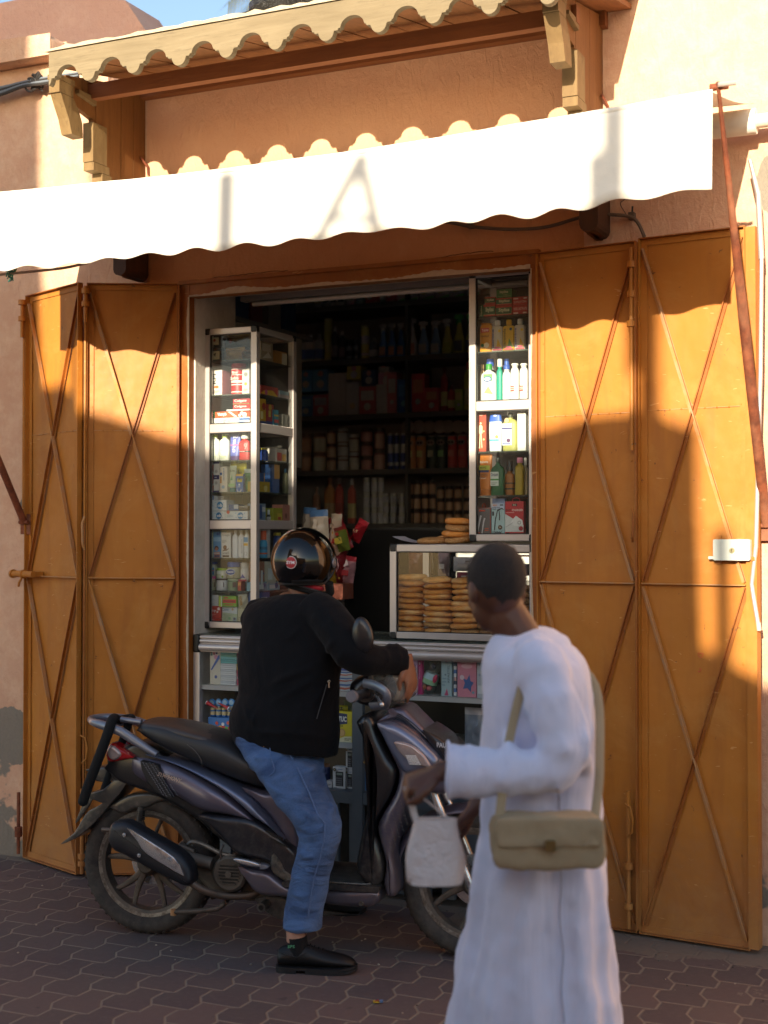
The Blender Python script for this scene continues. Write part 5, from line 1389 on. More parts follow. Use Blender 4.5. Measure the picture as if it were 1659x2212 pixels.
bottle('mouthwash_bottle','clear yellow mouthwash jug with white label and paper tag '+trt,r2(676,160),r2(858,624),dr,'#b0b060','#3a3c30',.35,.12,flatk=.5,zb=zR[3],ops=[('r',.02,.18,.68,.86,'#e4e6f0'),('r',.02,.68,.68,.73,'#3a3a88'),('c',.45,.33,.13,'#5a2a60'),('r',.05,.22,.6,.25,'#5060b0'),('c',.35,.95,.16,'#e0b890'),('l',.1,.45,.6,.62,3,'#8a88b0')])
carton('lotion_box','plain white tall box by the right post '+trt,r2(862,146),r2(965,624),dr,.05,'#eceae4',zb=zR[3])
tube_('sun_tube','orange sun cream tube with lime label '+trt,r2(393,658),r2(547,1142),dr,'#d67c14','#c8700f',.14,[('t','babaria',.08,.79,.72,.85,'#f4e8d8'),('r',.02,.62,.85,.73,'#c8cc48'),('t','BRONZ',.12,.655,.6,.70,'#3a4a20'),('r',.02,.56,.8,.615,'#24386a'),('l',.1,.42,.7,.54,3,'#7a4a18'),('t','CUERPO',.06,.40,.6,.43,'#f0e0c8')],zb=zR[4])
bottle('mouthwash_bottle','green mouthwash bottle with white label '+trt,r2(532,698),r2(700,1143),dr,'#1f6238','#4a5450',.32,.12,flatk=.5,zb=zR[4],prof=[(0,.92),(.03,1),(.78,1),(.88,.8),(.95,.4),(1,.3)],ops=[('r',.06,.3,.64,.74,'#dce4dc'),('t','Oraluth',.1,.6,.6,.71,'#3a3a5a'),('r',.06,.47,.64,.52,'#4a9a48'),('l',.12,.33,.55,.42,2,'#7a8a7a')])
bottle('spray_bottle','amber bottle with tall smoky cap '+trt,r2(700,735),r2(815,1126),dr+.02,'#a0641e','#35322f',.7,.3,flatk=.8,zb=zR[4],bands=[(.25,.32,'#1e1a18'),(.5,.56,'#2a2018')])
bottle('oil_bottle','yellow oil bottle with pink cap '+trt,r2(820,698),r2(935,1145),dr,'#b09418','#e08aa8',.62,.14,flatk=.9,zb=zR[4],waist=.08)
bottle('oil_bottle','white capped bottle half hidden by the lower right post '+trt,r2(915,700),r2(985,1140),dr+.04,'#b0a080','#d8d4d0',.5,.2,flatk=.9,zb=zR[4])
carton('cable_pack','grey window pack of white charging cables with red loop '+trt,r2(352,1300),r2(546,1640),dr,.03,'#6a6466',[('r',0,.98,1,1,'#c87868'),('r',.96,0,1,1,'#b04838'),('r',.28,.86,.66,.92,'#d8401c'),('p',[(.14,.05),(.2,.05),(.38,.55),(.44,.7),(.34,.72),(.28,.55)],'#d4d4d8'),('p',[(.42,0),(.48,0),(.62,.5),(.68,.6),(.58,.62),(.52,.48)],'#d4d4d8'),('r',.64,.2,.88,.23,'#d85a28'),('r',.64,.13,.88,.16,'#d85a28'),('r',.1,.03,.35,.06,'#e05a28')],zb=zR[5])
bb = MB();p = rect_at(r2(440,1245),r2(470,1300),dr);cx = (p[0]+p[1])/2
bb.tube([(cx-.006,dr+.01,p[2]),(cx-.008,dr+.01,(p[2]+p[3])/2),(cx,dr+.01,p[3]),(cx+.006,dr+.01,(p[2]+p[3])/2),(cx+.004,dr+.01,p[2])],.0018,'#e0501c',6)
part(bb,'hanging_loop',[o for o in bpy.data.objects if o.name.startswith('cable_pack')][0])
carton('cable_box','pale blue box lettered SUPER FAST CABLE and 120W '+trt,r2(552,1248),r2(712,1640),dr-.002,.03,'#b4d2d6',[('r',0,.82,1,1,'#c2cfe8'),('t','WEAVY',.08,.91,.45,.97,'#e8802a',.04),('r',.65,.93,.9,.97,'#2a3040'),('t','SUPER FAST',.05,.845,.68,.885,'#2a3a50'),('t','CABLE',.05,.79,.36,.83,'#2a3a50'),('r',.06,.6,.2,.74,'#2a2e36'),('p',[(.2,.12),(.27,.12),(.34,.45),(.5,.75),(.8,.82),(.95,.78),(.95,.82),(.8,.86),(.45,.8),(.28,.5)],'#2c2f36'),('p',[(.58,.45),(.66,.45),(.68,.6),(.62,.78),(.56,.78),(.6,.6)],'#2c2f36'),('c',.68,.22,.17,'#6a4a34'),('t','5A',.6,.19,.77,.25,'#e0d0b8'),('t','120W',.1,.01,.82,.09,'#20242c',.04)],zb=zR[5])
carton('cable_box','lilac flap of a cable box behind the pale blue one '+trt,r2(562,1188),r2(718,1500),dr+.03,.02,'#93a4d0',zb=zR[5])
carton('charger_box','red box lettered FAST CHARGER with a white plug picture '+trt,r2(714,1222),r2(940,1640),dr,.03,'#c8202e',[('p',[(0,.07),(1,.07),(1,.28),(0,.62)],'#dfe2e2'),('r',.38,.85,.66,.93,'#3a1418'),('t','BGi',.44,.865,.6,.915,'#d8c8a8'),('t','FAST',.04,.7,.34,.765,'#5a1018',.04),('t','CHARGER',.38,.7,.98,.765,'#f4d8d0',.03),('l',.04,.64,.7,.68,1,'#e8a8a0'),('p',[(.28,.36),(.6,.56),(.95,.42),(.98,.3),(.72,.24),(.5,.26)],'#f2f2f2'),('c',.78,.35,.1,'#a8aaae'),('c',.78,.35,.06,'#f0f0f0'),('c',.87,.17,.12,'#b02838'),('p',[(.05,.2),(.45,.34),(.45,.36),(.05,.22)],'#b0b4b8'),('r',.08,.0,.26,.05,'#3a1418')],zb=zR[5])
bb = MB();p = rect_at(r2(795,1180),r2(885,1222),dr)
bb.tube([(p[0],dr+.01,p[2]),(p[0]+.002,dr+.01,p[3]-.004),((p[0]+p[1])/2,dr+.01,p[3]),(p[1]-.002,dr+.01,p[3]-.004),(p[1],dr+.01,p[2])],.0016,'#d83848',6)
part(bb,'hanging_tab',[o for o in bpy.data.objects if o.name.startswith('charger_box')][0])
def m_bread(c1,c2,c3,seeds):
 def fn(t):
  n = t.noise(14,5,.6);g = t.noise(9,3)
  z = t.xyz()[2]
  c = t.mix(t.ramp(n,[(.3,0),(.7,1)]),c1,c2)
  c = t.mix(t.ramp(g,[(.5,0),(.75,.8)]),c,c3)
  if seeds:
   s_ = t.ramp(t.noise(260,2,.4),[(.52,0),(.6,1)])
   c = t.mix(t.math('MULTIPLY',s_,.7),c,'#c8a878')
  t.base(c);t.set(rough=.75,spec=.25,sss=0.0)
  t.bump(t.math('ADD',n,t.math('MULTIPLY',t.noise(180 if seeds else 60,3),.5 if seeds else.2)),.4,.004)
 return fn
mat('bread_gold',m_bread('#d6944a','#b87030','#ecc890',False))
mat('bread_brown',m_bread('#a4713c','#8a5c30','#b88a52',True))
mat('bread_dark',m_bread('#8a5a38','#74482c','#9a6c46',True))
rb = random.Random(11)
def loaf_mesh(m,seed,rad=.070,h=.025):
 r = random.Random(seed);b = MB();prof = [(0,0),(.72,.0),(.92,.12),(1.0,.42),(.98,.68),(.90,.90),(.66,1.06),(0,1.14)]
 seg = 28;vs = [];a1,a2,a3 = [r.uniform(0,6.28)for _ in range(3)]
 for q_,hh in prof:
  for k in range(seg):
   t = 2*PI*k/seg;w = 1+.03*math.sin(2*t+a1)+.015*math.sin(3*t+a2)
   dz = h*.16*math.sin(t+a3)*q_+h*.10*math.sin(3*t+a2)*q_*q_*(1 if hh>.4 else.4)
   vs.append((rad*q_*w*math.cos(t),rad*q_*w*math.sin(t),h*hh+dz*.8))
 b.add(vs,[(i*seg+k,i*seg+(k+1)%seg,(i+1)*seg+(k+1)%seg,(i+1)*seg+k)for i in range(len(prof)-1)for k in range(seg)],m)
 return b.mesh('bread',ang=80)
LM = {('g',i):loaf_mesh('bread_gold',i)for i in range(5)}
LM.update({('b',i):loaf_mesh('bread_brown',20+i)for i in range(3)});LM.update({('d',i):loaf_mesh('bread_dark',40+i)for i in range(3)})
ordn = ['bottom','second','third','fourth','fifth','sixth','seventh','eighth','ninth','tenth','eleventh']
def loaf(kind,x,y,z,label,tilt,sx=1,sz=1,grp='round flat loaves of bread'):
 ob = bpy.data.objects.new('bread_loaf',LM[(kind,rb.randrange(5 if kind=='g' else 3))]);COL.objects.link(ob)
 ob.matrix_world = F.M@Matrix.Translation((x,y,z))@Matrix.Rotation(rb.uniform(0,6.28),4,'Z')@Matrix.Rotation(math.radians(tilt),4,'X')@Matrix.Diagonal((sx,sx,sz,1))
 return props(ob,label,'bread',grp)
dbr = BC['d0']+.11;zb0 = BC['z0']+.021
cols = [((115,375),745,'the leftmost stack in the case','gggggggggg'),((360,625),770,'the second stack in the case','gbgggggggg'),((610,870),775,'the third stack in the case','bggggggggg'),((865,1120),1120,'the low fourth stack in the case','dbg'),((1112,1330),845,'the rightmost stack in the case','ddddbddd')]
for(x0,x1_),yt,nm,kinds in cols:
 c = F.q(*cb((x0+x1_)/2,1000),dbr);ztop_ = F.q(*cb((x0+x1_)/2,yt),dbr).z;n = len(kinds)
 hstep = (ztop_-zb0)/n
 for i,k in enumerate(kinds):
  lb = ('golden' if k=='g' else 'brown seeded' if k=='b' else 'dark seeded')
  pos = ordn[i]+' from bottom' if i else 'bottom'
  loaf(k,c.x+rb.uniform(-.006,.006),dbr+rb.uniform(-.005,.005),zb0+hstep*i,lb+' round loaf, '+pos+' of '+nm,rb.uniform(-3,3),rb.uniform(.96,1.03),hstep/.0265)
 c2 = c.x
ztc = BC['z1']+.004
p = [(650,0,'d'),(640,0,'b')]
tx = lambda x:F.q(*cb(x,400),.16).x
for i,(x,k)in enumerate(((655,'b'),(640,'g'),(665,'b'),(665,'g'))):
 loaf(k,tx(x),.19,ztc+.0275*i+(.0),('brown' if k=='b' else 'golden')+' round loaf, '+['bottom','second','third','top'][i]+' of the small pile on the bread case',(-2,3,-3,6)[i],1.0,1.12,grp='loaves piled on top of the bread case')
loaf('b',tx(430),.17,ztc,'brown round loaf lying alone left of the small pile on the bread case',2,1,1.0,grp='loaves piled on top of the bread case')
loaf('g',tx(545),.24,ztc,'golden round loaf half behind the small pile on the bread case',-3,1,1.3,grp='loaves piled on top of the bread case')
b = MB();A = F.q(843,1160,.1);Bq = F.q(905,1172,.1)
for i in range(10):
 k0,k1 = i/10,(i+1)/10
 f = lambda k:Vector((A.x+(Bq.x-A.x+.05)*k,.12,ztc+.002+.03*(1-k)**3))
 a,c = f(k0),f(k1);b.add([a,c,c+Vector((.01,.12,.0)),a+Vector((.01,.12,0))],[(0,1,2,3)],'#c4c0c8')
solo(b,'paper_sheet','curled white sheet of paper on the left corner of the bread case','paper',origin=tuple(A))
dc = CD0+.05;zK = [zc1,zc2,zc3]
lc = 'in the counter'
carton('pencil_box','cream and orange box of colour pencils with a blue pencil picture '+lc,c5(205,1328),c5(290,1642),dc,.02,'#d8cfc0',[('r',0,.72,1,1,'#e09038'),('p',[(0,.72),(1,.86),(1,.72)],'#d8cfc0'),('r',.05,.68,.25,.82,'#204858'),('r',.3,.7,.5,.86,'#a04060'),('r',.55,.72,.75,.88,'#3a2c60'),('c',.6,.65,.2,'#d890b0'),('p',[(.1,.35),(.2,.33),(.95,.62),(.95,.7),(.85,.7)],'#3a60b0'),('c',.6,.18,.14,'#5a68a8')],zb=zK[0])
rn = random.Random(4)
def stack(c0,c1,n,cols_,nm,tone,zb,grp,d=dc,th=.14):
 u0,u1,z0,z1 = rect_at(c0,c1,d);z0 = zb;h = (z1-z0)/n
 for i in range(n):
  b = MB();o = rn.uniform(-.0015,.0015)
  b.box((u0+o,d+rn.uniform(0,.002),z0+h*i+.0006),(u1+o,d+th,z0+h*(i+1)-.0006),cols_[i%len(cols_)])
  solo(b,nm,'%s, %s from the bottom in the counter'%(tone,ordn[i]if i<11 else 'twelfth')if i else tone+', bottom one in the counter','notebook' if nm=='notebook' else 'box',origin=((u0+u1)/2,d+th/2,z0+h*i),group=grp,smooth=False)
 return z1
zt1 = stack(c5(286,1500),c5(412,1650),11,['#d4d6dc','#c4c8d2','#dcdce0'],'notebook','thin white notebook left of the rider',zK[0],'white notebooks')
stack(c5(290,1358),c5(416,1500),8,['#5ab0b4','#4aa0a8','#70bcc4','#58a494'],'notebook','thin turquoise notebook left of the rider',zt1,'turquoise notebooks')
carton('sweet_box','magenta and yellow box half hidden by the rider on the upper counter shelf',c5(416,1370),c5(520,1650),dc+.01,.05,'#c83a68',[('r',0,.4,1,.62,'#d8c040'),('c',.3,.2,.2,'#e8e0e0')],zb=zK[0])
for i in range(3):
 y1 = 1702-i*48
 carton('tissue_box',['bottom','middle','top'][i]+' one of three blue, white and red striped boxes behind the rider',c5(1225,y1-48),c5(1352,y1),dc,.08,'#c8ccd8',[('p',[(0,.2),(.5,.15),(1,.4),(1,.55),(.5,.4),(0,.5)],'#c05840'),('p',[(0,.65),(.6,.6),(1,.8),(1,.95),(.6,.85),(0,.9)],'#4068a8')],group='striped boxes behind the rider',zb=None if i else zK[0])
carton('sweet_box','blue topped box on top of the striped boxes behind the rider',c5(1225,1545),c5(1330,1558),dc,.08,'#2a4ab0')
carton('doll_box','lilac box with purple blobs and outlined lettering '+lc+' behind the hand',cb(190,1500),cb(300,1822),dc,.04,'#caa4d0',[('t','little',.55,.78,.9,.86,'#4a2a50'),('v','DRESS',.62,.5,.84,.78,'#5a3060'),('c',.45,.16,.36,'#a01a78'),('v','princess',.35,.05,.55,.3,'#e8b8d8'),('c',.2,.92,.1,'#8a4a9a')],zb=zK[0],side='#a884a8')
carton('doll_box','slim magenta card hanging box '+lc+' right of the lilac box',cb(300,1512),cb(346,1812),dc+.01,.02,'#b82a70',[('r',.3,.85,.6,.92,'#e8c0d4'),('v','fashion',.3,.45,.6,.8,'#e8a8c8')],zb=zK[0])
carton('doll_box','purple topped box behind the lilac box '+lc,cb(188,1440),cb(262,1510),dc+.06,.04,'#5a3a6a',[('c',.3,.5,.2,'#c8b8c8'),('c',.75,.4,.2,'#8a6aa0')])
tb = thing('toy_bottle','clear skittle-shaped toy bottle with a printed wrap and coloured balls leaning in the counter','toy bottle',F,(F.q(*cb(400,1650),dc).x,dc,zK[0]))
u0,u1,z0,z1 = rect_at(cb(330,1475),cb(480,1830),dc);H = z1-zK[0];cx = (u0+u1)/2-.035;Rr = Matrix.Translation((cx,dc+.045,zK[0]+.004))@Matrix.Rotation(math.radians(20),4,'Y')
b = MB();b.lathe((0,0,0),[(.0,0),(.030,.004),(.040,.03),(.036,H*.35),(.024,H*.52),(.029,H*.7),(.032,H*.82),(.022,H*.96),(0,H*1.0)],'clear_plastic',18)
b.xf(Rr);part(b,'shell',tb,ang=80)
b = MB();b.lathe((0,0,0),[(.039,H*.28),(.036,H*.40),(.030,H*.55)],'#b4ccd0',18,ms=['#8fb48c','#b4ccd8'])
b.ball((.028,-.02,H*.46),(.01,.012,.02),'#c83058');b.xf(Rr);part(b,'printed_wrap',tb)
for i,(x,z,c)in enumerate(((-.014,.026,'#e0782a'),(.012,.03,'#d8485a'),(.0,.13,'#3a3a60'),(.0,.055,'#c8c8b0'))):
 b = MB();b.ball((x,-.012,z),.0135,c,12,8);b.xf(Rr);part(b,'ball',tb)
carton('paint_box','pale blue art box with leaf print '+lc,cb(515,1490),cb(610,1845),dc,.03,'#a8bfc8',[('v','KPASTEL',.6,.35,.8,.8,'#5a6a78'),('p',[(.3,.02),(.55,.2),(.7,.02)],'#c85078'),('c',.4,.55,.08,'#6a7a88'),('c',.5,.9,.12,'#a87080'),('l',.1,.25,.5,.5,3,'#8aa0ac')],zb=zK[0])
rbt = MB();u0,u1,z0,z1 = rect_at(cb(612,1490),cb(658,1845),dc)
pa = thing('paint_set','card of little white and blue capped paint pots between the pale blue and pink boxes','paint set',F,(u0,dc,zK[0]))
b = MB();b.box((u0,dc+.016,zK[0]),(u1,dc+.02,z1),'#7a8a98');part(b,'card',pa)
for i in range(10):
 b = MB();z = zK[0]+.004+(z1-zK[0]-.01)*i/10
 b.lathe(((u0+u1)/2,dc+.008,z),[(.0075,0),(.0075,.012),(.005,.015),(.005,.018)],['#d8dce4','#4a70b0','#c8ccd4','#2a3a58','#c8a0a0'][i%5],10);part(b,'paint_pot',pa)
carton('doll_box','pink box with blue star shape and white swirls '+lc,cb(660,1482),cb(832,1852),dc,.05,'#d8889e',[('r',0,.9,1,1,'#c85060'),('c',.5,.76,.3,'#e8b4c4',.12),('p',[(.3,.2),(.4,.34),(.3,.46),(.5,.42),(.65,.56),(.7,.4),(.88,.36),(.74,.26),(.72,.12),(.55,.22)],'#4a6aa8'),('c',.25,.48,.12,'#ead0dc'),('t','style',.2,.82,.8,.9,'#f0dce4'),('c',.85,.12,.07,'#78a8b8')],zb=zK[0])
for i,(x0,x1_,c)in enumerate(((836,918,'#b8bcc8'),(920,985,'#c4b4c0'),(988,1070,'#a8b8bc'),(1073,1150,'#c89098'),(1153,1240,'#94a4b4'))):
 carton('toy_box',['pale grey box with two rows of dots next to the pink box','pale mauve box with circles beyond the dotted box','pale green grey box in the counter behind the passer-by','dull rose box in the counter behind the passer-by','slate blue box at the right end of the counter shelf'][i],cb(x0,1484),cb(x1_,1856),dc,.05,c,[('c',.3,.8,.13,'#8898a8'),('c',.7,.8,.13,'#a8b0bc'),('c',.3,.55,.13,'#98a0b0'),('c',.7,.55,.13,'#8898a8'),('r',.1,.1,.9,.3,'#dcdce4')],zb=zK[0])
u0,u1,z0,z1 = rect_at(c5(190,1932),c5(430,2042),dc)
carton('display_carton','blue and red display carton of little toy cups lettered NEW',c5(190,1932),c5(430,2042),dc,.12,'#2f74b8',[('p',[(0,0),(1,0),(1,.35),(.5,.5),(0,.4)],'#c02830'),('t','NEW',.02,.18,.2,.42,'#f0e4e4',.04),('c',.5,.6,.05,'#e8e8e8'),('c',.62,.35,.06,'#58a048'),('c',.42,.4,.05,'#d8a030'),('c',.75,.6,.05,'#58a048'),('c',.3,.65,.05,'#d04838'),('c',.68,.7,.05,'#d86048')],zb=zK[1])
zt2 = z1+.001
for i in range(5):
 x = 198+i*46
 jar('toy_cup',['first','second','third','fourth','fifth'][i]+' blue toy cup from the left in the display carton',c5(x,1856),c5(x+42,1932),dc+.01,'#2a66a8','#d8c890',.2,zb=zt2,band=[(.2,.6,'#c8b888')],group='toy cups in the display carton',cat='cup')
for i in range(4):
 x = 196+i*52
 bb = MB();p = F.q(*c5(x+24,1812),dc+.03)
 bb.lathe((p.x,dc+.035,p.z),[(0,-.005),(.017,-.004),(.019,0),(.017,.004),(0,.005)],'#3a8ad0',18,axis='y')
 bb.lathe((p.x,dc+.029,p.z),[(0,-.001),(.012,0)],'#9cc4e0',14,axis='y')
 bb.lathe((p.x,dc+.035,p.z-.028),[(.010,0),(.0,.0)],'#2a66a8',8)
 bb.tube([(p.x,dc+.035,p.z-.016),(p.x,dc+.035,zt2)],.004,'#c8c8c8',6)
 solo(bb,'lollipop',['first','second','third','fourth'][i]+' round blue lollipop from the left standing above the toy cups','lollipop',origin=(p.x,dc+.035,zt2),group='blue lollipops')
for i in range(2):
 bb = MB();p = F.q(*c5(230+i*85,1835),dc+.002)
 bb.tube([(p.x-.03,dc-.002,p.z+.012),(p.x+.03,dc-.002,p.z-.012)],[.011,.001]if i==0 else[.001,.010],'#b82830',10)
 bb.tube([(p.x-.033,dc-.002,p.z+.0133),(p.x-.0295,dc-.002,p.z+.0118)]if i==0 else[(p.x+.0295,dc-.002,p.z-.0118),(p.x+.034,dc-.002,p.z-.0135)],.012,'#d8dce0',10)
 solo(bb,'sweet_cone',['red and white paper cone of sweets pointing right over the toy cups','red and green paper cone of sweets pointing left over the toy cups'][i],'sweet cone',origin=tuple(p))
carton('cracker_box','yellow cracker box lettered TUC behind the rider',c5(1225,1882),c5(1342,2116),dc,.06,'#d8c81c',[('p',[(0,.55),(.05,.95),(.68,.92),(.68,.6)],'#22305c'),('t','TUC',.06,.66,.64,.84,'#e8e8e0',.05),('t','Salt',.2,.5,.4,.56,'#2a5a34'),('c',.3,.3,.26,'#c49a58'),('c',.3,.3,.2,'#d8b070'),('p',[(0,0),(1,0),(1,.2),(.5,.18),(0,.08)],'#dcd8b0'),('l',.5,.05,.95,.14,2,'#5a5428')],zb=zK[1])
pouch('sweet_packet','small yellow and black packet lying on the cracker box',c5(1215,1836),c5(1292,1884),dc+.01,.04,'#b8b020','#8a8418',[('t','EZ',.2,.3,.8,.8,'#22221a',.05)],seed=12)
pouch('snack_packet','olive packet standing behind the cracker box',c5(1262,1800),c5(1352,1940),dc+.08,.04,'#5a6248','#6a7258',seed=13)
def calc(c0,c1,label,dd=0,cut=1.0):
 keys = [('r',.28+.13*i,.14+.10*j,.37+.13*i,.20+.10*j,'#6a6a70')for i in range(4)for j in range(4)]
 return carton('calculator_box',label,c0,c1,dc+dd,.04,'#c8c8c6',[('r',.22,.1,.84,.78,'#1c1c20'),('r',.3,.62,.76,.72,'#7c8a80')]+keys+[('c',.2,.87,.12,'#2a2624'),('c',.2,.87,.06,'#a08a60'),('r',.5,.88,.85,.91,'#3a6a9a'),('r',.1,.03,.4,.055,'#3a3a3a')],zb=zK[2]if dd==0 or cut==1 else None,group='boxed pocket calculators',side='#9a9a98')
calc(c4(978,372),c4(1084,572),'white calculator box standing in front, left of the grey post')
calc(c4(1086,396),c4(1150,576),'white calculator box half hidden behind the grey post, lower one',.012)
calc(c4(1086,208),c4(1150,396),'white calculator box half hidden behind the grey post, upper one',.012,0)
carton('battery_box','low white box with dark print left of the calculator box',c4(912,492),c4(972,568),dc,.06,'#b8b4b4',[('l',.2,.3,.9,.6,2,'#3a3030')],zb=zK[2])
pouch('toy_packet','dull blue and brown packet left of the calculators near the rider\'s leg',c4(868,350),c4(935,560),dc+.05,.05,'#2a3a6a','#6a4a30',zb=zK[2],seed=15)
carton('shaver_box','white and blue box lettered CSIP right of the grey post',c4(1216,236),c4(1345,588),dc,.06,'#b8b4bc',[('r',0,0,.35,.48,'#3f74a8'),('t','CSIP',.06,.66,.76,.74,'#7e88b4',.02),('c',.3,.6,.35,'#c8a8a0',.2),('r',.4,.04,.95,.46,'#9ab4cc'),('l',.5,.2,.9,.34,4,'#3a4458'),('p',[(.15,.80),(.3,.98),(.36,.98),(.22,.80)],'#b09030')],zb=zK[2])
for i,(x,c)in enumerate(((1000,'#6a7480'),(1048,'#8a6a5a'),(1096,'#5a6a6a'))):
 pouch('snack_packet',['grey','brown','dark green'][i]+' packet on the middle counter shelf at right',(x,1530),(x+42,1600),dc+.02,.05,c,'#9a9aa0',zb=zK[1],seed=20+i)
def bag5(name,label,x0,y0,x1,y1,d,col,top,ops,tilt,seed):
 return pouch(name,label,c5(x0,y0),c5(x1,y1),d,.09,col,top,ops,tilt=tilt,seed=seed,cat='crisp bag',group='crisp bags behind the helmet')
tort = [('c',.5,.42,.22,'#e0b040'),('r',.1,.2,.9,.36,'#c03830'),('t','TOST',.15,.22,.85,.34,'#f0dcd0',.03),('r',.1,.06,.4,.18,'#7ab0d0')]
bag5('crisp_bag','cream crisp bag with blue top at the far left behind the helmet',905,250,1005,560,.74,'#cdbfa8','#5a88b8',tort,4,1)
bag5('crisp_bag','cream crisp bag with blue top and red banner in the middle behind the helmet',985,268,1130,600,.68,'#d2c4ae','#5f8cc0',tort,-3,2)
bag5('crisp_bag','cream crisp bag with red print right of the middle one',1128,300,1215,640,.76,'#cdb49c','#c8b8a0',[('r',.1,.3,.9,.42,'#b83830'),('c',.5,.55,.2,'#d8a040'),('r',.15,.1,.85,.25,'#a04038')],3,3)
bag5('crisp_bag','red crisp bag leaning at the right of the rack',1185,300,1330,600,.80,'#a81c28','#c02430',[('t','Monet',.1,.4,.9,.6,'#e8d8d0',.04),('c',.4,.25,.2,'#a8a030')],-24,4)
bag5('crisp_bag','dark red foil bag with silver glints under the leaning red one',1190,560,1290,880,.78,'#7a1420','#8a1c28',[('p',[(.3,.3),(.7,.5),(.6,.7)],'#d8a8a8'),('c',.6,.2,.1,'#c8a040')],-6,5)
bag5('crisp_bag','yellow and red bag low behind the helmet',1130,600,1240,900,.84,'#a88a28','#b02830',[('r',.2,.3,.8,.6,'#a82830')],-12,6)
bag5('crisp_bag','small red crisp bag at the top right of the bags behind the helmet',1290,330,1372,520,.86,'#b01c2c','#c83040',[('c',.5,.5,.25,'#d8c8a0')],28,7)
bag5('crisp_bag','green and red crisp bag in the middle of the red bags',1205,400,1300,600,.72,'#6a7a28','#8a1c20',[('r',.1,.3,.9,.55,'#c8b838'),('c',.5,.7,.2,'#b02828')],-14,8)
bag5('crisp_bag','pinkish silver crisp bag hanging low right of the helmet',1235,640,1320,860,.70,'#b08088','#a82838',[('r',.1,.3,.9,.5,'#a01828'),('p',[(.2,.6),(.8,.7),(.5,.9)],'#e0d0d0')],8,9)
mat('copper_foil',lambda t:(t.base('#d0826c'),t.set(rough=.3,metal=.6),t.bump(t.noise(20,4),.6,.02)))
b = MB();u0,u1,z0,z1 = rect_at(c5(1050,862),c5(1268,985),.6);b.box((u0,.6,z0),(u1,.72,z1),'copper_foil');solo(b,'foil_carton','coppery pink shiny carton on the counter under the red bags','carton',origin=((u0+u1)/2,.66,z0),smooth=False)
ch = thing('chair','black rounded chair back standing behind the counter','chair',F,(F.q(800,1300,1.2).x,1.2,0))
A = F.q(744,1345,1.2);Bq = F.q(880,1140,1.2)
mat('black_cloth',lambda t:(t.base('#0d0d0e'),t.set(rough=.9)))
b = MB();w_ = 1.0
pts = []
for i in range(15):
 k = i/14;a = PI*k
 pts.append((A.x+.16-.16*math.cos(a)if i<7 else A.x+.34-.18*math.cos(a),0))
out_ = [(A.x,.75),(A.x+.62,.75)]+[(A.x+.62-.12*(1-math.cos(PI/2*i/6)),A.z+(Bq.z-A.z)*.7+(Bq.z-A.z)*.3*math.sin(PI/2*i/6))for i in range(7)]+[(A.x+.2*(1-math.sin(PI/2*i/6)),A.z+(Bq.z-A.z)*.55+(Bq.z-A.z)*.45*math.cos(PI/2*i/6))for i in range(7)]
b.prism(out_,1.2,1.28,'black_cloth');part(b,'backrest',ch,bev=.02)
b = MB();b.box((A.x,1.15,.42),(A.x+.55,1.6,.52),'black_cloth');part(b,'seat',ch,bev=.02)
b = MB();b.tube([(A.x+.28,1.4,.03),(A.x+.28,1.4,.42)],.03,'#1c1c1e',10);part(b,'column',ch)
for(x,y,w2,h2,c,lb,nm)in((1150,395,60,150,'#5a1c1e','dark red cloth bag hanging on the dim left side behind the counter','cloth_bag'),):
 p0 = F.q(780,1170,1.6);b = MB();b.rbox((p0.x-.16,1.6,p0.z-.32),(p0.x+.14,1.66,p0.z),c,.03);solo(b,nm,lb,'bag',origin=tuple(p0))
rg = random.Random(9)
for i,(x0,y0,x1_,y1,c,lb)in enumerate(((205,540,330,740,'#6a2c24','dull red pack seen at the left through the bread case'),(370,540,420,740,'#8a7a6a','narrow tan pack seen through the bread case'),(470,545,570,760,'#a08a90','pink grey pack seen through the bread case'),(610,590,800,720,'#c8c4c8','silvery crumpled bag seen through the bread case'),(640,725,850,790,'#a84058','magenta and white sachets seen through the bread case'),(860,560,990,780,'#3a2030','dark plum pack seen through the bread case'),(1010,570,1130,760,'#8a5a70','mauve pack seen through the bread case'))):
 pouch('hanging_packet',lb,cb(x0,y0),cb(x1_,y1),.62+.02*i,.05,c,c,[('r',.2,.3,.8,.5,'#d8d0d0')]if i in(2,3,4)else(),seed=30+i)
mat('bright_red',lambda t:(t.base('#d83028'),t.set(rough=.4)))  # plain saturated red for the thin frame
b = MB();u0,u1,z0,z1 = rect_at(cb(1195,572),cb(1400,790),.70);b.box((u0,.7,z0),(u0+.014,.72,z1),'bright_red');b.box((u0+.0145,.7,z1-.008),(u1,.72,z1),'bright_red')
solo(b,'red_rack','bright red thin rack edge seen through the right end of the bread case','rack',origin=(u0,.7,z0),smooth=False)
for i,(x0,c)in enumerate(((1140,'#3a5ab0'),(1240,'#2a3a80'))):
 carton('insect_spray_box',['blue box with yellow lettering seen through the right of the bread case','navy box beside the red rack edge seen through the bread case'][i],cb(x0,650),cb(x0+50,760),.69,.03,c,[('t','Raid',.1,.6,.9,.8,'#e0c820',.04)]if i==0 else[('c',.5,.5,.2,'#6a88b8')])
c6 = lambda x,y:(950/1.507+.4068*x/1.507,850/1.507+.4068*y/1.507)
DB = 3.22
def bx(i,x0,x1_,ytop,fn):
 pass
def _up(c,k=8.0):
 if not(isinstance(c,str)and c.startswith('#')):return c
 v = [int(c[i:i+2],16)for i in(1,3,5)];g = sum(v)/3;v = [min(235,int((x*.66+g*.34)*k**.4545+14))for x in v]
 return '#%02x%02x%02x'%tuple(v)
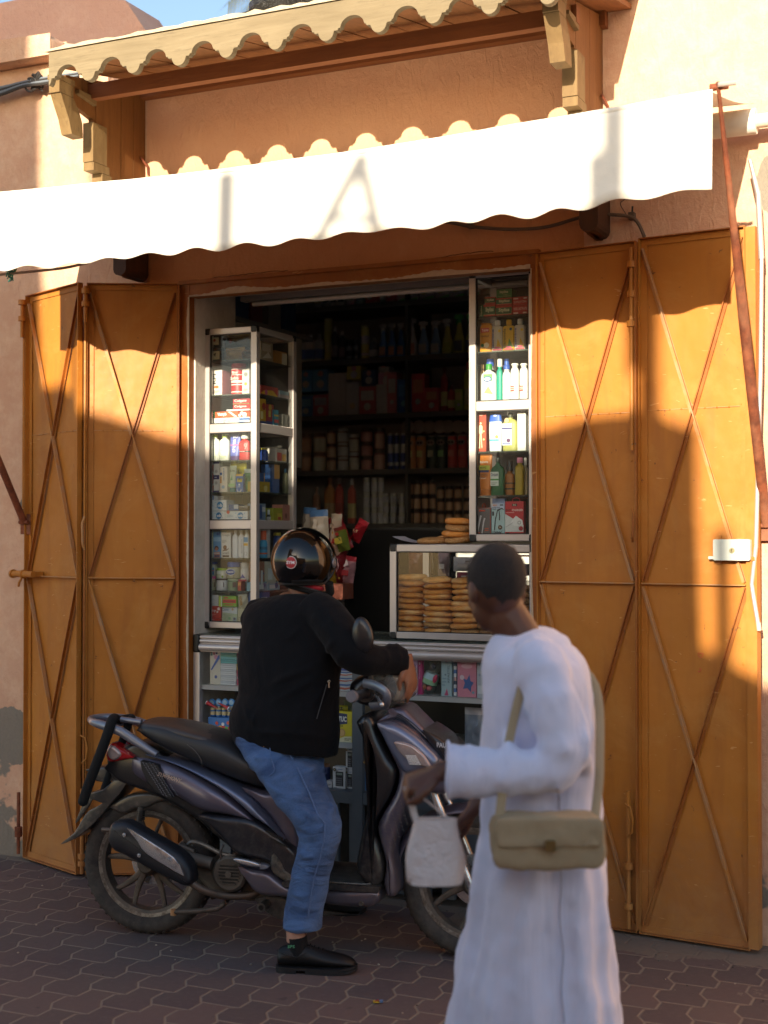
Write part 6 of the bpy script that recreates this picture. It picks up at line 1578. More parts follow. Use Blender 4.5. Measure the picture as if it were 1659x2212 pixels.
def back_row(shelf,items,ybase0,ybase1):
 """items: (kind, x0, x1, height_px, colours, word)"""
 cnt = {}
 for(kind,x0,x1_,hp,cs,word)in items:
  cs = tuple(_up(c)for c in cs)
  xm = (x0+x1_)/2;yb = ybase0+(ybase1-ybase0)*(xm-40)/1400
  c0,c1 = c6(x0,yb-hp),c6(x1_,yb);zb = SZ[shelf]+.001
  key = word;cnt[key]= cnt.get(key,0)+1
  where = ['top','second','third','fourth','fifth'][shelf]+' back shelf'
  tot = sum(1 for it in items if it[5]==word)
  lb = '%s on the %s'%(word,where)if tot==1 else '%s, %s from left on the %s'%(word,['first','second','third','fourth','fifth','sixth','seventh','eighth'][cnt[key]-1],where)
  g = None if tot==1 else word+'s of the '+where
  u0,u1,z0,z1 = rect_at(c0,c1,DB)
  if kind=='jug':
   bottle('detergent_jug',lb,c0,c1,DB,cs[0],cs[1],.3,.1,flatk=.5,zb=zb,group=g,cat='bottle',ops=[('r',.1,.45,.9,.85,cs[2]),('p',[(.05,.05),(.95,.35),(.95,.05)],cs[3]),('c',.35,.72,.2,cs[4])])
  elif kind=='trig':
   bottle('spray_bottle',lb,c0,c1,DB,cs[0],cs[1],.4,.22,flatk=.6,zb=zb,group=g,pump='trigger',prof=[(0,.95),(.03,1),(.5,.95),(.7,.6),(1,.4)],ops=[('r',.15,.1,.85,.45,cs[2])])
  elif kind=='btl':
   bottle('bottle',lb,c0,c1,DB,cs[0],cs[1],.45,.14,flatk=.8,zb=zb,group=g,bands=[(.15,.55,cs[2])])
  elif kind=='can':
   jar('can',lb,c0,c1,DB,cs[0],cs[1],.06,zb=zb,group=g,band=[(.1,.2,cs[2]),(.45,.7,cs[2])],cat='can',seg=12)
  elif kind=='box':
   carton('carton',lb,c0,c1,DB,.1,cs[0],[('r',.1,.5,.9,.85,cs[1]),('c',.5,.28,.22,cs[2])],zb=zb,group=g)
  elif kind=='stk':
   n = cs[3];h = (z1-zb)/n
   for k in range(n):
    b = MB();r = (u1-u0)/2-.001;cx = (u0+u1)/2;zz = zb+h*k
    b.lathe((cx,DB+r,0),[(r*.93,zz),(r,zz+.004),(r,zz+h*.7),(r*.85,zz+h*.78),(r*.9,zz+h*.79),(r*.9,zz+h*.985)],cs[0],12,ms=[cs[0],cs[2],cs[0],cs[1],cs[1]])
    l2 = lb.replace(' on the ',', %s, on the '%['bottom tier','second tier','third tier'][k])if n>1 else lb
    solo(b,'jar',l2,'jar',origin=(cx,DB+r,zz),group='stacked '+word+'s')
  elif kind=='tub':
   jar('snack_tube',lb,c0,c1,DB,cs[0],'#c8c0b8',.04,zb=zb,group=g,ops=[('c',.5,.78,.42,'#b8a8a0',.30),('c',.35,.78,.12,'#2a1a18'),('c',.65,.78,.12,'#2a1a18'),('r',.2,.35,.8,.55,cs[1])],cat='snack tube',seg=12)
back_row(0,[('jug',175,242,120,('#b8b0a8','#b04030','#9a4a3a','#b8b0a8','#a84838'),'white and orange bottle')]+[('jug',x,x+56,120,('#dcdcd8','#b8b8b8','#2a3038','#dcdcd8','#3a4048'),'white bottle with dark label')for x in(246,305,364)]+[('jug',430,500,120,('#8a4858','#7a3a48','#9a5868','#7a3848','#a06878'),'dull pink bottle'),('btl',505,570,115,('#3a4850','#2a3238','#4a5860'),'slate bottle'),('jug',580,695,120,('#9a2228','#7a1c20','#8a2a2c','#a83030','#b86a50'),'wide red jug'),('jug',700,742,110,('#4a4848','#3a3838','#7a7470','#3a3838','#585450'),'narrow grey bottle'),('jug',747,832,118,('#9a2228','#7a1c20','#8a2a2c','#a83030','#b86a50'),'narrow red jug')]+[('jug',x,x+w,118+int(w*.1),('#e0e0d8','#a0b08a','#e0e0d8','#2a5a34','#6a7a3a'),'white jug with green label')for x,w in((836,74),(912,96),(1012,128),(1144,120),(1268,118),(1392,110))],412,298)
back_row(1,[('btl',x,x+70,230,('#8a8e96','#7a7e84','#2a3a6a'),'milky bottle with blue band')for x in(45,100,172)]+[('can',247,308,350,('#a8881c','#b89820','#8a701a'),'tall yellow spray can'),('btl',310,362,280,('#201e20','#8a8a88','#3a3436'),'dark bottle with pale cap'),('btl',366,420,240,('#241c1e','#8a8482','#3a2c2c'),'dark bottle with grey cap'),('can',424,470,170,('#1c1c20','#2a2a2c','#3a3a3e'),'black can'),('can',474,522,170,('#1c1c20','#2a2a2c','#3a3a3e'),'black can'),('can',538,605,275,('#b09418','#c0a420','#6a80a8'),'shorter yellow spray can'),('btl',610,676,170,('#2a3038','#3a3a3a','#8a8a90'),'squat dark bottle')]+[('trig',x,x+68,285,('#1c3e62','#8a8e92','#8a4038'),'blue spray bottle')for x in(690,760,832)]+[('trig',902,995,320,('#a09890','#4a4a50','#9a3a34'),'white spray bottle')]+[('trig',x,x+86,290,('#34486a','#8a5050','#7a88a8'),'blue grey spray bottle')for x in(1002,1100)]+[('trig',1195,1280,300,('#6a701c','#8a8a80','#545a18'),'olive yellow spray bottle'),('trig',1288,1375,330,('#a08a10','#1c5a24','#3a3a3c'),'yellow spray bottle with green head'),('trig',1380,1470,330,('#a08a10','#1c5a24','#3a3a3c'),'yellow spray bottle with green head')],818,745)
back_row(2,[('box',60,165,180,('#1a3a5a','#2a4a78','#8a5a5a'),'blue dessert box'),('box',168,290,185,('#7a2a34','#8a4a54','#b08a80'),'red dessert box'),('box',292,432,350,('#8a8268','#968c70','#7a7460'),'tall khaki box'),('box',436,534,270,('#98805a','#a88e68','#a04838'),'cream and brown box'),('box',538,670,230,('#8a2a30','#4a7a8a','#c8a070'),'cake mix box'),('box',674,760,240,('#8a5058','#9a6068','#b07068'),'rose box'),('box',762,838,330,('#8a3038','#9a5058','#b07068'),'tall rose red box'),('box',842,952,270,('#16345e','#1c3e70','#24487a'),'dark blue packet'),('box',958,1060,310,('#8a1c20','#7a3a28','#b09060'),'red biscuit pack'),('box',1064,1172,190,('#8a1c20','#7a3a28','#b09060'),'red biscuit pack'),('btl',1185,1240,350,('#5a1616','#3a1414','#8a5a30'),'dark red sauce bottle'),('btl',1242,1296,200,('#5a1616','#3a1414','#8a5a30'),'dark red sauce bottle'),('box',1305,1365,170,('#4a5a2a','#6a6a34','#8a8a50'),'green tin box'),('btl',1372,1430,380,('#8a5a14','#8a2018','#9a7a30'),'amber bottle')],1262,1186)
for i,(x0,y0,x1_,y1,c)in enumerate(((60,870,165,1050,'#1c4466'),(168,865,290,1045,'#24466a'),(440,838,552,945,'#8a6a20'),(560,870,672,1000,'#1c2c44'),(690,890,838,990,'#8a3a48'),(690,842,775,888,'#9a5060'))):
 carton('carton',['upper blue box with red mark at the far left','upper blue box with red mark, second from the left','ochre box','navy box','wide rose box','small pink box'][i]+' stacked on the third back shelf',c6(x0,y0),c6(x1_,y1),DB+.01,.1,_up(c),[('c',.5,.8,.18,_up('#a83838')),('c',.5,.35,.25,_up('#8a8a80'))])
brown = lambda n:('#4a2c1c','#8a8078','#6a4038',n)
back_row(3,[('stk',60,135,300,('#4a3428','#3a2c24','#5a4030',2),'brown jar'),('stk',150,250,300,('#6a4a3c','#3a2c24','#7a5848',2),'tan jar'),('stk',262,335,320,('#5a3a2c','#2c2420','#6a4a3a',3),'dull brown jar'),('stk',350,432,330,('#3a2018','#a09890','#8a6058',3),'spread jar with white lid'),('stk',442,522,285,('#3a2018','#a09890','#7a5048',2),'short spread jar with white lid'),('stk',535,625,330,('#3a2420','#2a2220','#5a3c38',3),'dark jar'),('stk',640,725,330,('#4a2824','#2a2220','#6a443c',2),'dark red jar')]+[('can',x,x+40,280,('#16224e','#8a7460','#b08868'),'blue and gold drink can')for x in(760,808,862)]+[('tub',x,x+76,255,(c,c2),w)for x,c,c2,w in((902,'#8a3a1c','#a05028','orange snack tube'),(984,'#8a3a1c','#a05028','orange snack tube'),(1070,'#1c2420','#4a4a3c','black snack tube'),(1152,'#1c2420','#3a5a38','black snack tube'),(1234,'#7a1c1c','#8a2c24','red snack tube'),(1316,'#7a1c1c','#8a2c24','red snack tube'),(1398,'#1c3a2c','#8a8078','green snack tube'))],1676,1640)
for i,x in enumerate((925,1015,1098,1180,1248,1330,1410)):
 p = F.q(*c6(x,1325),DB);rr_ = .048;b = MB()
 b.lathe((p.x,DB,p.z),[(0,0),(rr_*.8,.0),(rr_,.006),(rr_,.012),(rr_*.93,.014),(rr_*.93,.24)],'#b0a8a0',16,ms=['#a8a098','#b0a8a0','#b0a8a0','#7a2820','#7a2820'],axis='y')
 solo(b,'snack_tube','snack tube lying lid forward above the standing tubes, %s from left'%['first','second','third','fourth','fifth','sixth','seventh'][i],'snack tube',origin=(p.x,DB,p.z-rr_),group='snack tubes lying on the fourth back shelf')
back_row(4,[('btl',160,215,300,('#4a3020','#3a2a20','#5a4030'),'brown bottle'),('btl',250,330,370,('#6a3c18','#4a2c1c','#6a4a28'),'amber jar bottle'),('btl',340,400,370,('#6a2018','#8a8078','#5a2018'),'sauce bottle with pale cap'),('btl',440,500,360,('#6a2418','#8a8078','#7a5028'),'sauce bottle with pale cap')]+[('stk',x,x+48,h,('#6a6444','#7a7048','#7c7454',3),'pale pickle jar')for x,h in((565,370),(625,370),(678,370),(718,240),(780,240),(845,240))]+[('stk',x,x+54,340,('#33201a','#1c1614','#7a4430',3),'jam jar with red label')for x in(905,966,1028,1088)]+[('stk',x,x+62,290,('#33201a','#1c1614','#7a4430',3),'short jam jar with red label')for x in(1150,1218,1288,1362)],2110,2085)
S = Frame(-.946,5.65,-14.3)
ra = lambda x,y:(165.9+.2*x,1512.9+.2*y)
rq = lambda x,y:(165.9+.22*x,1692.1+.22*y)
rc = lambda x,y:(497.7+.22*x,1592.6+.22*y)
rd_ = lambda x,y:(99.5+.44*x,1493+.44*y)
re_ = lambda x,y:(696.7+.16*x,1294+.16*y)
rg_ = lambda x,y:(763.1+.24*x,1526.2+.24*y)
def sp(c,r):
 p = S.q(c[0],c[1],-r);return(p.x,p.z)
def m_paint_(c1,c2,metal=.55,dust='#7a7068',amt=.5):
 def fn(t):
  n = t.noise(5,5,.7);n2 = t.noise(40,4,.7)
  z = t.xyz()[2]
  c = t.mix(n,c1,c2)
  d = t.math('ADD',t.math('SUBTRACT',.45,z),t.math('MULTIPLY',t.math('SUBTRACT',n2,.45),1.1))
  c = t.mix(t.math('MULTIPLY',t.ramp(d,[(.0,0),(.5,1)]),amt),c,dust)
  t.base(c);t.set(metal=metal,rough=t.math('ADD',.22,t.math('MULTIPLY',n2,.22)),coat=.35,crough=.12)
 return fn
mat('scooter_paint',m_paint_('#6c6776','#5b5767'))
mat('scooter_highlight',m_paint_('#7d849c','#687088'))  # lighter, bluer copy of the paint, imitating sky highlights on the panels
mat('scooter_dark',m_paint_('#1d1e24','#24242a',.1,'#6a625a',.35))
mat('scooter_black',m_paint_('#17171a','#1f1f22',0,'#6a625a',.6))
mat('scooter_dusty',m_paint_('#3a3836','#4a4640',0,'#85796a',.9))
def m_tyre(t):
 n = t.noise(20,5,.7)
 t.base(t.mix(t.ramp(n,[(.3,0),(.7,1)]),'#2a2725','#4f4740'));t.set(rough=.85);t.bump(n,.3,.004)
mat('tyre_rubber',m_tyre)
def m_rim(t):
 n = t.noise(14,5,.75)
 t.base(t.mix(t.ramp(n,[(.35,0),(.65,1)]),'#4a443e','#6b6056'));t.set(rough=.55,metal=.35);t.bump(n,.2,.003)
mat('dirty_rim',m_rim)
mat('worn_rim',lambda t:(t.base(t.mix(t.ramp(t.noise(22,5,.8),[(.4,0),(.6,1)]),'#8d867c','#5b5148')),t.set(rough=.45,metal=.5)))
def m_seat(t):
 n = t.noise(9,5,.7)
 t.base(t.mix(n,'#1b1c20','#2a2a2c'));t.set(rough=t.math('ADD',.32,t.math('MULTIPLY',n,.3)),spec=.55);t.bump(t.noise(300,2),.12,.001)
mat('seat_vinyl',m_seat)
mat('seat_vinyl_brown',lambda t:(t.base(t.mix(t.noise(8,5),'#3b302c','#4c4440')),t.set(rough=.4,spec=.5),t.bump(t.noise(300,2),.12,.001)))
mat('chrome_worn',lambda t:(t.base(t.mix(t.ramp(t.noise(18,5,.8),[(.5,0),(.66,1)]),'#d4d6d8','#96969a')),t.set(metal=.85,rough=.25)))
mat('silver_plastic',lambda t:(t.base(t.mix(t.noise(9),'#8a8e9a','#767a86')),t.set(metal=.5,rough=.32,coat=.3)))
mat('engine_metal',lambda t:(t.base(t.mix(t.noise(14,5,.8),'#4c4640','#6b6257')),t.set(metal=.4,rough=.65),t.bump(t.noise(40,4),.5,.004)))
mat('exhaust_black',lambda t:(t.base(t.mix(t.noise(9,5,.7),'#1c1d22','#2b2b30')),t.set(rough=.42,metal=.2)))
mat('exhaust_pipe',lambda t:(t.base(t.mix(t.noise(24,5,.8),'#7c6a5c','#5a5048')),t.set(metal=.5,rough=.5)))
mat('red_lens',lambda t:(t.base('#a01018'),t.set(rough=.12,coat=.6)))
mat('clear_lens',lambda t:(t.base(t.mix(t.noise(60),'#b8a8a4','#8f7f7c')),t.set(rough=.15,coat=.6,metal=.3)))
scoot = thing('scooter','dusty grey-purple scooter facing right with a black lock hooked on its tail rack','scooter',S,(0,0,0))
def crv(pts,n=5):
 return[(p.x,p.y)for p in[Vector((a,b,0))for a,b in[(q_.x,q_.y)for q_ in curve_pts([(a,b,0)for a,b in pts],n)]]]
def interp(tab,x):
 if x<=tab[0][0]:return tab[0][1]
 for(a,b),(c,d)in zip(tab[:-1],tab[1:]):
  if a<=x<=c and c>a:return b+(d-b)*(x-a)/(c-a)
 return tab[-1][1]
def hull(b,top,bot,w,m,n=40,seg=28,p=2.6,ends=.0,wexp=None):
 """loft along x between the two outline curves; w: half width table over 0..1"""
 top = sorted(crv(top,6));bot = sorted(crv(bot,6))
 x0 = max(top[0][0],bot[0][0]);x1 = min(top[-1][0],bot[-1][0])
 rings = []
 for i in range(n+1):
  k = i/n;k = .5-.5*math.cos(PI*k);x = x0+(x1-x0)*k
  zt,zb = interp(top,x),interp(bot,x)
  if zt<zb+.002:zt = zb+.002
  hw = interp(w,k)
  zc,hz = (zt+zb)/2,(zt-zb)/2
  ring = []
  for j in range(seg):
   q_ = 2*PI*j/seg;c,s_ = math.cos(q_),math.sin(q_)
   ring.append((x,hw*math.copysign(abs(c)**(2/p),c),zc+hz*math.copysign(abs(s_)**(2/p),s_)))
  rings.append(ring)
 return b.loft(rings,m)
def shell(b,pts,y0,y1,rnd_,m,sub=4,smooth=True,crown=0):
 """rounded slab with the outline pts in x-z between depths y0<y1"""
 P_ = crv(pts+[pts[0]],sub)[:-1]if smooth else list(pts)
 n = len(P_)
 area = sum(P_[i][0]*P_[(i+1)%n][1]-P_[(i+1)%n][0]*P_[i][1]for i in range(n))
 if area<0:P_ = P_[::-1]
 nr = []
 for i in range(n):
  a,c = Vector(P_[i-1]),Vector(P_[(i+1)%n]);t = c-a
  t = t.normalized()if t.length>1e-9 else Vector((1,0));nr.append(Vector((-t.y,t.x)))
 def dseg(q_,a,c):
  e = c-a;l2 = e.length_squared;k_ = 0 if l2==0 else max(0,min(1,(q_-a).dot(e)/l2));return(q_-a-e*k_).length
 V2 = [Vector(p)for p in P_];lim = []
 for i in range(n):
  t_ = 1.0
  while t_>.02:
   q_ = V2[i]+nr[i]*rnd_*t_
   if min(dseg(q_,V2[j-1],V2[j])for j in range(n))>=.8*rnd_*t_:break
   t_*=.72
  lim.append(t_)
 lim = [min(lim[i-1],lim[i],lim[(i+1)%n])for i in range(n)]
 nr = [nr[i]*lim[i]for i in range(n)]
 def ring(ins,y):return[(P_[i][0]+nr[i].x*ins,y,P_[i][1]+nr[i].y*ins)for i in range(n)]
 rings = [];K = 4
 for k in range(K+1):
  a = PI/2*k/K
  rings.append(ring(rnd_*(1-math.sin(a)),y0+rnd_*(1-math.sin(a))-rnd_*(1-math.sin(a))+rnd_*(1-math.cos(a))))
 for k in range(K,-1,-1):
  a = PI/2*k/K
  rings.append(ring(rnd_*(1-math.sin(a)),y1-rnd_*(1-math.cos(a))))
 return b.loft(rings,m)
def sps(pts,r,f):return[sp(f(*p),r)for p in pts]
def wheel(cx,cz,parent,R=.283,w=.046,spokes=5,rimr=.205,disc=True,phase=0.3):
 b = MB()
 prof = []
 for k in range(13):
  a = PI*k/12;prof.append((R-.034+.034*math.sin(a)**.8 if k not in(0,12)else R-.062,-w*math.cos(a)))
 prof = [(rimr+.006,-w*.62)]+[(R-.05,-w*.98),(R-.03,-w),(R-.014,-w*.86),(R-.004,-w*.5),(R,0),(R-.004,w*.5),(R-.014,w*.86),(R-.03,w),(R-.05,w*.98)]+[(rimr+.006,w*.62)]
 b.lathe((cx,0,cz),prof,'tyre_rubber',64,axis='y',cap=False)
 for k in range(52):
  a = 2*PI*k/52
  for s_ in(-1,1):
   c = Vector((cx+(R-.0035)*math.cos(a),s_*w*.42,cz+(R-.0035)*math.sin(a)))
   Rm = Matrix.Translation(c)@Matrix.Rotation(-a+PI/2,4,'Y')@Matrix.Rotation(.5*s_,4,'Z')
   b.box((-.005,-w*.26,-.006),(.005,w*.26,.0012),'tyre_rubber',Rm)
 ty = part(b,'tyre',parent,ang=50)
 b = MB()
 b.lathe((cx,0,cz),[(rimr-.018,-.026),(rimr-.006,-.030),(rimr+.008,-.032),(rimr+.012,-.028),(rimr+.012,.028),(rimr+.008,.032),(rimr-.006,.030),(rimr-.018,.026),(rimr-.022,0),(rimr-.018,-.026)],'dirty_rim',64,axis='y',cap=False,ms=['dirty_rim','worn_rim','worn_rim','dirty_rim','worn_rim','worn_rim','dirty_rim','dirty_rim','dirty_rim'])
 rim = part(b,'rim',parent,ang=50)
 b = MB();b.lathe((cx,0,cz),[(0,-.05),(.03,-.05),(.042,-.035),(.05,-.02),(.05,.02),(.042,.035),(0,.04)],'dirty_rim',24,axis='y')
 part(b,'hub',parent)
 for k in range(spokes):
  a0 = 2*PI*k/spokes+phase
  b = MB()
  for s_ in(-1,1):
   pts,rad = [],[]
   for j in range(7):
    t_ = j/6;rr = .04+(rimr-.055)*t_;a = a0+s_*(.10+.17*t_**1.2)
    pts.append((cx+rr*math.cos(a),0,cz+rr*math.sin(a)));rad.append((.010-.003*math.sin(PI*t_),.016-.006*t_))
   b.tube(pts,rad,'dirty_rim',8)
  part(b,'spoke',parent)
 if disc:
  b = MB();b.lathe((cx,.04,cz),[(.06,-.002),(.10,-.002),(.10,.002),(.06,.002),(.06,-.002)],'chrome_worn',32,axis='y',cap=False);part(b,'brake_disc',parent)
wr = MB()
for nm,cx,ph in(('rear_wheel',0.0,.3),('front_wheel',1.335,.9)):
 wp = MB();wp.tube([(cx,-.07,.283),(cx,.07,.283)],.008,'engine_metal',10)
 hubp = part(wp,nm,scoot)
 wheel(cx,.283,hubp,phase=ph)
W1 = .135
b = MB()
hull(b,sps([(430,190),(455,158),(500,150),(600,160),(720,187),(800,205),(880,235),(960,280),(1040,330),(1110,380),(1170,440),(1205,490)],.10,rd_),sps([(430,205),(500,250),(600,305),(720,355),(850,415),(960,458),(1060,487),(1150,503),(1205,500)],.10,rd_),[(0,.07),(.06,.105),(.2,.125),(.5,.14),(.75,.135),(.93,.10),(1,.07)],'seat_vinyl',n=44,p=2.7)
seat = part(b,'seat',scoot,'long black vinyl seat with a brown passenger pad',ang=60)
b = MB()
hull(b,sps([(448,160),(500,140),(620,150),(740,178),(860,214),(945,262)],.06,rd_),sps([(448,182),(600,225),(740,256),(860,300),(945,318)],.06,rd_),[(0,.06),(.1,.10),(.6,.128),(1,.11)],'seat_vinyl_brown',n=24,p=2.4)
part(b,'passenger_pad',seat,ang=60)  # brown vinyl pad on the black seat
b = MB()
pt3 = [S.q(*rd_(x,y),-.145)for x,y in((690,262),(725,290),(755,330),(765,372))]
b.tube([Vector((p.x,-.141,p.z))for p in curve_pts(pt3)],.0015,'#55504c',5);part(b,'stitching',seat)
b = MB();shell(b,sps([(330,360),(470,240),(700,340),(1000,470),(1180,500),(1230,640),(1240,850),(1150,880),(900,720),(760,600),(560,490),(400,430)],0,rd_),-.085,.085,.02,'scooter_black')
part(b,'inner_body',scoot,ang=50)
b = MB()
hull(b,sps([(300,300),(370,290),(440,318),(560,345),(700,400),(850,485),(945,565),(1015,632)],.14,rd_),sps([(300,330),(330,385),(380,430),(450,468),(540,503),(630,540),(750,605),(880,622),(1015,638)],.14,rd_),[(0,.05),(.15,.09),(.4,.125),(.7,.150),(1,.145)],'scooter_paint',n=50,p=3.4)
sidep = part(b,'side_panel',scoot,'purple grey rear side panel',ang=60)
b = MB()
hull(b,sps([(436,306),(500,318),(620,345),(760,392),(900,455),(1000,510),(1060,580),(1110,640),(1180,735)],.14,rd_),sps([(436,328),(560,356),(700,410),(850,495),(945,575),(1015,640),(1090,680),(1180,745)],.14,rd_),[(0,.08),(.2,.112),(.5,.143),(.8,.158),(1,.15)],'scooter_highlight',n=50,p=2.2)
part(b,'upper_side_strip',scoot,'curved strip under the seat, its blue grey highlight painted in',ang=60)
b = MB()
shell(b,sps([(960,470),(1060,492),(1160,508),(1225,600),(1255,760),(1240,860),(1190,800),(1120,660),(1050,570)],.12,rd_),-.125,.125,.03,'scooter_paint')
part(b,'under_seat_panel',scoot,ang=50)
b = MB()
shell(b,sps([(752,606),(880,618),(1010,635),(1110,690),(1190,748),(1243,810),(1262,900),(1215,955),(1150,895),(1085,838),(1000,818),(925,790),(865,725),(800,652)],.15,rd_),-.162,.162,.022,'scooter_dark')
lowp = part(b,'lower_side_panel',scoot,'black lower side panel with two slots',ang=50)
b = MB()
for q_ in([(1075,683),(1100,690),(1160,722),(1162,730),(1110,712)],[(1095,718),(1120,726),(1185,760),(1188,768),(1130,748)]):
 b.prism(sps(q_,.16,rd_),-.1635,-.150,'#050505')
part(b,'air_slot',lowp,smooth=False)
b = MB()
g_ = sps([(470,340),(555,362),(580,420),(625,520),(590,515),(545,495),(500,440),(478,385)],.12,rd_)
shell(b,g_,-.135,-.10,.006,'#15151a',smooth=False)
gr = part(b,'side_grille',sidep,'black grille patch',ang=40)
b = MB()
for i in range(14):
 for j in range(5):
  x = 478+j*17+i*7.5;y = 352+i*12+(j%2)*5
  if x<505+i*9.0+28 and x>472+i*7:
   p = S.q(*rd_(x,y),-.137)
   b.tube([(p.x-.006,-.1375,p.z+.001),(p.x,-.1375,p.z+.001),(p.x+.001,-.1375,p.z-.005)],.0009,'#8a8a90',4)
part(b,'grille_ticks',gr)
b = MB()
p = S.q(*ra(855,775),-.15);p2 = S.q(*ra(1100,850),-.15)
b.text('SYMPHONY',0,0,w=.10,h=.017,d=0,m=('#c8b4a8',.3,.6),bold=.015,slant=.3)
ang_ = math.atan2(p2.z-p.z,p2.x-p.x)
b.xf(Matrix.Translation((p.x+.005,-.1515,p.z-.014))@Matrix.Rotation(-ang_*1.0,4,'Y'))
part(b,'maker_lettering',sidep,ang=180)
b = MB();shell(b,sps([(300,285),(330,250),(375,275),(437,315),(430,325),(370,340),(318,345),(302,320)],.09,rd_),-.115,.115,.02,'red_lens',sub=3)
tlp = part(b,'tail_light',scoot,'red tail light with a milky lens',ang=50)
b = MB();shell(b,sps([(302,290),(322,265),(350,280),(374,308),(358,330),(330,338),(308,320)],.11,rd_),-.122,-.08,.012,'clear_lens',sub=3)
part(b,'indicator_lens',tlp,ang=50)
b = MB()
shell(b,sps([(300,340),(335,350),(430,455),(440,462),(380,462),(330,445),(310,400)],.07,rd_),-.07,.07,.015,'scooter_dusty',sub=3)
shell(b,sps([(192,386),(230,378),(318,372),(330,440),(245,445),(235,425),(210,400)],.05,rd_),-.05,.05,.012,'scooter_dusty',sub=2)
part(b,'tail_bracket',scoot,ang=50)
b = MB()
shell(b,sps([(345,430),(405,450),(330,548),(250,640),(165,712),(82,747),(150,690),(190,625),(225,580),(288,545),(222,520),(228,495),(290,480)],.05,rd_),-.075,.075,.004,'scooter_dusty',sub=2)
part(b,'mud_flap',scoot,ang=50)
b = MB();shell(b,sps([(200,520),(235,520),(190,600),(148,648),(165,600)],-.06,rd_),.05,.062,.003,'scooter_dusty',sub=2);part(b,'number_plate_back',scoot)
b = MB()
hub_o = sps([(320,228),(400,165),(520,112),(700,95),(860,128),(980,200),(960,225),(860,175),(760,205),(690,238),(560,252),(480,292),(430,290),(380,270)],.05,rq)
shell(b,hub_o,-.055,.055,.012,'scooter_dusty',sub=3)
part(b,'rear_mudguard',scoot,ang=50)
b = MB();p0,p1 = S.q(*rq(625,240),-.075),S.q(*rq(600,470),-.075)
b.tube([(p0.x,-.07,p0.z),(p1.x,-.075,p1.z)],.013,'scooter_dusty',10)
for k in range(5):
 z = p0.z-.012-.008*k;b.tube([(p0.x,-.07,z),(p0.x,-.07,z-.004)],.017,'scooter_black',10)
part(b,'rear_shock',scoot)
b = MB()
def sp3(c,y):p = S.q(c[0],c[1],y);return Vector((p.x,y,p.z))
left = [sp3(ra(870,583),-.125),sp3(ra(760,520),-.125),sp3(ra(620,430),-.12),sp3(ra(460,330),-.115),sp3(ra(300,275),-.105),sp3(ra(180,235),-.07),sp3(ra(145,205),-.02)]
lz = left[-1].z
rt_ = [Vector((left[-1].x+.0,.02,lz)),Vector((left[5].x,.07,left[5].z)),Vector((left[4].x,.10,left[4].z)),Vector((left[3].x,.115,left[3].z)),Vector((left[2].x,.12,left[2].z)),Vector((left[1].x,.125,left[1].z))]
cp_ = curve_pts(left+rt_,6);n = len(cp_)
rads = []
for i in range(n):
 k = i/(n-1);e = abs(k-.5)*2
 rads.append((.012+.006*e,.012+.008*math.sin(PI*min(1,e*1.0))*(1 if e<.97 else.4)))
b.tube(cp_,rads,'silver_plastic',12)
b.tube([sp3(ra(480,205),-.07),sp3(ra(700,235),-.075)],(.012),'silver_plastic',10)
b.tube([Vector((sp3(ra(470,205),0).x,-.095,left[3].z+.012)),Vector((sp3(ra(470,205),0).x,.105,left[3].z+.012))],.012,'silver_plastic',10)
part(b,'grab_rail',scoot,'silver grab rail looping behind the seat',ang=60)
b = MB()
mo = sps([(305,470),(325,410),(370,378),(470,374),(540,408),(680,490),(860,592),(1010,690),(1095,790),(1132,900),(1125,990),(1060,1015),(930,960),(780,885),(620,800),(470,715),(360,665),(308,590),(298,530)],.23,rq)
shell(b,mo,-.245,-.14,.035,'exhaust_black',sub=3)
ex_ = part(b,'exhaust',scoot,'black exhaust silencer with a scuffed silver shield',ang=60)
b = MB()
shell(b,sps([(497,432),(560,466),(700,552),(860,655),(960,725),(1015,800),(1058,905),(960,855),(800,765),(690,690),(640,640),(600,570),(545,495)],.245,rq),-.2515,-.24,.004,'chrome_worn',sub=1)
part(b,'heat_shield',ex_,ang=50)
b = MB()
for x,y in((465,505),(610,707),(912,752)):
 p = S.q(*rq(x,y),-.25)
 r_ = .008 if x<900 else.013
 b.lathe((p.x,-.2505 if x<900 else-.2535,p.z),[(0,-.004),(r_*.5,-.004),(r_*.6,-.001),(r_,-.001),(r_,.004)],'chrome_worn',12,axis='y')
part(b,'shield_bolt',ex_)
b = MB();p = S.q(*rq(318,458),-.2);b.tube([(p.x+.02,-.2,p.z),(p.x-.03,-.2,p.z)],.009,'exhaust_pipe',12);part(b,'tail_pipe',ex_)
b = MB()
pts = [Vector((sp(rq(x,y),r)[0],-r,sp(rq(x,y),r)[1]))for x,y,r in((1090,950,.20),(1180,1015,.19),(1290,1065,.17),(1400,1095,.14),(1540,1108,.11),(1700,1095,.08),(1800,1040,.06),(1830,950,.05))]
b.tube(curve_pts(pts),.015,'exhaust_pipe',12);part(b,'exhaust_pipe',ex_)
b = MB()
shell(b,sps([(900,660),(1050,680),(1280,740),(1380,770),(1520,730),(1620,800),(1640,980),(1560,1080),(1400,1100),(1300,1020),(1200,900),(1050,840)],.06,rq),-.10,.10,.025,'engine_metal',sub=3)
shell(b,sps([(1640,880),(1860,800),(2000,860),(2050,1000),(1900,1120),(1650,1120)],.03,rq),-.07,.07,.02,'engine_metal',sub=3)
eng = part(b,'engine',scoot,ang=50)
p = S.q(*rq(1490,895),-.14)
b = MB();b.lathe((p.x,-.10,p.z),[(.072,.0),(.070,-.03),(.060,-.038),(0,-.034)],'engine_metal',28,axis='y')
fc = part(b,'fan_cover',eng,'round slotted fan cover')
b = MB()
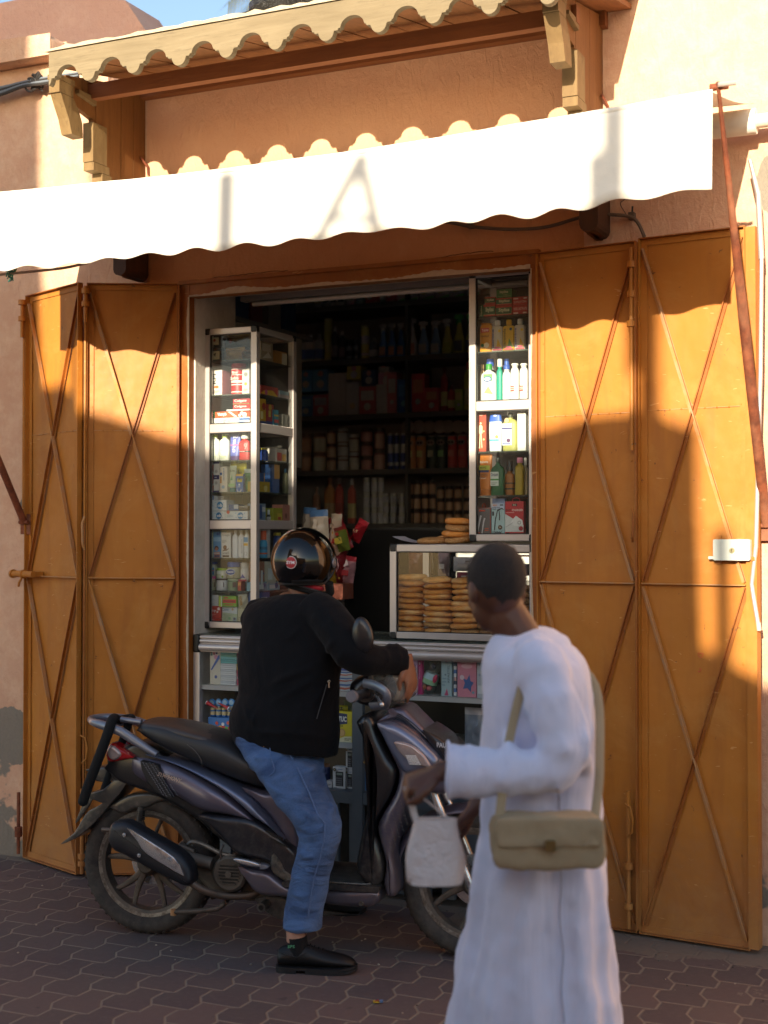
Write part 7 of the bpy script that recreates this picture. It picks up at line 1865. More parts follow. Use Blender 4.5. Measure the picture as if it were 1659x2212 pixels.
for k in range(-3,4):
 w_ = math.sqrt(max(0,.048**2-(k*.0125)**2));b.box((p.x-w_,-.142,p.z+k*.0125-.002),(p.x+w_,-.1375,p.z+k*.0125+.002),'dirty_rim')
 if k<3:b.box((p.x-w_*.9,-.1385,p.z+k*.0125+.0025),(p.x+w_*.9,-.1365,p.z+k*.0125+.010),'#0c0b0a')
b.lathe((p.x,-.146,p.z),[(.0,0),(.013,0),(.014,.006)],'dirty_rim',14,axis='y')
part(b,'fan_grille',fc,smooth=False)
b = MB()
b.tube([sp3(rq(1330,790),-.13),sp3(rq(1100,730),-.13),sp3(rq(960,690),-.11)],(.024),'engine_metal',10);part(b,'swing_arm',eng)
b = MB();shell(b,sps([(1000,600),(1020,585),(1080,610),(1160,645),(1150,690),(1060,670),(1010,640)],.11,rq),-.125,-.09,.008,'dirty_rim',sub=2);part(b,'brake_caliper',eng)
b = MB();b.tube(curve_pts([sp3(rq(1090,600),-.12),sp3(rq(1140,575),-.12),sp3(rq(1260,610),-.12),sp3(rq(1420,690),-.12),sp3(rq(1560,720),-.11)]),.009,'scooter_dusty',8);part(b,'air_hose',eng)
b = MB();b.tube(curve_pts([sp3(rq(1440,600),-.12),sp3(rq(1410,680),-.13),sp3(rq(1430,760),-.13),sp3(rq(1500,790),-.12)]),.005,'scooter_black',7);part(b,'cable',eng)
b = MB();b.tube([sp3(rq(955,1262),-.13),sp3(rq(1180,1255),-.12),sp3(rq(1380,1232),-.10),sp3(rq(1450,1180),-.09)],.0105,'dirty_rim',10)
b.tube([sp3(rq(950,1235),-.13),sp3(rq(948,1295),-.13)],.012,'brace_dusty',10)
b.tube([sp3(rq(1450,1180),-.09),Vector((sp3(rq(1450,1180),0).x,.12,.16)),Vector((sp3(rq(1200,1255),0).x,.14,.12))],.0105,'dirty_rim',10)
part(b,'centre_stand',scoot)
b = MB();p = S.q(*rd_(1072,1050),-.10);b.tube([(p.x,-.14,p.z),(p.x,.1,p.z)],.018,'scooter_black',12);b.lathe((p.x,-.141,p.z),[(0,0),(.010,0)],'#050505',12,axis='y')
shell(b,sps([(1040,1010),(1160,990),(1300,1040),(1500,1075),(1550,1078),(1330,1100),(1180,1115),(1100,1080)],.04,rd_),-.08,.08,.012,'scooter_black',sub=2)
part(b,'under_frame',scoot,ang=50)
b = MB();shell(b,sps([(38,1190),(60,1182),(170,1200),(290,1235),(300,1265),(180,1255),(60,1215)],.185,rc),-.20,-.175,.006,'chrome_worn',sub=3)
shell(b,sps([(292,1238),(365,1250),(375,1280),(300,1290)],.185,rc),-.195,-.17,.005,'silver_plastic',sub=2)
part(b,'passenger_peg',scoot,ang=50)
b = MB()
shell(b,sps([(88,1262),(240,1295),(370,1322),(480,1405),(590,1475),(760,1492),(1100,1497),(1400,1500),(1470,1540),(1440,1640),(1300,1668),(1050,1655),(900,1625),(560,1570),(300,1545),(180,1445)],.16,rc),-.175,.175,.022,'scooter_paint',sub=3)
lf = part(b,'lower_fairing',scoot,'scratched purple grey lower fairing',ang=50)
b = MB();p = S.q(*rc(1285,1632),-.175);b.lathe((p.x,-.178,p.z),[(0,.001),(.006,.001),(.008,-.001),(.010,.003)],'dirty_rim',12,axis='y');part(b,'fairing_screw',lf)
fl0,fl1 = S.q(*rc(560,1440),-.17).x,S.q(*rc(1440,1440),-.17).x;zf = S.q(*rc(1100,1432),-.17).z
b = MB()
b.rbox((fl0-.02,-.178,zf-.026),(fl1+.01,.178,zf-.004),'scooter_black',.008)
part(b,'floorboard',scoot,'black ribbed floorboard',bev=.006)
b = MB()
def m_mat(t):
 x,y,z = t.xyz()
 w_ = t.math('SINE',t.math('MULTIPLY',t.math('ADD',x,t.math('MULTIPLY',y,.6)),700))
 n = t.noise(12,5,.7)
 t.base(t.mix(t.ramp(n,[(.3,0),(.7,1)]),'#2c2b29','#5c5850'));t.set(rough=.85);t.bump(w_,.5,.002)
mat('floor_mat',m_mat)
b.box((fl0,-.165,zf-.0035),(fl1-.03,.165,zf),'floor_mat')
b.tube([(fl0,-.17,zf),(fl1-.06,-.17,zf),(fl1-.01,-.15,zf)],.003,'scooter_dusty',6)
part(b,'floor_mat',scoot)
b = MB();shell(b,sps([(440,1130),(560,1290),(640,1400),(560,1420),(470,1370),(400,1300),(400,1180)],.15,rc),-.165,.165,.02,'scooter_dusty',sub=2);part(b,'floor_step',scoot,ang=50)
b = MB()
inn = sps([(40,130),(110,60),(190,100),(240,260),(330,440),(400,560),(360,760),(250,960),(210,1110),(255,1250),(290,1420),(270,1560),(190,1610),(90,1530),(45,1420),(70,1250),(120,1030),(165,830),(172,640),(150,420),(90,260)],.12,rg_)
shell(b,inn,-.165,.165,.03,'scooter_black',sub=3)
ls = part(b,'leg_shield',scoot,'black inner leg shield',ang=55)
b = MB();p = sp3(rg_(165,290),-.10);b.tube(curve_pts([p+Vector((0,-.03,.02)),p+Vector((.01,-.05,-.01)),p+Vector((-.012,-.05,-.03)),p+Vector((.006,-.04,-.045))]),.005,'chrome_worn',8)
b.tube([p+Vector((-.004,-.05,-.05)),p+Vector((-.014,-.052,-.085))],.004,'#b08a30',6);part(b,'key_ring',ls)
b = MB()
out_ = sps([(213,148),(330,128),(420,150),(560,240),(690,370),(820,520),(905,640),(880,760),(760,800),(600,760),(510,800),(440,960),(380,1160),(350,1320),(380,1520),(385,1700),(300,1720),(265,1600),(285,1420),(240,1250),(205,1105),(250,980),(360,800),(400,620),(345,470),(270,320)],.15,rg_)
shell(b,out_,-.155,.155,.035,'scooter_paint',sub=3)
ff = part(b,'front_fairing',scoot,'purple grey front fairing',ang=55)
b = MB()
shell(b,sps([(218,150),(320,142),(430,185),(560,270),(660,360),(760,470),(740,560),(600,600),(470,610),(380,500),(300,360),(240,240)],.165,rg_),-.172,.172,.03,'scooter_highlight',sub=3)
fs = part(b,'front_side_panel',ff,'side panel of the front with a painted blue grey highlight',ang=55)
b = MB()
shell(b,sps([(365,322),(400,312),(520,345),(620,420),(690,520),(700,556),(600,535),(500,490),(430,430),(385,370)],.18,rg_),-.184,-.15,.010,'clear_lens',sub=3)
ind = part(b,'front_indicator',ff,'clear front indicator lamp with ribbed lens',ang=50)
b = MB()
for k in range(9):
 x0,y0 = 470+k*4,440+k*10;a = sp3(rg_(x0,y0),-.186);c = sp3(rg_(x0+95+k*1.5,y0+3),-.186)
 b.tube([(a.x,-.1855,a.z),(c.x,-.1855,c.z)],.0012,'#f2ece6',5)
part(b,'lens_rib',ind)
b = MB()
shell(b,sps([(320,20),(440,10),(520,80),(620,180),(760,330),(900,520),(860,560),(700,400),(560,260),(420,150),(320,130),(215,140),(290,70)],.10,rg_),-.11,.11,.03,'scooter_paint',sub=3)
for k in range(5):
 pts = [sp3(rg_(x-k*9,y+k*14),-.113)for x,y in((400,60),(500,120),(620,230),(740,370))]
 b.tube(curve_pts(pts),.002,'scooter_dark',5)
part(b,'front_cowl',scoot,ang=50)
b = MB()
b2 = sp3(rg_(750,340),-.13)
shell(b,sps([(640,200),(800,290),(930,430),(980,560),(940,640),(880,620),(800,480),(700,360)],.10,rg_),-.125,.125,.02,'scooter_dark',sub=3)
nz_ = part(b,'nose_panel',scoot,ang=50)
b = MB();b.text('PAUZ',b2.x,b2.z-.012,h=.018,w=.05,d=-.127,m='#c8c8d0',bold=.02);part(b,'lettering',nz_,ang=180)
b = MB()
for i in range(9):
 for j in range(6):
  x = 235+j*34+i*10;y = 1090-j*62+i*34
  p = sp3(rg_(x,y),-.158);b.tube([(p.x-.006,-.1585,p.z+.002),(p.x+.001,-.1585,p.z+.003),(p.x+.001,-.1585,p.z-.004)],.0007,'#77716a',4)
part(b,'fairing_mesh',ff)
b = MB()
for y in(-.075,.075):
 b.tube([(1.335,y,.283),(1.20,y,.60),(1.12,y*.8,.80)],.017,'chrome_worn',12)
part(b,'front_fork',scoot)
b = MB()
arc = []
for k in range(17):
 a = math.radians(20+150*k/16);arc.append(a)
rings = []
for a in arc:
 rr = .315+.01*math.sin(a*3);w_ = .062
 ring = []
 for j in range(9):
  t_ = -1+2*j/8;ring.append((1.335+(rr-.028*t_*t_)*math.cos(a),w_*t_,.283+(rr-.028*t_*t_)*math.sin(a)))
 rings.append(ring)
b.loft(rings,'scooter_paint',close=False)
fm = part(b,'front_mudguard',scoot,ang=60);so = fm.modifiers.new('thick','SOLIDIFY');so.thickness = .006
b = MB()
shell(b,[sp(re_(x,y),.10)for x,y in((330,1230),(345,1150),(440,1060),(560,1000),(680,950),(800,935),(900,950),(960,1010),(1010,1120),(1030,1260),(960,1390),(820,1450),(640,1470),(470,1430),(370,1340))],-.10,.10,.045,'scooter_dark',sub=3)
hd = part(b,'handlebar_cover',scoot,'dark handlebar cover',ang=60)
b = MB()
shell(b,[sp(re_(x,y),.06)for x,y in((900,1000),(1000,965),(1090,1010),(1118,1100),(1115,1230),(1080,1340),(1010,1385),(960,1370),(920,1200))],-.085,.085,.03,'headlamp',sub=3)if 'headlamp' in _mats else None
mat('headlamp',lambda t:(t.base(t.mix(t.noise(16,4),'#d8c8a4','#a89a84')),t.set(rough=.25,metal=.35,coat=.5)))
b = MB()
shell(b,[sp(re_(x,y),.06)for x,y in((900,1000),(1000,965),(1090,1010),(1118,1100),(1115,1230),(1080,1340),(1010,1385),(960,1370),(920,1200))],-.085,.085,.03,'headlamp',sub=3)
part(b,'headlight',hd,'amber toned headlight',ang=55)
b = MB()
o_ = [sp(re_(x,y),.11)for x,y in((600,1090),(660,1000),(780,930),(930,915),(1010,945),(1110,1000),(1140,1110),(1135,1260),(1095,1370),(1000,1420),(860,1470),(760,1400),(640,1250))]
shell(b,o_,-.125,.125,.05,'wrap',sub=2)if 'wrap' in _mats else None
m_glass('wrap',(.80,.76,.74),.18,dirt=.30)
b = MB();shell(b,o_,-.125,.125,.05,'wrap',sub=3)
wrp = part(b,'plastic_wrap',hd,'clear plastic wrap over the headlight',ang=80)
dt = bpy.data.textures.new('wrap_folds','CLOUDS');dt.noise_scale = .05
dm = wrp.modifiers.new('sub','SUBSURF');dm.levels = 1;dm.render_levels = 1;dm.subdivision_type = 'SIMPLE'
dm = wrp.modifiers.new('folds','DISPLACE');dm.texture = dt;dm.strength = .02;dm.texture_coords = 'LOCAL'
b = MB()
gp0,gp1 = sp3(re_(560,1270),-.22),sp3(re_(400,1310),-.40)
g0 = Vector((1.02,-.12,gp0.z));
ctr = sp3(re_(400,1315),-.36);inn_ = sp3(re_(600,1270),-.17)
b.tube([inn_,inn_.lerp(ctr,.2),inn_.lerp(ctr,.9),ctr],[.022,.019,.019,.021],'scooter_black',14)
b.tube([ctr,ctr.lerp(inn_,-.08)],[.024,.020],'silver_plastic',14)
b.tube([inn_,inn_.lerp(ctr,.12)],.034,'scooter_black',16)
grp = part(b,'grip',hd,'black throttle grip pointing at the camera')
b = MB()
hg = [sp3(re_(x,y),-r)for x,y,r in((565,1135,.20),(700,1165,.24),(800,1215,.27),(862,1280,.28),(866,1370,.27),(820,1430,.24),(660,1450,.20))]
b.tube(curve_pts(hg),[(.010,.018)]*len(curve_pts(hg)),'silver_plastic',10)
part(b,'hand_guard',hd,'silver grey hand guard loop')
b = MB()
lv = [sp3(re_(x,y),-r)for x,y,r in((690,1300,.20),(740,1325,.27),(770,1380,.33),(800,1425,.36))]
b.tube(curve_pts(lv),.006,'chrome_worn',10);b.ball(lv[-1],.0095,'chrome_worn',12,8)
part(b,'brake_lever',hd)
b = MB();a_ = sp3(re_(640,1080),-.2);b.tube([sp3(re_(650,1095),-.20),sp3(re_(648,1030),-.20)],.010,'scooter_black',10)
mc = sp3(re_(540,480),-.27)
b.tube(curve_pts([sp3(re_(650,1060),-.20),sp3(re_(652,900),-.21),sp3(re_(655,760),-.235),sp3(re_(610,650),-.262)]),.0045,'scooter_black',8)
mir = part(b,'mirror_stalk',hd)
b = MB()
Rm = Matrix.Rotation(math.radians(-8),3,'Y')
rings = []
for k in range(9):
 a = PI*k/8;yy = -.020*math.cos(a);rr = math.sin(a)**.6 if 0<k<8 else.02
 ring = []
 for j in range(28):
  q_ = 2*PI*j/28
  ex2 = .042*(1+.12*math.sin(q_)*-1);ez = .067
  v = Vector((ex2*math.cos(q_)*rr,yy*1.0 if yy<0 else yy*.4,ez*math.sin(q_)*rr-.0))
  ring.append(mc+Rm@v)
 rings.append(ring)
b.loft(rings,'scooter_black')
part(b,'mirror',hd,'oval black mirror seen from behind',ang=60)
b = MB();b.tube([Vector((inn_.x,.17,inn_.z)),Vector((ctr.x,.36,ctr.z))],.02,'scooter_black',12);part(b,'grip',hd,'black grip on the far side')
lk = MB()
lp = [sp3(ra(x,y),-r)for x,y,r in((440,215,.02),(400,195,.07),(372,240,.12),(330,370,.135),(260,560,.14),(180,770,.14),(110,960,.14),(68,1090,.14))]
lk.tube(curve_pts(lp),.0205,'black_cloth',12);lk.ball(lp[0],.022,'black_cloth',12,8);lk.ball(lp[-1],.0205,'black_cloth',12,8)
lp2 = [Vector((p.x+.03,p.y+.10,p.z-.01))for p in lp[1:]]
lk.tube(curve_pts([lp[0]]+lp2),.017,'black_cloth',10)
solo(lk,'bicycle_lock','thick padded black lock hooked over the tail rack of the scooter','lock',fr=S,origin=tuple(lp[1]))
from mathutils.bvhtree import BVHTree
def at(x,y,Y):p = W.q(x,y,Y);return Vector((p.x,Y,p.z))
PXM = lambda Y:FPX/Y
def skin_(t):
 n = t.noise(30,4);t.base(t.mix(n,'#96664c','#7f5540'));t.set(rough=.5,spec=.4,sss=.05);t.bump(t.noise(120,3),.15,.001)
mat('skin_tan',skin_)
mat('skin_dark',lambda t:(t.base(t.mix(t.noise(30,4),'#5c3a2a','#4a2d20')),t.set(rough=.45,spec=.45),t.bump(t.noise(120,3),.15,.001)))
mat('skin_pale_ankle',lambda t:(t.base('#b98a74'),t.set(rough=.5)))
def m_jacket(t):
 n = t.noise(3,4);w_ = t.noise(500,2)
 f = t.noise(7,5,.6,sc3=(1,1,.7),dist=1.2)
 t.base(t.mix(n,'#0b0c10','#101014'));t.set(rough=.85,sheen=.05,spec=.15)
 t.bump(t.math('ADD',t.math('MULTIPLY',f,1.2),t.math('MULTIPLY',w_,.03)),.35,.02)
mat('black_jacket',m_jacket)
def m_jeans(t):
 n = t.noise(5,5,.7);w_ = t.noise(380,3,.7,sc3=(1,1,.45));n2 = t.noise(2.2,3)
 f = t.noise(9,4,.6,sc3=(.7,.7,1.6),dist=1.5)
 c = t.mix(t.ramp(n,[(.35,0),(.65,1)]),'#34517f','#213860')
 c = t.mix(t.ramp(n2,[(.42,0),(.62,.8)]),c,'#4a6a9c')
 c = t.mix(t.math('MULTIPLY',w_,.4),c,'#8aa4c8')
 f2 = t.noise(7,3,.5,sc3=(.6,.6,1.5),dist=1.2)
 c = t.mix(t.ramp(f2,[(.34,.6),(.5,0)]),c,'#20335a')  # creases darkened in the colour to imitate shade between folds
 c = t.mix(t.ramp(f2,[(.52,0),(.68,.5)]),c,'#5b7cae')
 t.base(c);t.set(rough=.9,spec=.15,sheen=.1)
 t.bump(t.math('ADD',t.math('MULTIPLY',f2,1.3),t.math('MULTIPLY',w_,.10)),.8,.03)
mat('blue_denim',m_jeans)
mat('denim_seam',lambda t:(t.base(t.mix(t.noise(260),'#6c88b4','#22355c')),t.set(rough=.9)))
mat('black_leather',lambda t:(t.base('#101012'),t.set(rough=.48,spec=.4),t.bump(t.noise(60,5),.2,.002)))
mat('black_sole',lambda t:(t.base('#17171a'),t.set(rough=.6)))
mat('helmet_black',lambda t:(t.base('#050506'),t.set(rough=.12,coat=.45,crough=.03,spec=.35)))
mat('black_knit',lambda t:(t.base('#0c0c0f'),t.set(rough=.95),t.bump(t.noise(400,2),.4,.002)))
def hand(o,d,n,thumb=1,scale=1.0,curl=.35,spread=.0,m='skin_tan',curls=None):
 """o wrist, d along fingers, n palm-facing normal; thumb side = thumb * (d x n)"""
 d = d.normalized();n = (n-d*n.dot(d)).normalized();s_ = d.cross(n)*thumb
 b = MB();k = scale
 rings = []
 for(t_,hw,ht)in((-.03,.024,.019),(0,.026,.019),(.02,.032,.017),(.05,.040,.015),(.08,.042,.013),(.093,.040,.010)):
  ring = []
  for j in range(14):
   q_ = 2*PI*j/14;ring.append(o+(d*t_+s_*hw*math.cos(q_)+n*(ht*math.sin(q_)+.003*t_/.09))*k)
  rings.append(ring)
 b.loft(rings,m)
 fl = [(.030,.072,.0088),(.010,.080,.0090),(-.011,.075,.0086),(-.031,.060,.0078)]
 for i,(off,L,r)in enumerate(fl):
  c = (curls[i]if curls else curl)
  p = o+(d*.085+s_*off)*k;dd = d.copy()+s_*off*spread*6;dd.normalize();pts = [p-dd*.012*k]
  ang = 0
  for seg_,a in((.42,c*.9),(.31,c*1.1),(.27,c*.8)):
   pts.append(p.copy());ang+=a
   dir_ = (dd*math.cos(ang)+n*math.sin(ang));p = p+dir_*L*seg_*k
  pts.append(p.copy())
  b.tube(pts,[r*k*.95,r*k,r*k*.98,r*k*.90,r*k*.70],m,10)
  b.ball(pts[-1],r*k*.74,m,10,6);
  for q_ in pts[1:4]:b.ball(q_,r*k*1.0,m,10,6)
 p = o+(d*.022+s_*.028)*k
 pts = [p,p+(d*.028+s_*.022+n*.008)*k,p+(d*.055+s_*.028+n*.018)*k,p+(d*.078+s_*.026+n*.022)*k]
 b.tube(pts,[.014*k,.0115*k,.0102*k,.008*k],m,10);b.ball(pts[-1],.0082*k,m,10,6)
 return b
def remesh(ob,v,sm=4,fac=.5):
 r = ob.modifiers.new('fuse','REMESH');r.mode = 'VOXEL';r.voxel_size = v;r.use_smooth_shade = True
 if sm:
  s_ = ob.modifiers.new('soften','SMOOTH');s_.iterations = sm;s_.factor = fac
 return ob
def folds(ob,scale,strength,kind='CLOUDS',mid=.5):
 tx = bpy.data.textures.new('cloth_folds',kind)
 tx.noise_scale = scale
 if kind=='CLOUDS':tx.noise_depth = 2
 m = ob.modifiers.new('folds','DISPLACE');m.texture = tx;m.strength = strength;m.mid_level = mid;m.texture_coords = 'LOCAL'
 return ob
def head_mesh(b,c,f,up,m,s=1.0,beard=None):
 """head centred at c, facing f"""
 f = f.normalized();up = (up-f*up.dot(f)).normalized();sd = f.cross(up)
 R = Matrix((sd,f,up)).transposed()
 P_ = lambda x,y,z:c+(sd*x+f*y+up*z)*s
 b.ball(P_(0,-.012,.02),(.076*s,.094*s,.098*s),m,20,14,R)
 b.ball(P_(0,.030,-.045),(.056*s,.058*s,.068*s),m,18,12,R)
 b.ball(P_(0,.062,-.088),(.026*s,.022*s,.022*s),m,12,8,R)
 b.tube([P_(0,.080,.012),P_(0,.094,-.012),P_(0,.104,-.030),P_(0,.092,-.038)],[.008*s,.010*s,.013*s,.009*s],m,10)
 for x in(-1,1):
  b.ball(P_(.015*x,.088,-.034),(.009*s,.010*s,.008*s),m,10,6,R)
  b.ball(P_(.034*x,.074,.018),(.022*s,.012*s,.008*s),m,10,6,R)
  b.ball(P_(.038*x,.062,-.028),(.018*s,.016*s,.016*s),m,10,6,R)
  b.ball(P_(.078*x,-.012,-.012),(.008*s,.020*s,.031*s),m,12,8,R)
 b.ball(P_(0,.086,-.058),(.024*s,.010*s,.006*s),m,12,6,R);b.ball(P_(0,.085,-.068),(.021*s,.010*s,.006*s),m,12,6,R)
 return P_,R
phi = math.radians(55)
fdir = Vector((math.cos(phi),math.sin(phi),0));rdir = Vector((math.sin(phi),-math.cos(phi),0))
rid = thing('person','man in black jacket, blue jeans and black helmet sitting on the scooter','person',W,tuple(at(640,1700,5.4)[:2])+(0,))
YT = 5.45
hc = at(657,1214,5.46)
b = MB()
hip = at(612,1640,5.45);chest = at(630,1380,5.47);neck = at(652,1290,5.46)
def TB(pts,rad,seg=14):b.tube(pts,rad,'skin_tan',seg);[b.ball(p,(r if not isinstance(r,tuple)else min(r)),'skin_tan',12,8)for p,r in zip(pts,rad)]
TB([hip+Vector((0,0,-.03)),hip+Vector((0,0,.12)),chest,chest+Vector((0,0,.10)),neck+Vector((0,0,-.03))],[.09,.09,.10,.09,.05])
TB([neck+Vector((0,0,-.05)),hc+Vector((0,0,-.08))],[.056,.054])
sR,eR,wR = at(702,1335,5.33),at(772,1415,5.22),at(868,1428,5.30)
TB([sR,sR.lerp(eR,.5),eR],[.044,.040,.036]);TB([eR,eR.lerp(wR,.4),wR],[.041,.038,.027])
sL,eL = at(560,1338,5.62),at(600,1470,5.80);wL = at(650,1530,5.75)
TB([sL+rdir*.04,sL.lerp(eL,.5),eL],[.040,.040,.036]);TB([eL,eL.lerp(wL,.4),wL],[.041,.038,.027])
hR_ = [at(598,1640,5.36),at(688,1788,5.22),at(652,1985,5.17),at(640,2040,5.17)]
TB(hR_,[.06,.042,.032,.030])
TB([hR_[-1],hR_[-1]+Vector((.09,-.01,-.07)),hR_[-1]+Vector((.16,-.02,-.085))],[.030,.022,.016])
hL_ = [at(630,1640,5.56),at(690,1800,5.86),Vector((-.30,5.93,.12)),Vector((-.30,5.93,.07))]
TB(hL_,[.06,.042,.032,.03]);TB([hL_[-1],hL_[-1]+Vector((.12,.0,-.03))],[.026,.016])
P_,Rh = head_mesh(b,hc+Vector((0,0,-.01)),fdir,Vector((0,0,1)),'skin_tan',.98)
b.join(hand(wR+Vector((.024,0,-.002)),Vector((.16,.0,-.98)),Vector((-.80,.60,-.1)),thumb=-1,scale=.96,curls=[.30,.22,.30,.38]))
b.join(hand(wL,Vector((.5,-.1,-.3)),Vector((-.2,0,-1)),thumb=1,scale=.98,curl=.9))
body = remesh(part(b,'body',rid),.0055,3)
b = MB()
for x in(-1,1):b.ball(P_(.032*x,.068,.0),.011,'#e8e4de',12,8);b.ball(P_(.032*x,.0765,.0),.0045,'#2a1a12',8,6)
part(b,'eyes',body)
b = MB()
RH = Matrix((rdir,fdir,Vector((0,0,1)))).transposed()
rings = [];seg = 48
def hrad(v):return(.123,.142,.134)
for i in range(23):
 a = PI*i/30
 ring = []
 for j in range(seg):
  q_ = 2*PI*j/seg;x,y = math.sin(q_),math.cos(q_)
  aa = a
  lim = PI*(22/30)-(.62 if y>.62 else.62*max(0,(y-.1)/.52)**1.3)*1.25
  aa = min(a,lim)if i>0 else 0
  ring.append(hc+RH@Vector((.1225*x*math.sin(aa),.138*y*math.sin(aa)-.004,.132*math.cos(aa)+.004)))
 rings.append(ring)
b.loft(rings,'helmet_black',caps=False)
hm = part(b,'helmet',rid,'glossy black open face helmet with a round red sticker',ang=70)
so = hm.modifiers.new('thick','SOLIDIFY');so.thickness = .012;so.offset = -1
bv = BVHTree.FromPolygons([tuple(v)for v in b.v],b.f)
def onto(bv,x,y,off=0.0):
 d = ray(x,y).normalized();h = bv.ray_cast(Vector((0,0,CAMH)),d,30)
 if h[0]is None:return None
 return h[0]-d*off
b = MB()
edge = [r for r in rings[-1]]
b.tube([p*1.0 for p in edge]+[edge[0]],.0045,'black_plastic',8,caps=False);part(b,'edge_trim',hm)
c0 = onto(bv,628,1215,.0016)
if c0:
 nrm = (c0-hc).normalized();nrm = Vector((nrm.x/.123**2*.015,nrm.y/.138**2*.015,nrm.z/.132**2*.015)).normalized()
 up = (Vector((0,0,1))-nrm*nrm.z).normalized();sd = up.cross(nrm)
 b = MB()
 def disc(r,m,o):
  vs = [c0+nrm*(o-.5*((r*math.cos(a))**2+(r*math.sin(a))**2)/.128)+sd*r*math.cos(a)+up*r*math.sin(a)for a in[2*PI*i/28 for i in range(28)]]
  b.add([c0+nrm*o]+vs,[(0,1+i,1+(i+1)%28)for i in range(28)],m)
 disc(.0245,'#c8c4c0',.0006);disc(.0215,'#b01828',.0014)
 tv,tf,asp = text_geo('SYM',.03)
 b.add([c0+nrm*(.0034-.5*(((a-.5)*.034)**2)/.128)+sd*(-(a-.5))*-.034+up*(c_-.5)*.0125 for a,c_ in tv],tf,'#e8e4e4')
 part(b,'round_sticker',hm,'round red sticker with white letters',ang=180,smooth=False)
b = MB();p = onto(bv,722,1216,.002)
if p:
 nn = rdir
 Rk = Vector((0,0,1)).rotation_difference((p-hc).normalized()).to_matrix()
 b.lathe(p,[(0,.004),(.009,.004),(.014,.002),(.015,-.003)],'clear_lens',20,R=Rk)
 b.lathe(p,[(.016,.003),(.019,.001),(.019,-.004)],'silver_plastic',20,R=Rk)
 part(b,'visor_button',hm)
b = MB();p = onto(bv,693,1270,.001)
if p:b.ball(p,.0035,'chrome_worn',8,6);part(b,'rivet',hm)
b = MB();b.tube(curve_pts([hc+rdir*.10+fdir*.03+Vector((0,0,-.08)),hc+rdir*.085+fdir*.05+Vector((0,0,-.125)),hc+fdir*.075+Vector((0,0,-.135))]),(.017),'black_knit',8)
b.ball(hc+fdir*-.01+Vector((0,0,-.07)),(.10,.11,.028),'black_knit',20,8);part(b,'chin_strap',hm)
def ring_w(c,ex,cd,p=2.3,seg=36,lat=rdir,fw=fdir,hp=None):
 """c centre, ex visible half width in m, cd half depth"""
 a = math.sqrt(max(1e-4,ex**2-(cd*abs(fw.x))**2))/abs(lat.x)
 out = []
 for k in range(seg):
  q_ = 2*PI*k/seg;cs,sn = math.cos(q_),math.sin(q_)
  out.append(c+lat*a*math.copysign(abs(cs)**(2/p),cs)+fw*cd*math.copysign(abs(sn)**(2/p),sn))
 return out
b = MB()
prof = [(1284,656,42,.066),(1290,650,60,.078),(1300,641,84,.09),(1312,635,98,.10),(1330,631,106,.108),(1375,629,112,.120),(1420,625,112,.128),(1460,622,110,.135),(1500,622,109,.142),(1545,613,116,.152),(1575,613,117,.155),(1600,616,112,.150),(1616,618,109,.142)]
jr = [ring_w(at(cx,y,YT-.01+(0 if y<1500 else 0)),hw/PXM(YT),cd)for y,cx,hw,cd in prof]
for i,sh_ in((-1,.0),(-2,.0),(-3,.0)):
 jr[i]= [v+Vector((0,0,-.075*max(0,(v-jr[i][0]).length*0+(v.x-at(616,1600,YT).x))*1.1))for v in jr[i]]
b.loft(jr,'black_jacket')
b.tube(curve_pts([at(678,1318,5.36),at(706,1335,5.30),at(738,1372,5.24),at(766,1408,5.21),at(792,1424,5.22),at(828,1427,5.27),at(860,1426,5.30),at(877,1426,5.31)],4),[interp([(0,.075),(.15,.080),(.35,.074),(.52,.066),(.65,.060),(.8,.055),(.92,.052),(1,.046)],i/28)for i in range(29)],'black_jacket',18)
b.tube(curve_pts([sL+Vector((.05,-.02,.01)),sL,sL.lerp(eL,.5),eL,eL.lerp(wL,.5),wL],4),[interp([(0,.07),(.2,.08),(.6,.066),(1,.045)],i/20)for i in range(21)],'black_jacket',16)
for(x,y,Y,r)in((724,1350,5.27,.010),(856,1402,5.30,.018),(842,1400,5.29,.014)):
 b.ball(at(x,y,Y),(.05 if r<.012 else.022,.05,r+.01),'black_jacket',12,8)
bvj = BVHTree.FromPolygons([tuple(v)for v in b.v],b.f)
def ridges(b,bv,lines,m,f=None):
 for r_,off,pts in lines:
  q_ = [onto(bv,*(f(x,y)if f else(x,y)),off)for x,y in[(v.x,v.y)for v in curve_pts([(x,y,0)for x,y in pts],5)]]
  q_ = [p for p in q_ if p]
  n = len(q_)
  if n>3:b.tube(q_,[r_*(.25+.75*math.sin(PI*i/(n-1)))for i in range(n)],m,8)
cj = lambda x,y:(464.5+.28*x,1094.9+.28*y)
ridges(b,bvj,[(.016,-.008,[(850,1190),(700,1260),(520,1330),(380,1400)]),(.014,-.007,[(880,1240),(760,1330),(560,1450),(360,1560)]),(.013,-.006,[(900,1330),(800,1450),(700,1600)]),(.015,-.008,[(700,900),(620,980),(500,1060)]),(.014,-.006,[(960,1000),(900,1060),(850,1150)]),(.013,-.006,[(1040,1080),(980,1150),(960,1220)]),(.012,-.006,[(1300,1090),(1330,1160),(1320,1230)]),(.012,-.005,[(1390,1090),(1420,1160),(1400,1230)]),(.014,-.007,[(200,1500),(260,1600),(280,1700)]),(.013,-.006,[(330,1560),(300,1650),(330,1740)]),(.012,-.006,[(860,760),(900,860),(960,960)]),(.014,-.006,[(160,1700),(400,1740),(700,1750),(940,1800)])],'black_jacket',cj)
jk = part(b,'jacket',rid,'plain black blouson jacket')
remesh(jk,.0075,3,.5);folds(jk,.16,.020)
b = MB()
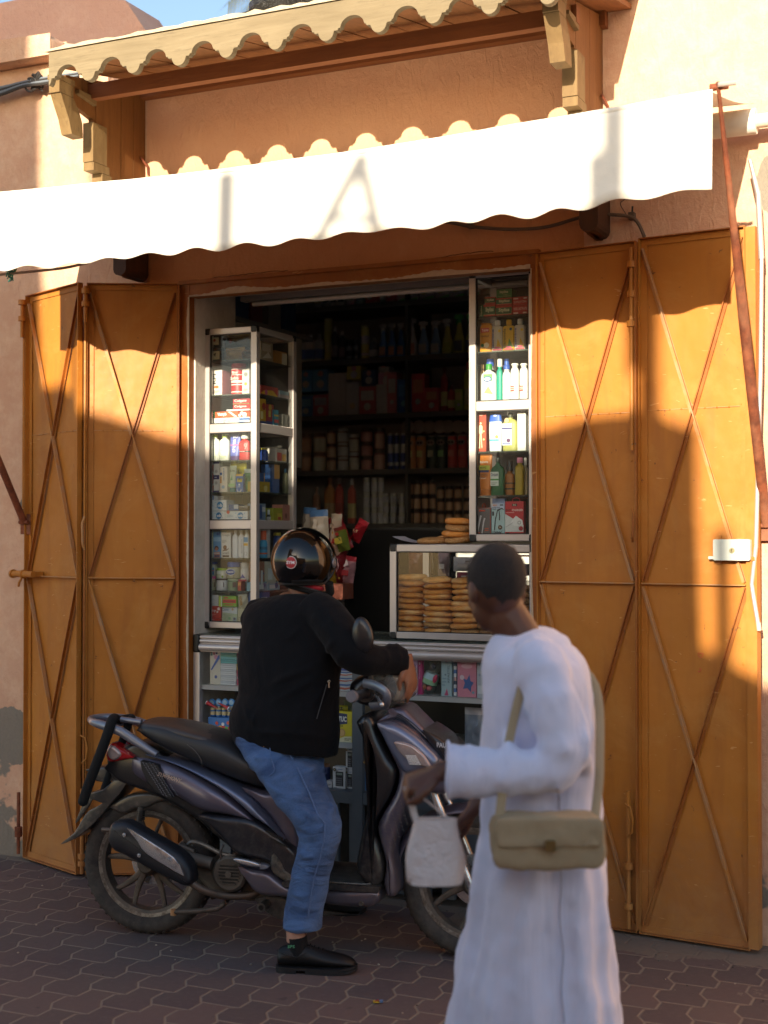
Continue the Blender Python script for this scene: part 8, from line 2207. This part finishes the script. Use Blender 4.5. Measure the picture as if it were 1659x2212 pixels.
for i,(dz,r_,m,dx)in enumerate(((0,.060,'black_knit',0),(.012,.058,'#54525a',.0),(.020,.061,'#a81c34',.004))):
 c = at(655,1272,5.46)+Vector((dx,0,dz));pts = []
 for k in range(33):
  q_ = 2*PI*k/32;v = rdir*r_*1.22*math.cos(q_)+fdir*r_*math.sin(q_)
  pts.append(c+v+Vector((0,0,-.26*v.x-.0)))
 b.tube(pts,(.010 if i==0 else.0085 if i==1 else.0095),m,8,caps=False)
part(b,'collar',jk,'black, grey and red collar edges')
b = MB();zp = [onto(bvj,706+(684-706)*k/8,1478+(1553-1478)*k/8,.011)for k in range(9)]
zp = [z for z in zp if z]
if len(zp)>2:
 b.tube(zp,.0016,'#2f3136',6);part(b,'pocket_zip',jk)
 b = MB();z0 = onto(bvj,711,1473,.014)or zp[0];b.tube([z0,z0+Vector((-.001,-.002,-.012)),z0+Vector((0,-.002,-.022))],.0026,('#c8b8a0',.3,.8),6)
 b.tube([z0+Vector((-.006,0,0)),z0+Vector((0,0,.006)),z0+Vector((.005,0,.002))],.0018,('#c8b8a0',.3,.8),6);part(b,'zip_pull',jk)
b = MB()
legp = [(1580,618,106,5.44,.8),(1605,612,104,5.42,.9),(1632,615,84,5.38,1.0),(1655,626,74,5.34,1.0),(1690,638,64,5.29,1.05),(1725,656,57,5.25,1.05),(1755,678,52,5.21,1.05),(1782,689,49,5.19,1.05),(1812,691,45,5.18,1.05),(1845,683,42,5.18,1.05),(1880,673,41,5.18,1.0),(1925,666,41,5.18,1.0),(1967,656,42.5,5.18,1.0),(1990,653.5,42.5,5.18,1.0),(2006,653.5,42,5.18,1.0)]
def leg_rings(tab,seg=28):
 out = []
 cs = [at(cx,y,Y)for y,cx,hw,Y,dp in tab]
 for i,(y,cx,hw,Y,dp)in enumerate(tab):
  r_ = hw/PXM(Y);t_ = (cs[min(i+1,len(cs)-1)]-cs[max(i-1,0)]).normalized()
  side = Vector((1,0,0));side = (side-t_*side.dot(t_)*.55).normalized();dpv = Vector((0,1,0))
  out.append([cs[i]+side*r_*math.cos(q_)/max(.6,abs(side.x))+dpv*min(r_*dp,.105)*math.sin(q_)for q_ in[2*PI*k/seg for k in range(seg)]])
 return out
b.loft(leg_rings(legp),'blue_denim')
b.ball(at(592,1618,5.45),(.13,.13,.085),'blue_denim',24,14);b.ball(at(580,1640,5.42),(.085,.10,.06),'blue_denim',20,12)
b.tube([at(625,1640,5.55),at(690,1800,5.86),Vector((-.31,5.93,.5)),Vector((-.30,5.93,.13))],[.09,.07,.06,.062],'blue_denim',18)
bvn = BVHTree.FromPolygons([tuple(v)for v in b.v],b.f)
ridges(b,bvn,[(.019,-.007,[(655,700),(760,760),(860,800),(960,800)]),(.018,-.007,[(680,880),(780,930),(880,900),(950,850)]),(.016,-.006,[(720,980),(820,960),(900,930)]),(.018,-.007,[(880,810),(980,830),(1060,820)]),(.016,-.006,[(390,440),(500,420),(620,330)]),(.016,-.006,[(540,620),(680,610),(820,650)]),(.016,-.006,[(640,500),(760,520),(880,480)]),(.016,-.006,[(700,280),(780,330),(860,260)]),(.016,-.006,[(210,150),(300,220),(380,210)]),(.016,-.006,[(660,1100),(740,1160),(860,1180)]),(.014,-.006,[(640,1300),(740,1330),(840,1310)]),(.014,-.006,[(600,1520),(700,1560),(820,1530)]),(.014,-.006,[(560,1680),(680,1650),(800,1700)]),(.016,-.006,[(960,600),(1000,700),(950,790),(880,830)])],'blue_denim',rc)
jn = part(b,'jeans',rid,'blue denim jeans with a side seam')
remesh(jn,.0065,2,.5);folds(jn,.09,.014)
def seam(pts,r,off,nm,m='denim_seam',f=None):
 b = MB();q_ = []
 for i in range(len(pts)-1):
  for k in range(6):
   x = pts[i][0]+(pts[i+1][0]-pts[i][0])*k/6;y = pts[i][1]+(pts[i+1][1]-pts[i][1])*k/6
   p = onto(bvn,*(f(x,y)if f else(x,y)),off)
   if p:q_.append(p)
 if len(q_)>2:b.tube(q_,r,m,6);return part(b,nm,jn)
seam([(660,300),(720,430),(780,560),(850,740),(880,790),(930,850),(920,1000),(880,1200),(830,1350),(800,1500),(770,1700),(765,1800)],.0030,.008,'side_seam',f=rc)
seam([(385,90),(400,200),(435,310),(425,345),(370,385)],.0022,.008,'pocket_seam',f=rc)
seam([(545,65),(570,150),(625,240)],.0022,.008,'pocket_seam',f=rc)
b = MB();p = onto(bvn,*rc(342,78),.006)
if p:
 for k in range(5):b.tube([p,p+Vector((.009*math.cos(k*1.3),-.001,.009*math.sin(k*1.3)))],.0016,'#c88a2c',5)
 part(b,'pocket_embroidery',jn)
b = MB()
for zz in(2001,1988):
 r_ = leg_rings([(zz-1,653.5,39.6,5.18,1.0),(zz+1,653.5,39.6,5.18,1.0)])[0]
 b.tube(r_+[r_[0]],.0028 if zz>1990 else.0012,'denim_seam',6,caps=False)
part(b,'hem',jn)
def shoe(o,d,name_parent,s=1.0):
 """o under the heel, d pointing to the toes"""
 d = d.normalized();sd = Vector((d.y,-d.x,0));up = Vector((0,0,1))
 P2 = lambda x,y,z:o+(d*x+sd*y+up*z)*s
 st = [(-.012,.024,.012,.060),(.0,.034,.010,.080),(.03,.038,.010,.086),(.065,.038,.012,.092),(.10,.040,.010,.092),(.13,.043,.010,.081),(.17,.047,.010,.069),(.21,.048,.010,.061),(.245,.044,.010,.054),(.272,.034,.011,.043),(.287,.018,.013,.029)]
 b = MB();rings = []
 for(x,hw,z0,z1)in st:
  ring = []
  for k in range(22):
   q_ = 2*PI*k/22;cs,sn = math.cos(q_),math.sin(q_);zc,hz = (z0+z1)/2+.008,(z1-z0)/2
   taper = 1-.42*max(0,sn)
   ring.append(P2(x,hw*taper*math.copysign(abs(cs)**.8,cs),zc+.004+hz*math.copysign(abs(sn)**.85,sn)))
  rings.append(ring)
 b.loft(rings,'black_leather');sh_ = part(b,'shoe',name_parent,'black leather lace-up shoe',ang=70)
 sb = sh_.modifiers.new('sub','SUBSURF');sb.levels = 1;sb.render_levels = 1
 b = MB();out_ = []
 for(x,hw,z0,z1)in st:out_.append((x,hw*1.06+.002))
 poly = [(x,w_)for x,w_ in out_]+[(out_[-1][0]+.006,0)]+[(x,-w_)for x,w_ in reversed(out_)]+[(out_[0][0]-.006,0)]
 for z0,z1,x0,x1 in((.012,.022,-1,1),(.0,.0118,-1,.075),(.0,.0118,.10,1)):
  pp = [(x,y)for x,y in poly if x0<=x<=x1]
  vs0 = [P2(x,y,z0+(.010*max(0,(x-.2)/.08)**2 if x1==1 else 0))for x,y in pp];vs1 = [P2(x,y,z1+(.008*max(0,(x-.2)/.08)**2 if x1==1 else 0))for x,y in pp];n = len(pp)
  b.add(vs0+vs1,[list(range(n)),list(range(2*n-1,n-1,-1))]+[(i,(i+1)%n,(i+1)%n+n,i+n)for i in range(n)],'black_sole')
 part(b,'sole',sh_)
 b = MB()
 for k in range(5):
  x = .095+.016*k;zt = interp([(s_[0],s_[3])for s_ in st],x)+.013
  b.tube([P2(x,-.020,zt-.010),P2(x+.003,0,zt+.001),P2(x,.020,zt-.010)],.0022*s,'black_knit',6)
 part(b,'laces',sh_)
 b = MB();b.tube([P2(.06,sd.x*0+y_,z_)for y_,z_ in()]or[P2(-.01,.028,.082),P2(.03,.039,.070),P2(.07,.040,.062),P2(.105,.036,.082)],.0016,'black_sole',5);part(b,'collar_stitch',sh_)
 return sh_
fo = at(600,2086,5.16);fo.z = 0;fo.x = at(606,2086,5.16).x
shoe(fo,Vector((1,-.10,0)),rid,.98)
fl = Vector((-.36,5.95,0));shoe(fl,Vector((1,-.05,0)),rid,.98)
b = MB();a_ = fo+Vector((.055,0,0))
b.tube([a_+Vector((.01,0,.05)),a_+Vector((.01,0,.085)),a_+Vector((.006,0,.125))],[(.040,.044),(.037,.044),(.037,.042)],'black_knit',16)
sk_ = part(b,'sock',rid,'black ankle sock with small green letters')
b = MB();bvs = None
p = at(632,2046,5.16-.047);b.text('SPS',0,0,w=.026,h=.011,d=0,m='#5aa878',bold=.02);b.xf(Matrix.Translation((p.x-.018,a_.y-.046,p.z-.004)));part(b,'sock_letters',sk_,ang=180)
b = MB();b.tube([a_+Vector((.004,0,.11)),a_+Vector((.0,0,.145)),a_+Vector((.004,0,.172))],[.037,.035,.034],'skin_pale_ankle',16);part(b,'ankle',sk_)
pas = thing('person','passer-by in a long white robe walking left in front of the scooter','person',W,(1.0,3.55,0))
YP = 3.55
fp = Vector((-1,-.05,0)).normalized();lp_ = Vector((.05,-1,0)).normalized()
b = MB()
hcp = at(1068,1272,YP)
def TP(pts,rad,m='skin_dark'):b.tube(pts,rad,m,14);[b.ball(p,r,m,12,8)for p,r in zip(pts,rad)]
nk = at(1120,1372,YP)
TP([at(1180,1780,YP),at(1185,1600,YP),at(1172,1480,YP),at(1150,1410,YP),nk],[.09,.09,.09,.06,.05])
TP([nk,hcp+Vector((.03,0,-.07))],[.056,.056])
Pp,Rp = head_mesh(b,hcp,Vector((-.40,.92,-.22)),Vector((0,0,1)),'skin_dark',.92)
shN = at(1172,1450,YP-.185);elN = at(1210,1664,YP-.25);wrN = at(955,1666,YP-.24)
TP([shN,shN.lerp(elN,.5),elN],[.040,.038,.035]);TP([elN,elN.lerp(wrN,.5),wrN],[.040,.036,.026])
shF = at(1172,1450,YP+.185);elF = at(1200,1630,YP+.24);wrF = at(1030,1740,YP+.22)
TP([shF,shF.lerp(elF,.5),elF],[.040,.038,.035]);TP([elF,elF.lerp(wrF,.5),wrF],[.040,.036,.026])
for(dx,dy,kx)in((-.10,-.09,-1),(.16,.09,1)):
 hp_ = at(1180,1790,YP+dy);an = Vector((hp_.x+dx*1.3,YP+dy,.08));kn = hp_.lerp(an,.5)+Vector((-.05,0,0))
 TP([hp_,kn,an],[.085,.058,.038]);TP([an,an+Vector((-.16,0,-.035))],[.036,.026])
b.join(hand(wrN,Vector((-.93,-.02,-.30)),Vector((.0,.35,-.95)),thumb=1,m='skin_dark',scale=.98,curls=[1.15,1.15,1.15,1.15]))
b.join(hand(wrF,Vector((-.7,0,-.7)),Vector((.6,-.3,-.6)),thumb=-1,m='skin_dark',scale=.98,curl=.4))
pb = remesh(part(b,'body',pas),.0055,3)
b = MB()
for x in(-1,1):b.ball(Pp(.032*x,.066,.0),.010,'#d8d0c8',12,8);b.ball(Pp(.032*x,.074,.0),.0045,'#1a100c',8,6)
part(b,'eyes',pb)
mat('hair_black',lambda t:(t.base(t.mix(t.noise(160,3),'#141110','#2a2422')),t.set(rough=.85),t.bump(t.noise(220,4),1.0,.006)))
b = MB();b.ball(Pp(0,-.022,.030),(.073,.089,.088),'hair_black',28,18,Rp)
hr = part(b,'hair',pb,'short black hair',ang=80);folds(hr,.012,.010)
def m_robe(t):
 n = t.noise(4,4);f = t.noise(5,4,.55,sc3=(1.6,1.6,.25),dist=.8);w_ = t.noise(400,2)
 t.base(t.mix(n,'#d0d5ea','#c4cbe4'));t.set(rough=.9,sheen=.3,spec=.2)
 t.bump(t.math('ADD',f,t.math('MULTIPLY',w_,.03)),.5,.03)
mat('white_robe',m_robe)
tab = [(1368,1120,48,.075),(1382,1132,72,.115),(1400,1144,92,.165),(1425,1150,104,.200),(1480,1158,114,.205),(1560,1164,122,.195),(1640,1168,128,.190),(1720,1170,130,.195),(1800,1168,133,.20),(1900,1164,142,.205),(2000,1160,154,.21),(2100,1156,166,.22),(2212,1152,180,.23),(2330,1148,192,.24),(2400,1146,198,.245)]
b = MB();rings = [];seg = 56
for(y,cx,hw,hd_)in tab:
 c = at(cx,y,YP);r_ = hw/PXM(YP);ring = []
 fo_ = max(0,1.35-c.z)*.065
 for k in range(seg):
  q_ = 2*PI*k/seg;cs,sn = math.cos(q_),math.sin(q_);e = 1+fo_*(math.sin(11*q_+c.z*2.2)*.8+.6*math.sin(6*q_+1.3-c.z)+.4*math.sin(17*q_))
  ring.append(c+Vector((r_*e*math.copysign(abs(cs)**.85,cs),hd_*e*math.copysign(abs(sn)**.85,sn),0)))
 rings.append(ring)
b.loft(rings,'white_robe')
for sg,tail in((-1,[at(1214,1620,YP-.25),at(1190,1664,YP-.25),at(1100,1668,YP-.25),at(1010,1666,YP-.245),at(968,1664,YP-.24)]),(1,[at(1200,1630,YP+.25),at(1100,1700,YP+.24),at(1050,1735,YP+.22)])):
 slv = curve_pts([at(1150,1412,YP+sg*.10),at(1174,1442,YP+sg*.185),at(1198,1540,YP+sg*.235)]+tail,4);n = len(slv)
 b.tube(slv,[interp([(0,.055),(.15,.068),(.4,.062),(.55,.058),(.7,.056),(1,.066)],i/(n-1))*(1+.10*math.sin(i*2.3)*math.sin(i*.7))for i in range(n)],'white_robe',20)
b.ball(at(1158,1385,YP),(.085,.11,.035),'white_robe',20,10)
bvr = BVHTree.FromPolygons([tuple(v)for v in b.v],b.f)
ridges(b,bvr,[(.016,-.008,[(1080,1450),(1100,1560),(1090,1700)]),(.015,-.007,[(1120,1560),(1100,1640)]),(.018,-.008,[(1240,1480),(1262,1600),(1255,1760)]),(.018,-.008,[(1150,1890),(1130,2040),(1110,2200)]),(.020,-.009,[(1240,1890),(1250,2050),(1270,2210)]),(.018,-.008,[(1070,1900),(1050,2050),(1020,2200)]),(.016,-.007,[(1190,1880),(1190,2000),(1200,2190)]),(.013,-.006,[(1232,1600),(1200,1640),(1150,1650)]),(.013,-.006,[(1190,1560),(1215,1600),(1228,1650)]),(.012,-.005,[(1120,1640),(1090,1680),(1080,1710)]),(.012,-.005,[(1040,1630),(1025,1670),(1030,1700)]),(.013,-.006,[(1160,1470),(1190,1510),(1210,1570)])],'white_robe')
rb2 = part(b,'robe',pas,'long loose white robe with wide sleeves',ang=80);remesh(rb2,.0085,6);folds(rb2,.15,.03)
b = MB()
for k_,c_ in enumerate((at(966,1664,YP-.24),)):
 b.tube([c_+Vector((.003,.068*math.cos(q_),.068*math.sin(q_)))for q_ in[2*PI*i/24 for i in range(25)]],.004,'white_robe',6,caps=False)
part(b,'cuff_seam',rb2)
b = MB();q_ = [onto(bvr,1205+12*k/20+3*math.sin(k),1700+510*k/20,.010)for k in range(21)]
b.tube([p for p in q_ if p],.0022,'#a8aec4',6);part(b,'side_seam',rb2)
for(x,y)in((.83,-.09),(1.12,.09)):
 b = MB();px_ = at(1170,1790,YP).x
 o = Vector((px_+(-.13 if y<0 else.21),YP+y,0))
 b.tube([o+Vector((.05,0,.012)),o+Vector((-.05,0,.012)),o+Vector((-.17,0,.012)),o+Vector((-.20,0,.012))],[(.035,.012),(.038,.012),(.045,.012),(.02,.010)],'#5a4030',14)
 b.tube([o+Vector((-.10,-.045,.02)),o+Vector((-.10,0,.065)),o+Vector((-.10,.045,.02))],(.014,.005),'#5a4030',8);part(b,'sandal',pas)
mat('beige_canvas',lambda t:(t.base(t.mix(t.noise(6,4),'#a6977a','#8f8166')),t.set(rough=.9),t.bump(t.math('ADD',t.noise(300,2),t.noise(8,3)),.4,.008)))
sb = thing('shoulder_bag','beige canvas shoulder bag hanging at the hip of the passer-by','bag',W,tuple(at(1180,1870,YP-.30)))
b = MB();A,Bq = at(1058,1752,YP-.27),at(1300,1868,YP-.27)
b.rbox((A.x,YP-.345,Bq.z),(Bq.x,YP-.255,A.z),'beige_canvas',.03);bg = part(b,'pouch',sb);remesh(bg,.008,12);folds(bg,.08,.018)
b = MB();b.rbox((A.x+.004,YP-.353,(A.z+Bq.z)/2-.01),(Bq.x-.004,YP-.346,A.z+.004),'beige_canvas',.02);fl_ = part(b,'flap',bg);remesh(fl_,.006,6);folds(fl_,.08,.018)
b = MB();xm = (A.x+Bq.x)/2;b.rbox((xm-.012,YP-.366,(A.z+Bq.z)/2-.012),(xm+.012,YP-.356,(A.z+Bq.z)/2+.014),('#8a7a50',.3,.8),.003);part(b,'buckle',bg)
b = MB()
st_ = curve_pts([Vector((A.x+.02,YP-.30,A.z-.01)),at(1100,1600,YP-.235),at(1140,1440,YP-.17),at(1165,1388,YP+.02),at(1200,1440,YP+.18)],6)
b.tube(st_,(.011,.003),'beige_canvas',8)
st_ = curve_pts([Vector((Bq.x-.02,YP-.30,A.z-.01)),at(1295,1650,YP-.20),at(1285,1480,YP-.05),at(1200,1400,YP+.02)],6)
b.tube(st_,(.011,.003),'beige_canvas',8);part(b,'strap',sb)
cbg = thing('carrier_bag','small white carrier bag held in the hand of the passer-by','bag',W,tuple(at(935,1905,YP-.24)))
mat('white_plastic',lambda t:(t.base('#c4bfc0'),t.set(rough=.4),t.bump(t.noise(14,5,.7),.9,.02)))
b = MB();A,Bq = at(880,1768,YP-.24),at(1000,1905,YP-.24)
rings = []
for i in range(10):
 k = i/9;z = Bq.z+(A.z-Bq.z)*k;w_ = (Bq.x-A.x)/2*(1+.10*math.sin(k*5))*(1-.15*k*k);cx = (A.x+Bq.x)/2
 rings.append([(cx+w_*math.copysign(abs(math.cos(q_))**.6,math.cos(q_))*(1+.03*math.sin(5*q_+k*7)),YP-.24+.045*(1-.5*k)*math.sin(q_),z)for q_ in[2*PI*j/24 for j in range(24)]])
b.loft(rings,'white_plastic');part(b,'sack',cbg,ang=80)
b = MB();hp2 = wrN+Vector((-.085,-.01,-.035))
for x in(A.x+.02,Bq.x-.03):b.tube(curve_pts([Vector((x,YP-.24,A.z-.004)),Vector(((x+hp2.x)/2,YP-.24,(A.z+hp2.z)/2)),hp2]),(.008,.003),'white_plastic',8)
part(b,'handle',cbg)
b = MB();g0 = W.I@Vector((0,0,0));d_ = ray(816,2167);t_ = -CAMH/d_.z;o = Vector((0,0,CAMH))+d_*t_
b.box((o.x-.016,o.y-.010,.004),(o.x+.006,o.y+.010,.007),'#c8a828');b.box((o.x+.0065,o.y-.008,.004),(o.x+.018,o.y+.010,.009),'#5a80b0')
b.tube([(o.x-.01,o.y-.004,.008),(o.x,o.y+.003,.010),(o.x+.004,o.y-.006,.008)],.002,'#b03028',5)
solo(b,'litter','small yellow and blue torn wrapper lying on the paving','litter',fr=W,origin=tuple(o))
r7 = random.Random(21)
b = MB()
for i in range(260):
 p = F.w((r7.uniform(-3.2,1.6),-abs(r7.gauss(0,.5))-.03 if i%3 else r7.uniform(-2.2,-.1),0));q_ = r7.uniform(.0015,.005)
 b.ball((p.x,p.y,q_*.4),(q_,q_*.8,q_*.6),['#8a7d6e','#a89a86','#5c524a','#4a3c30'][i%4],6,4)
solo(b,'grit',kind='stuff',fr=W,label='scattered grit and crumbs along the foot of the shop')
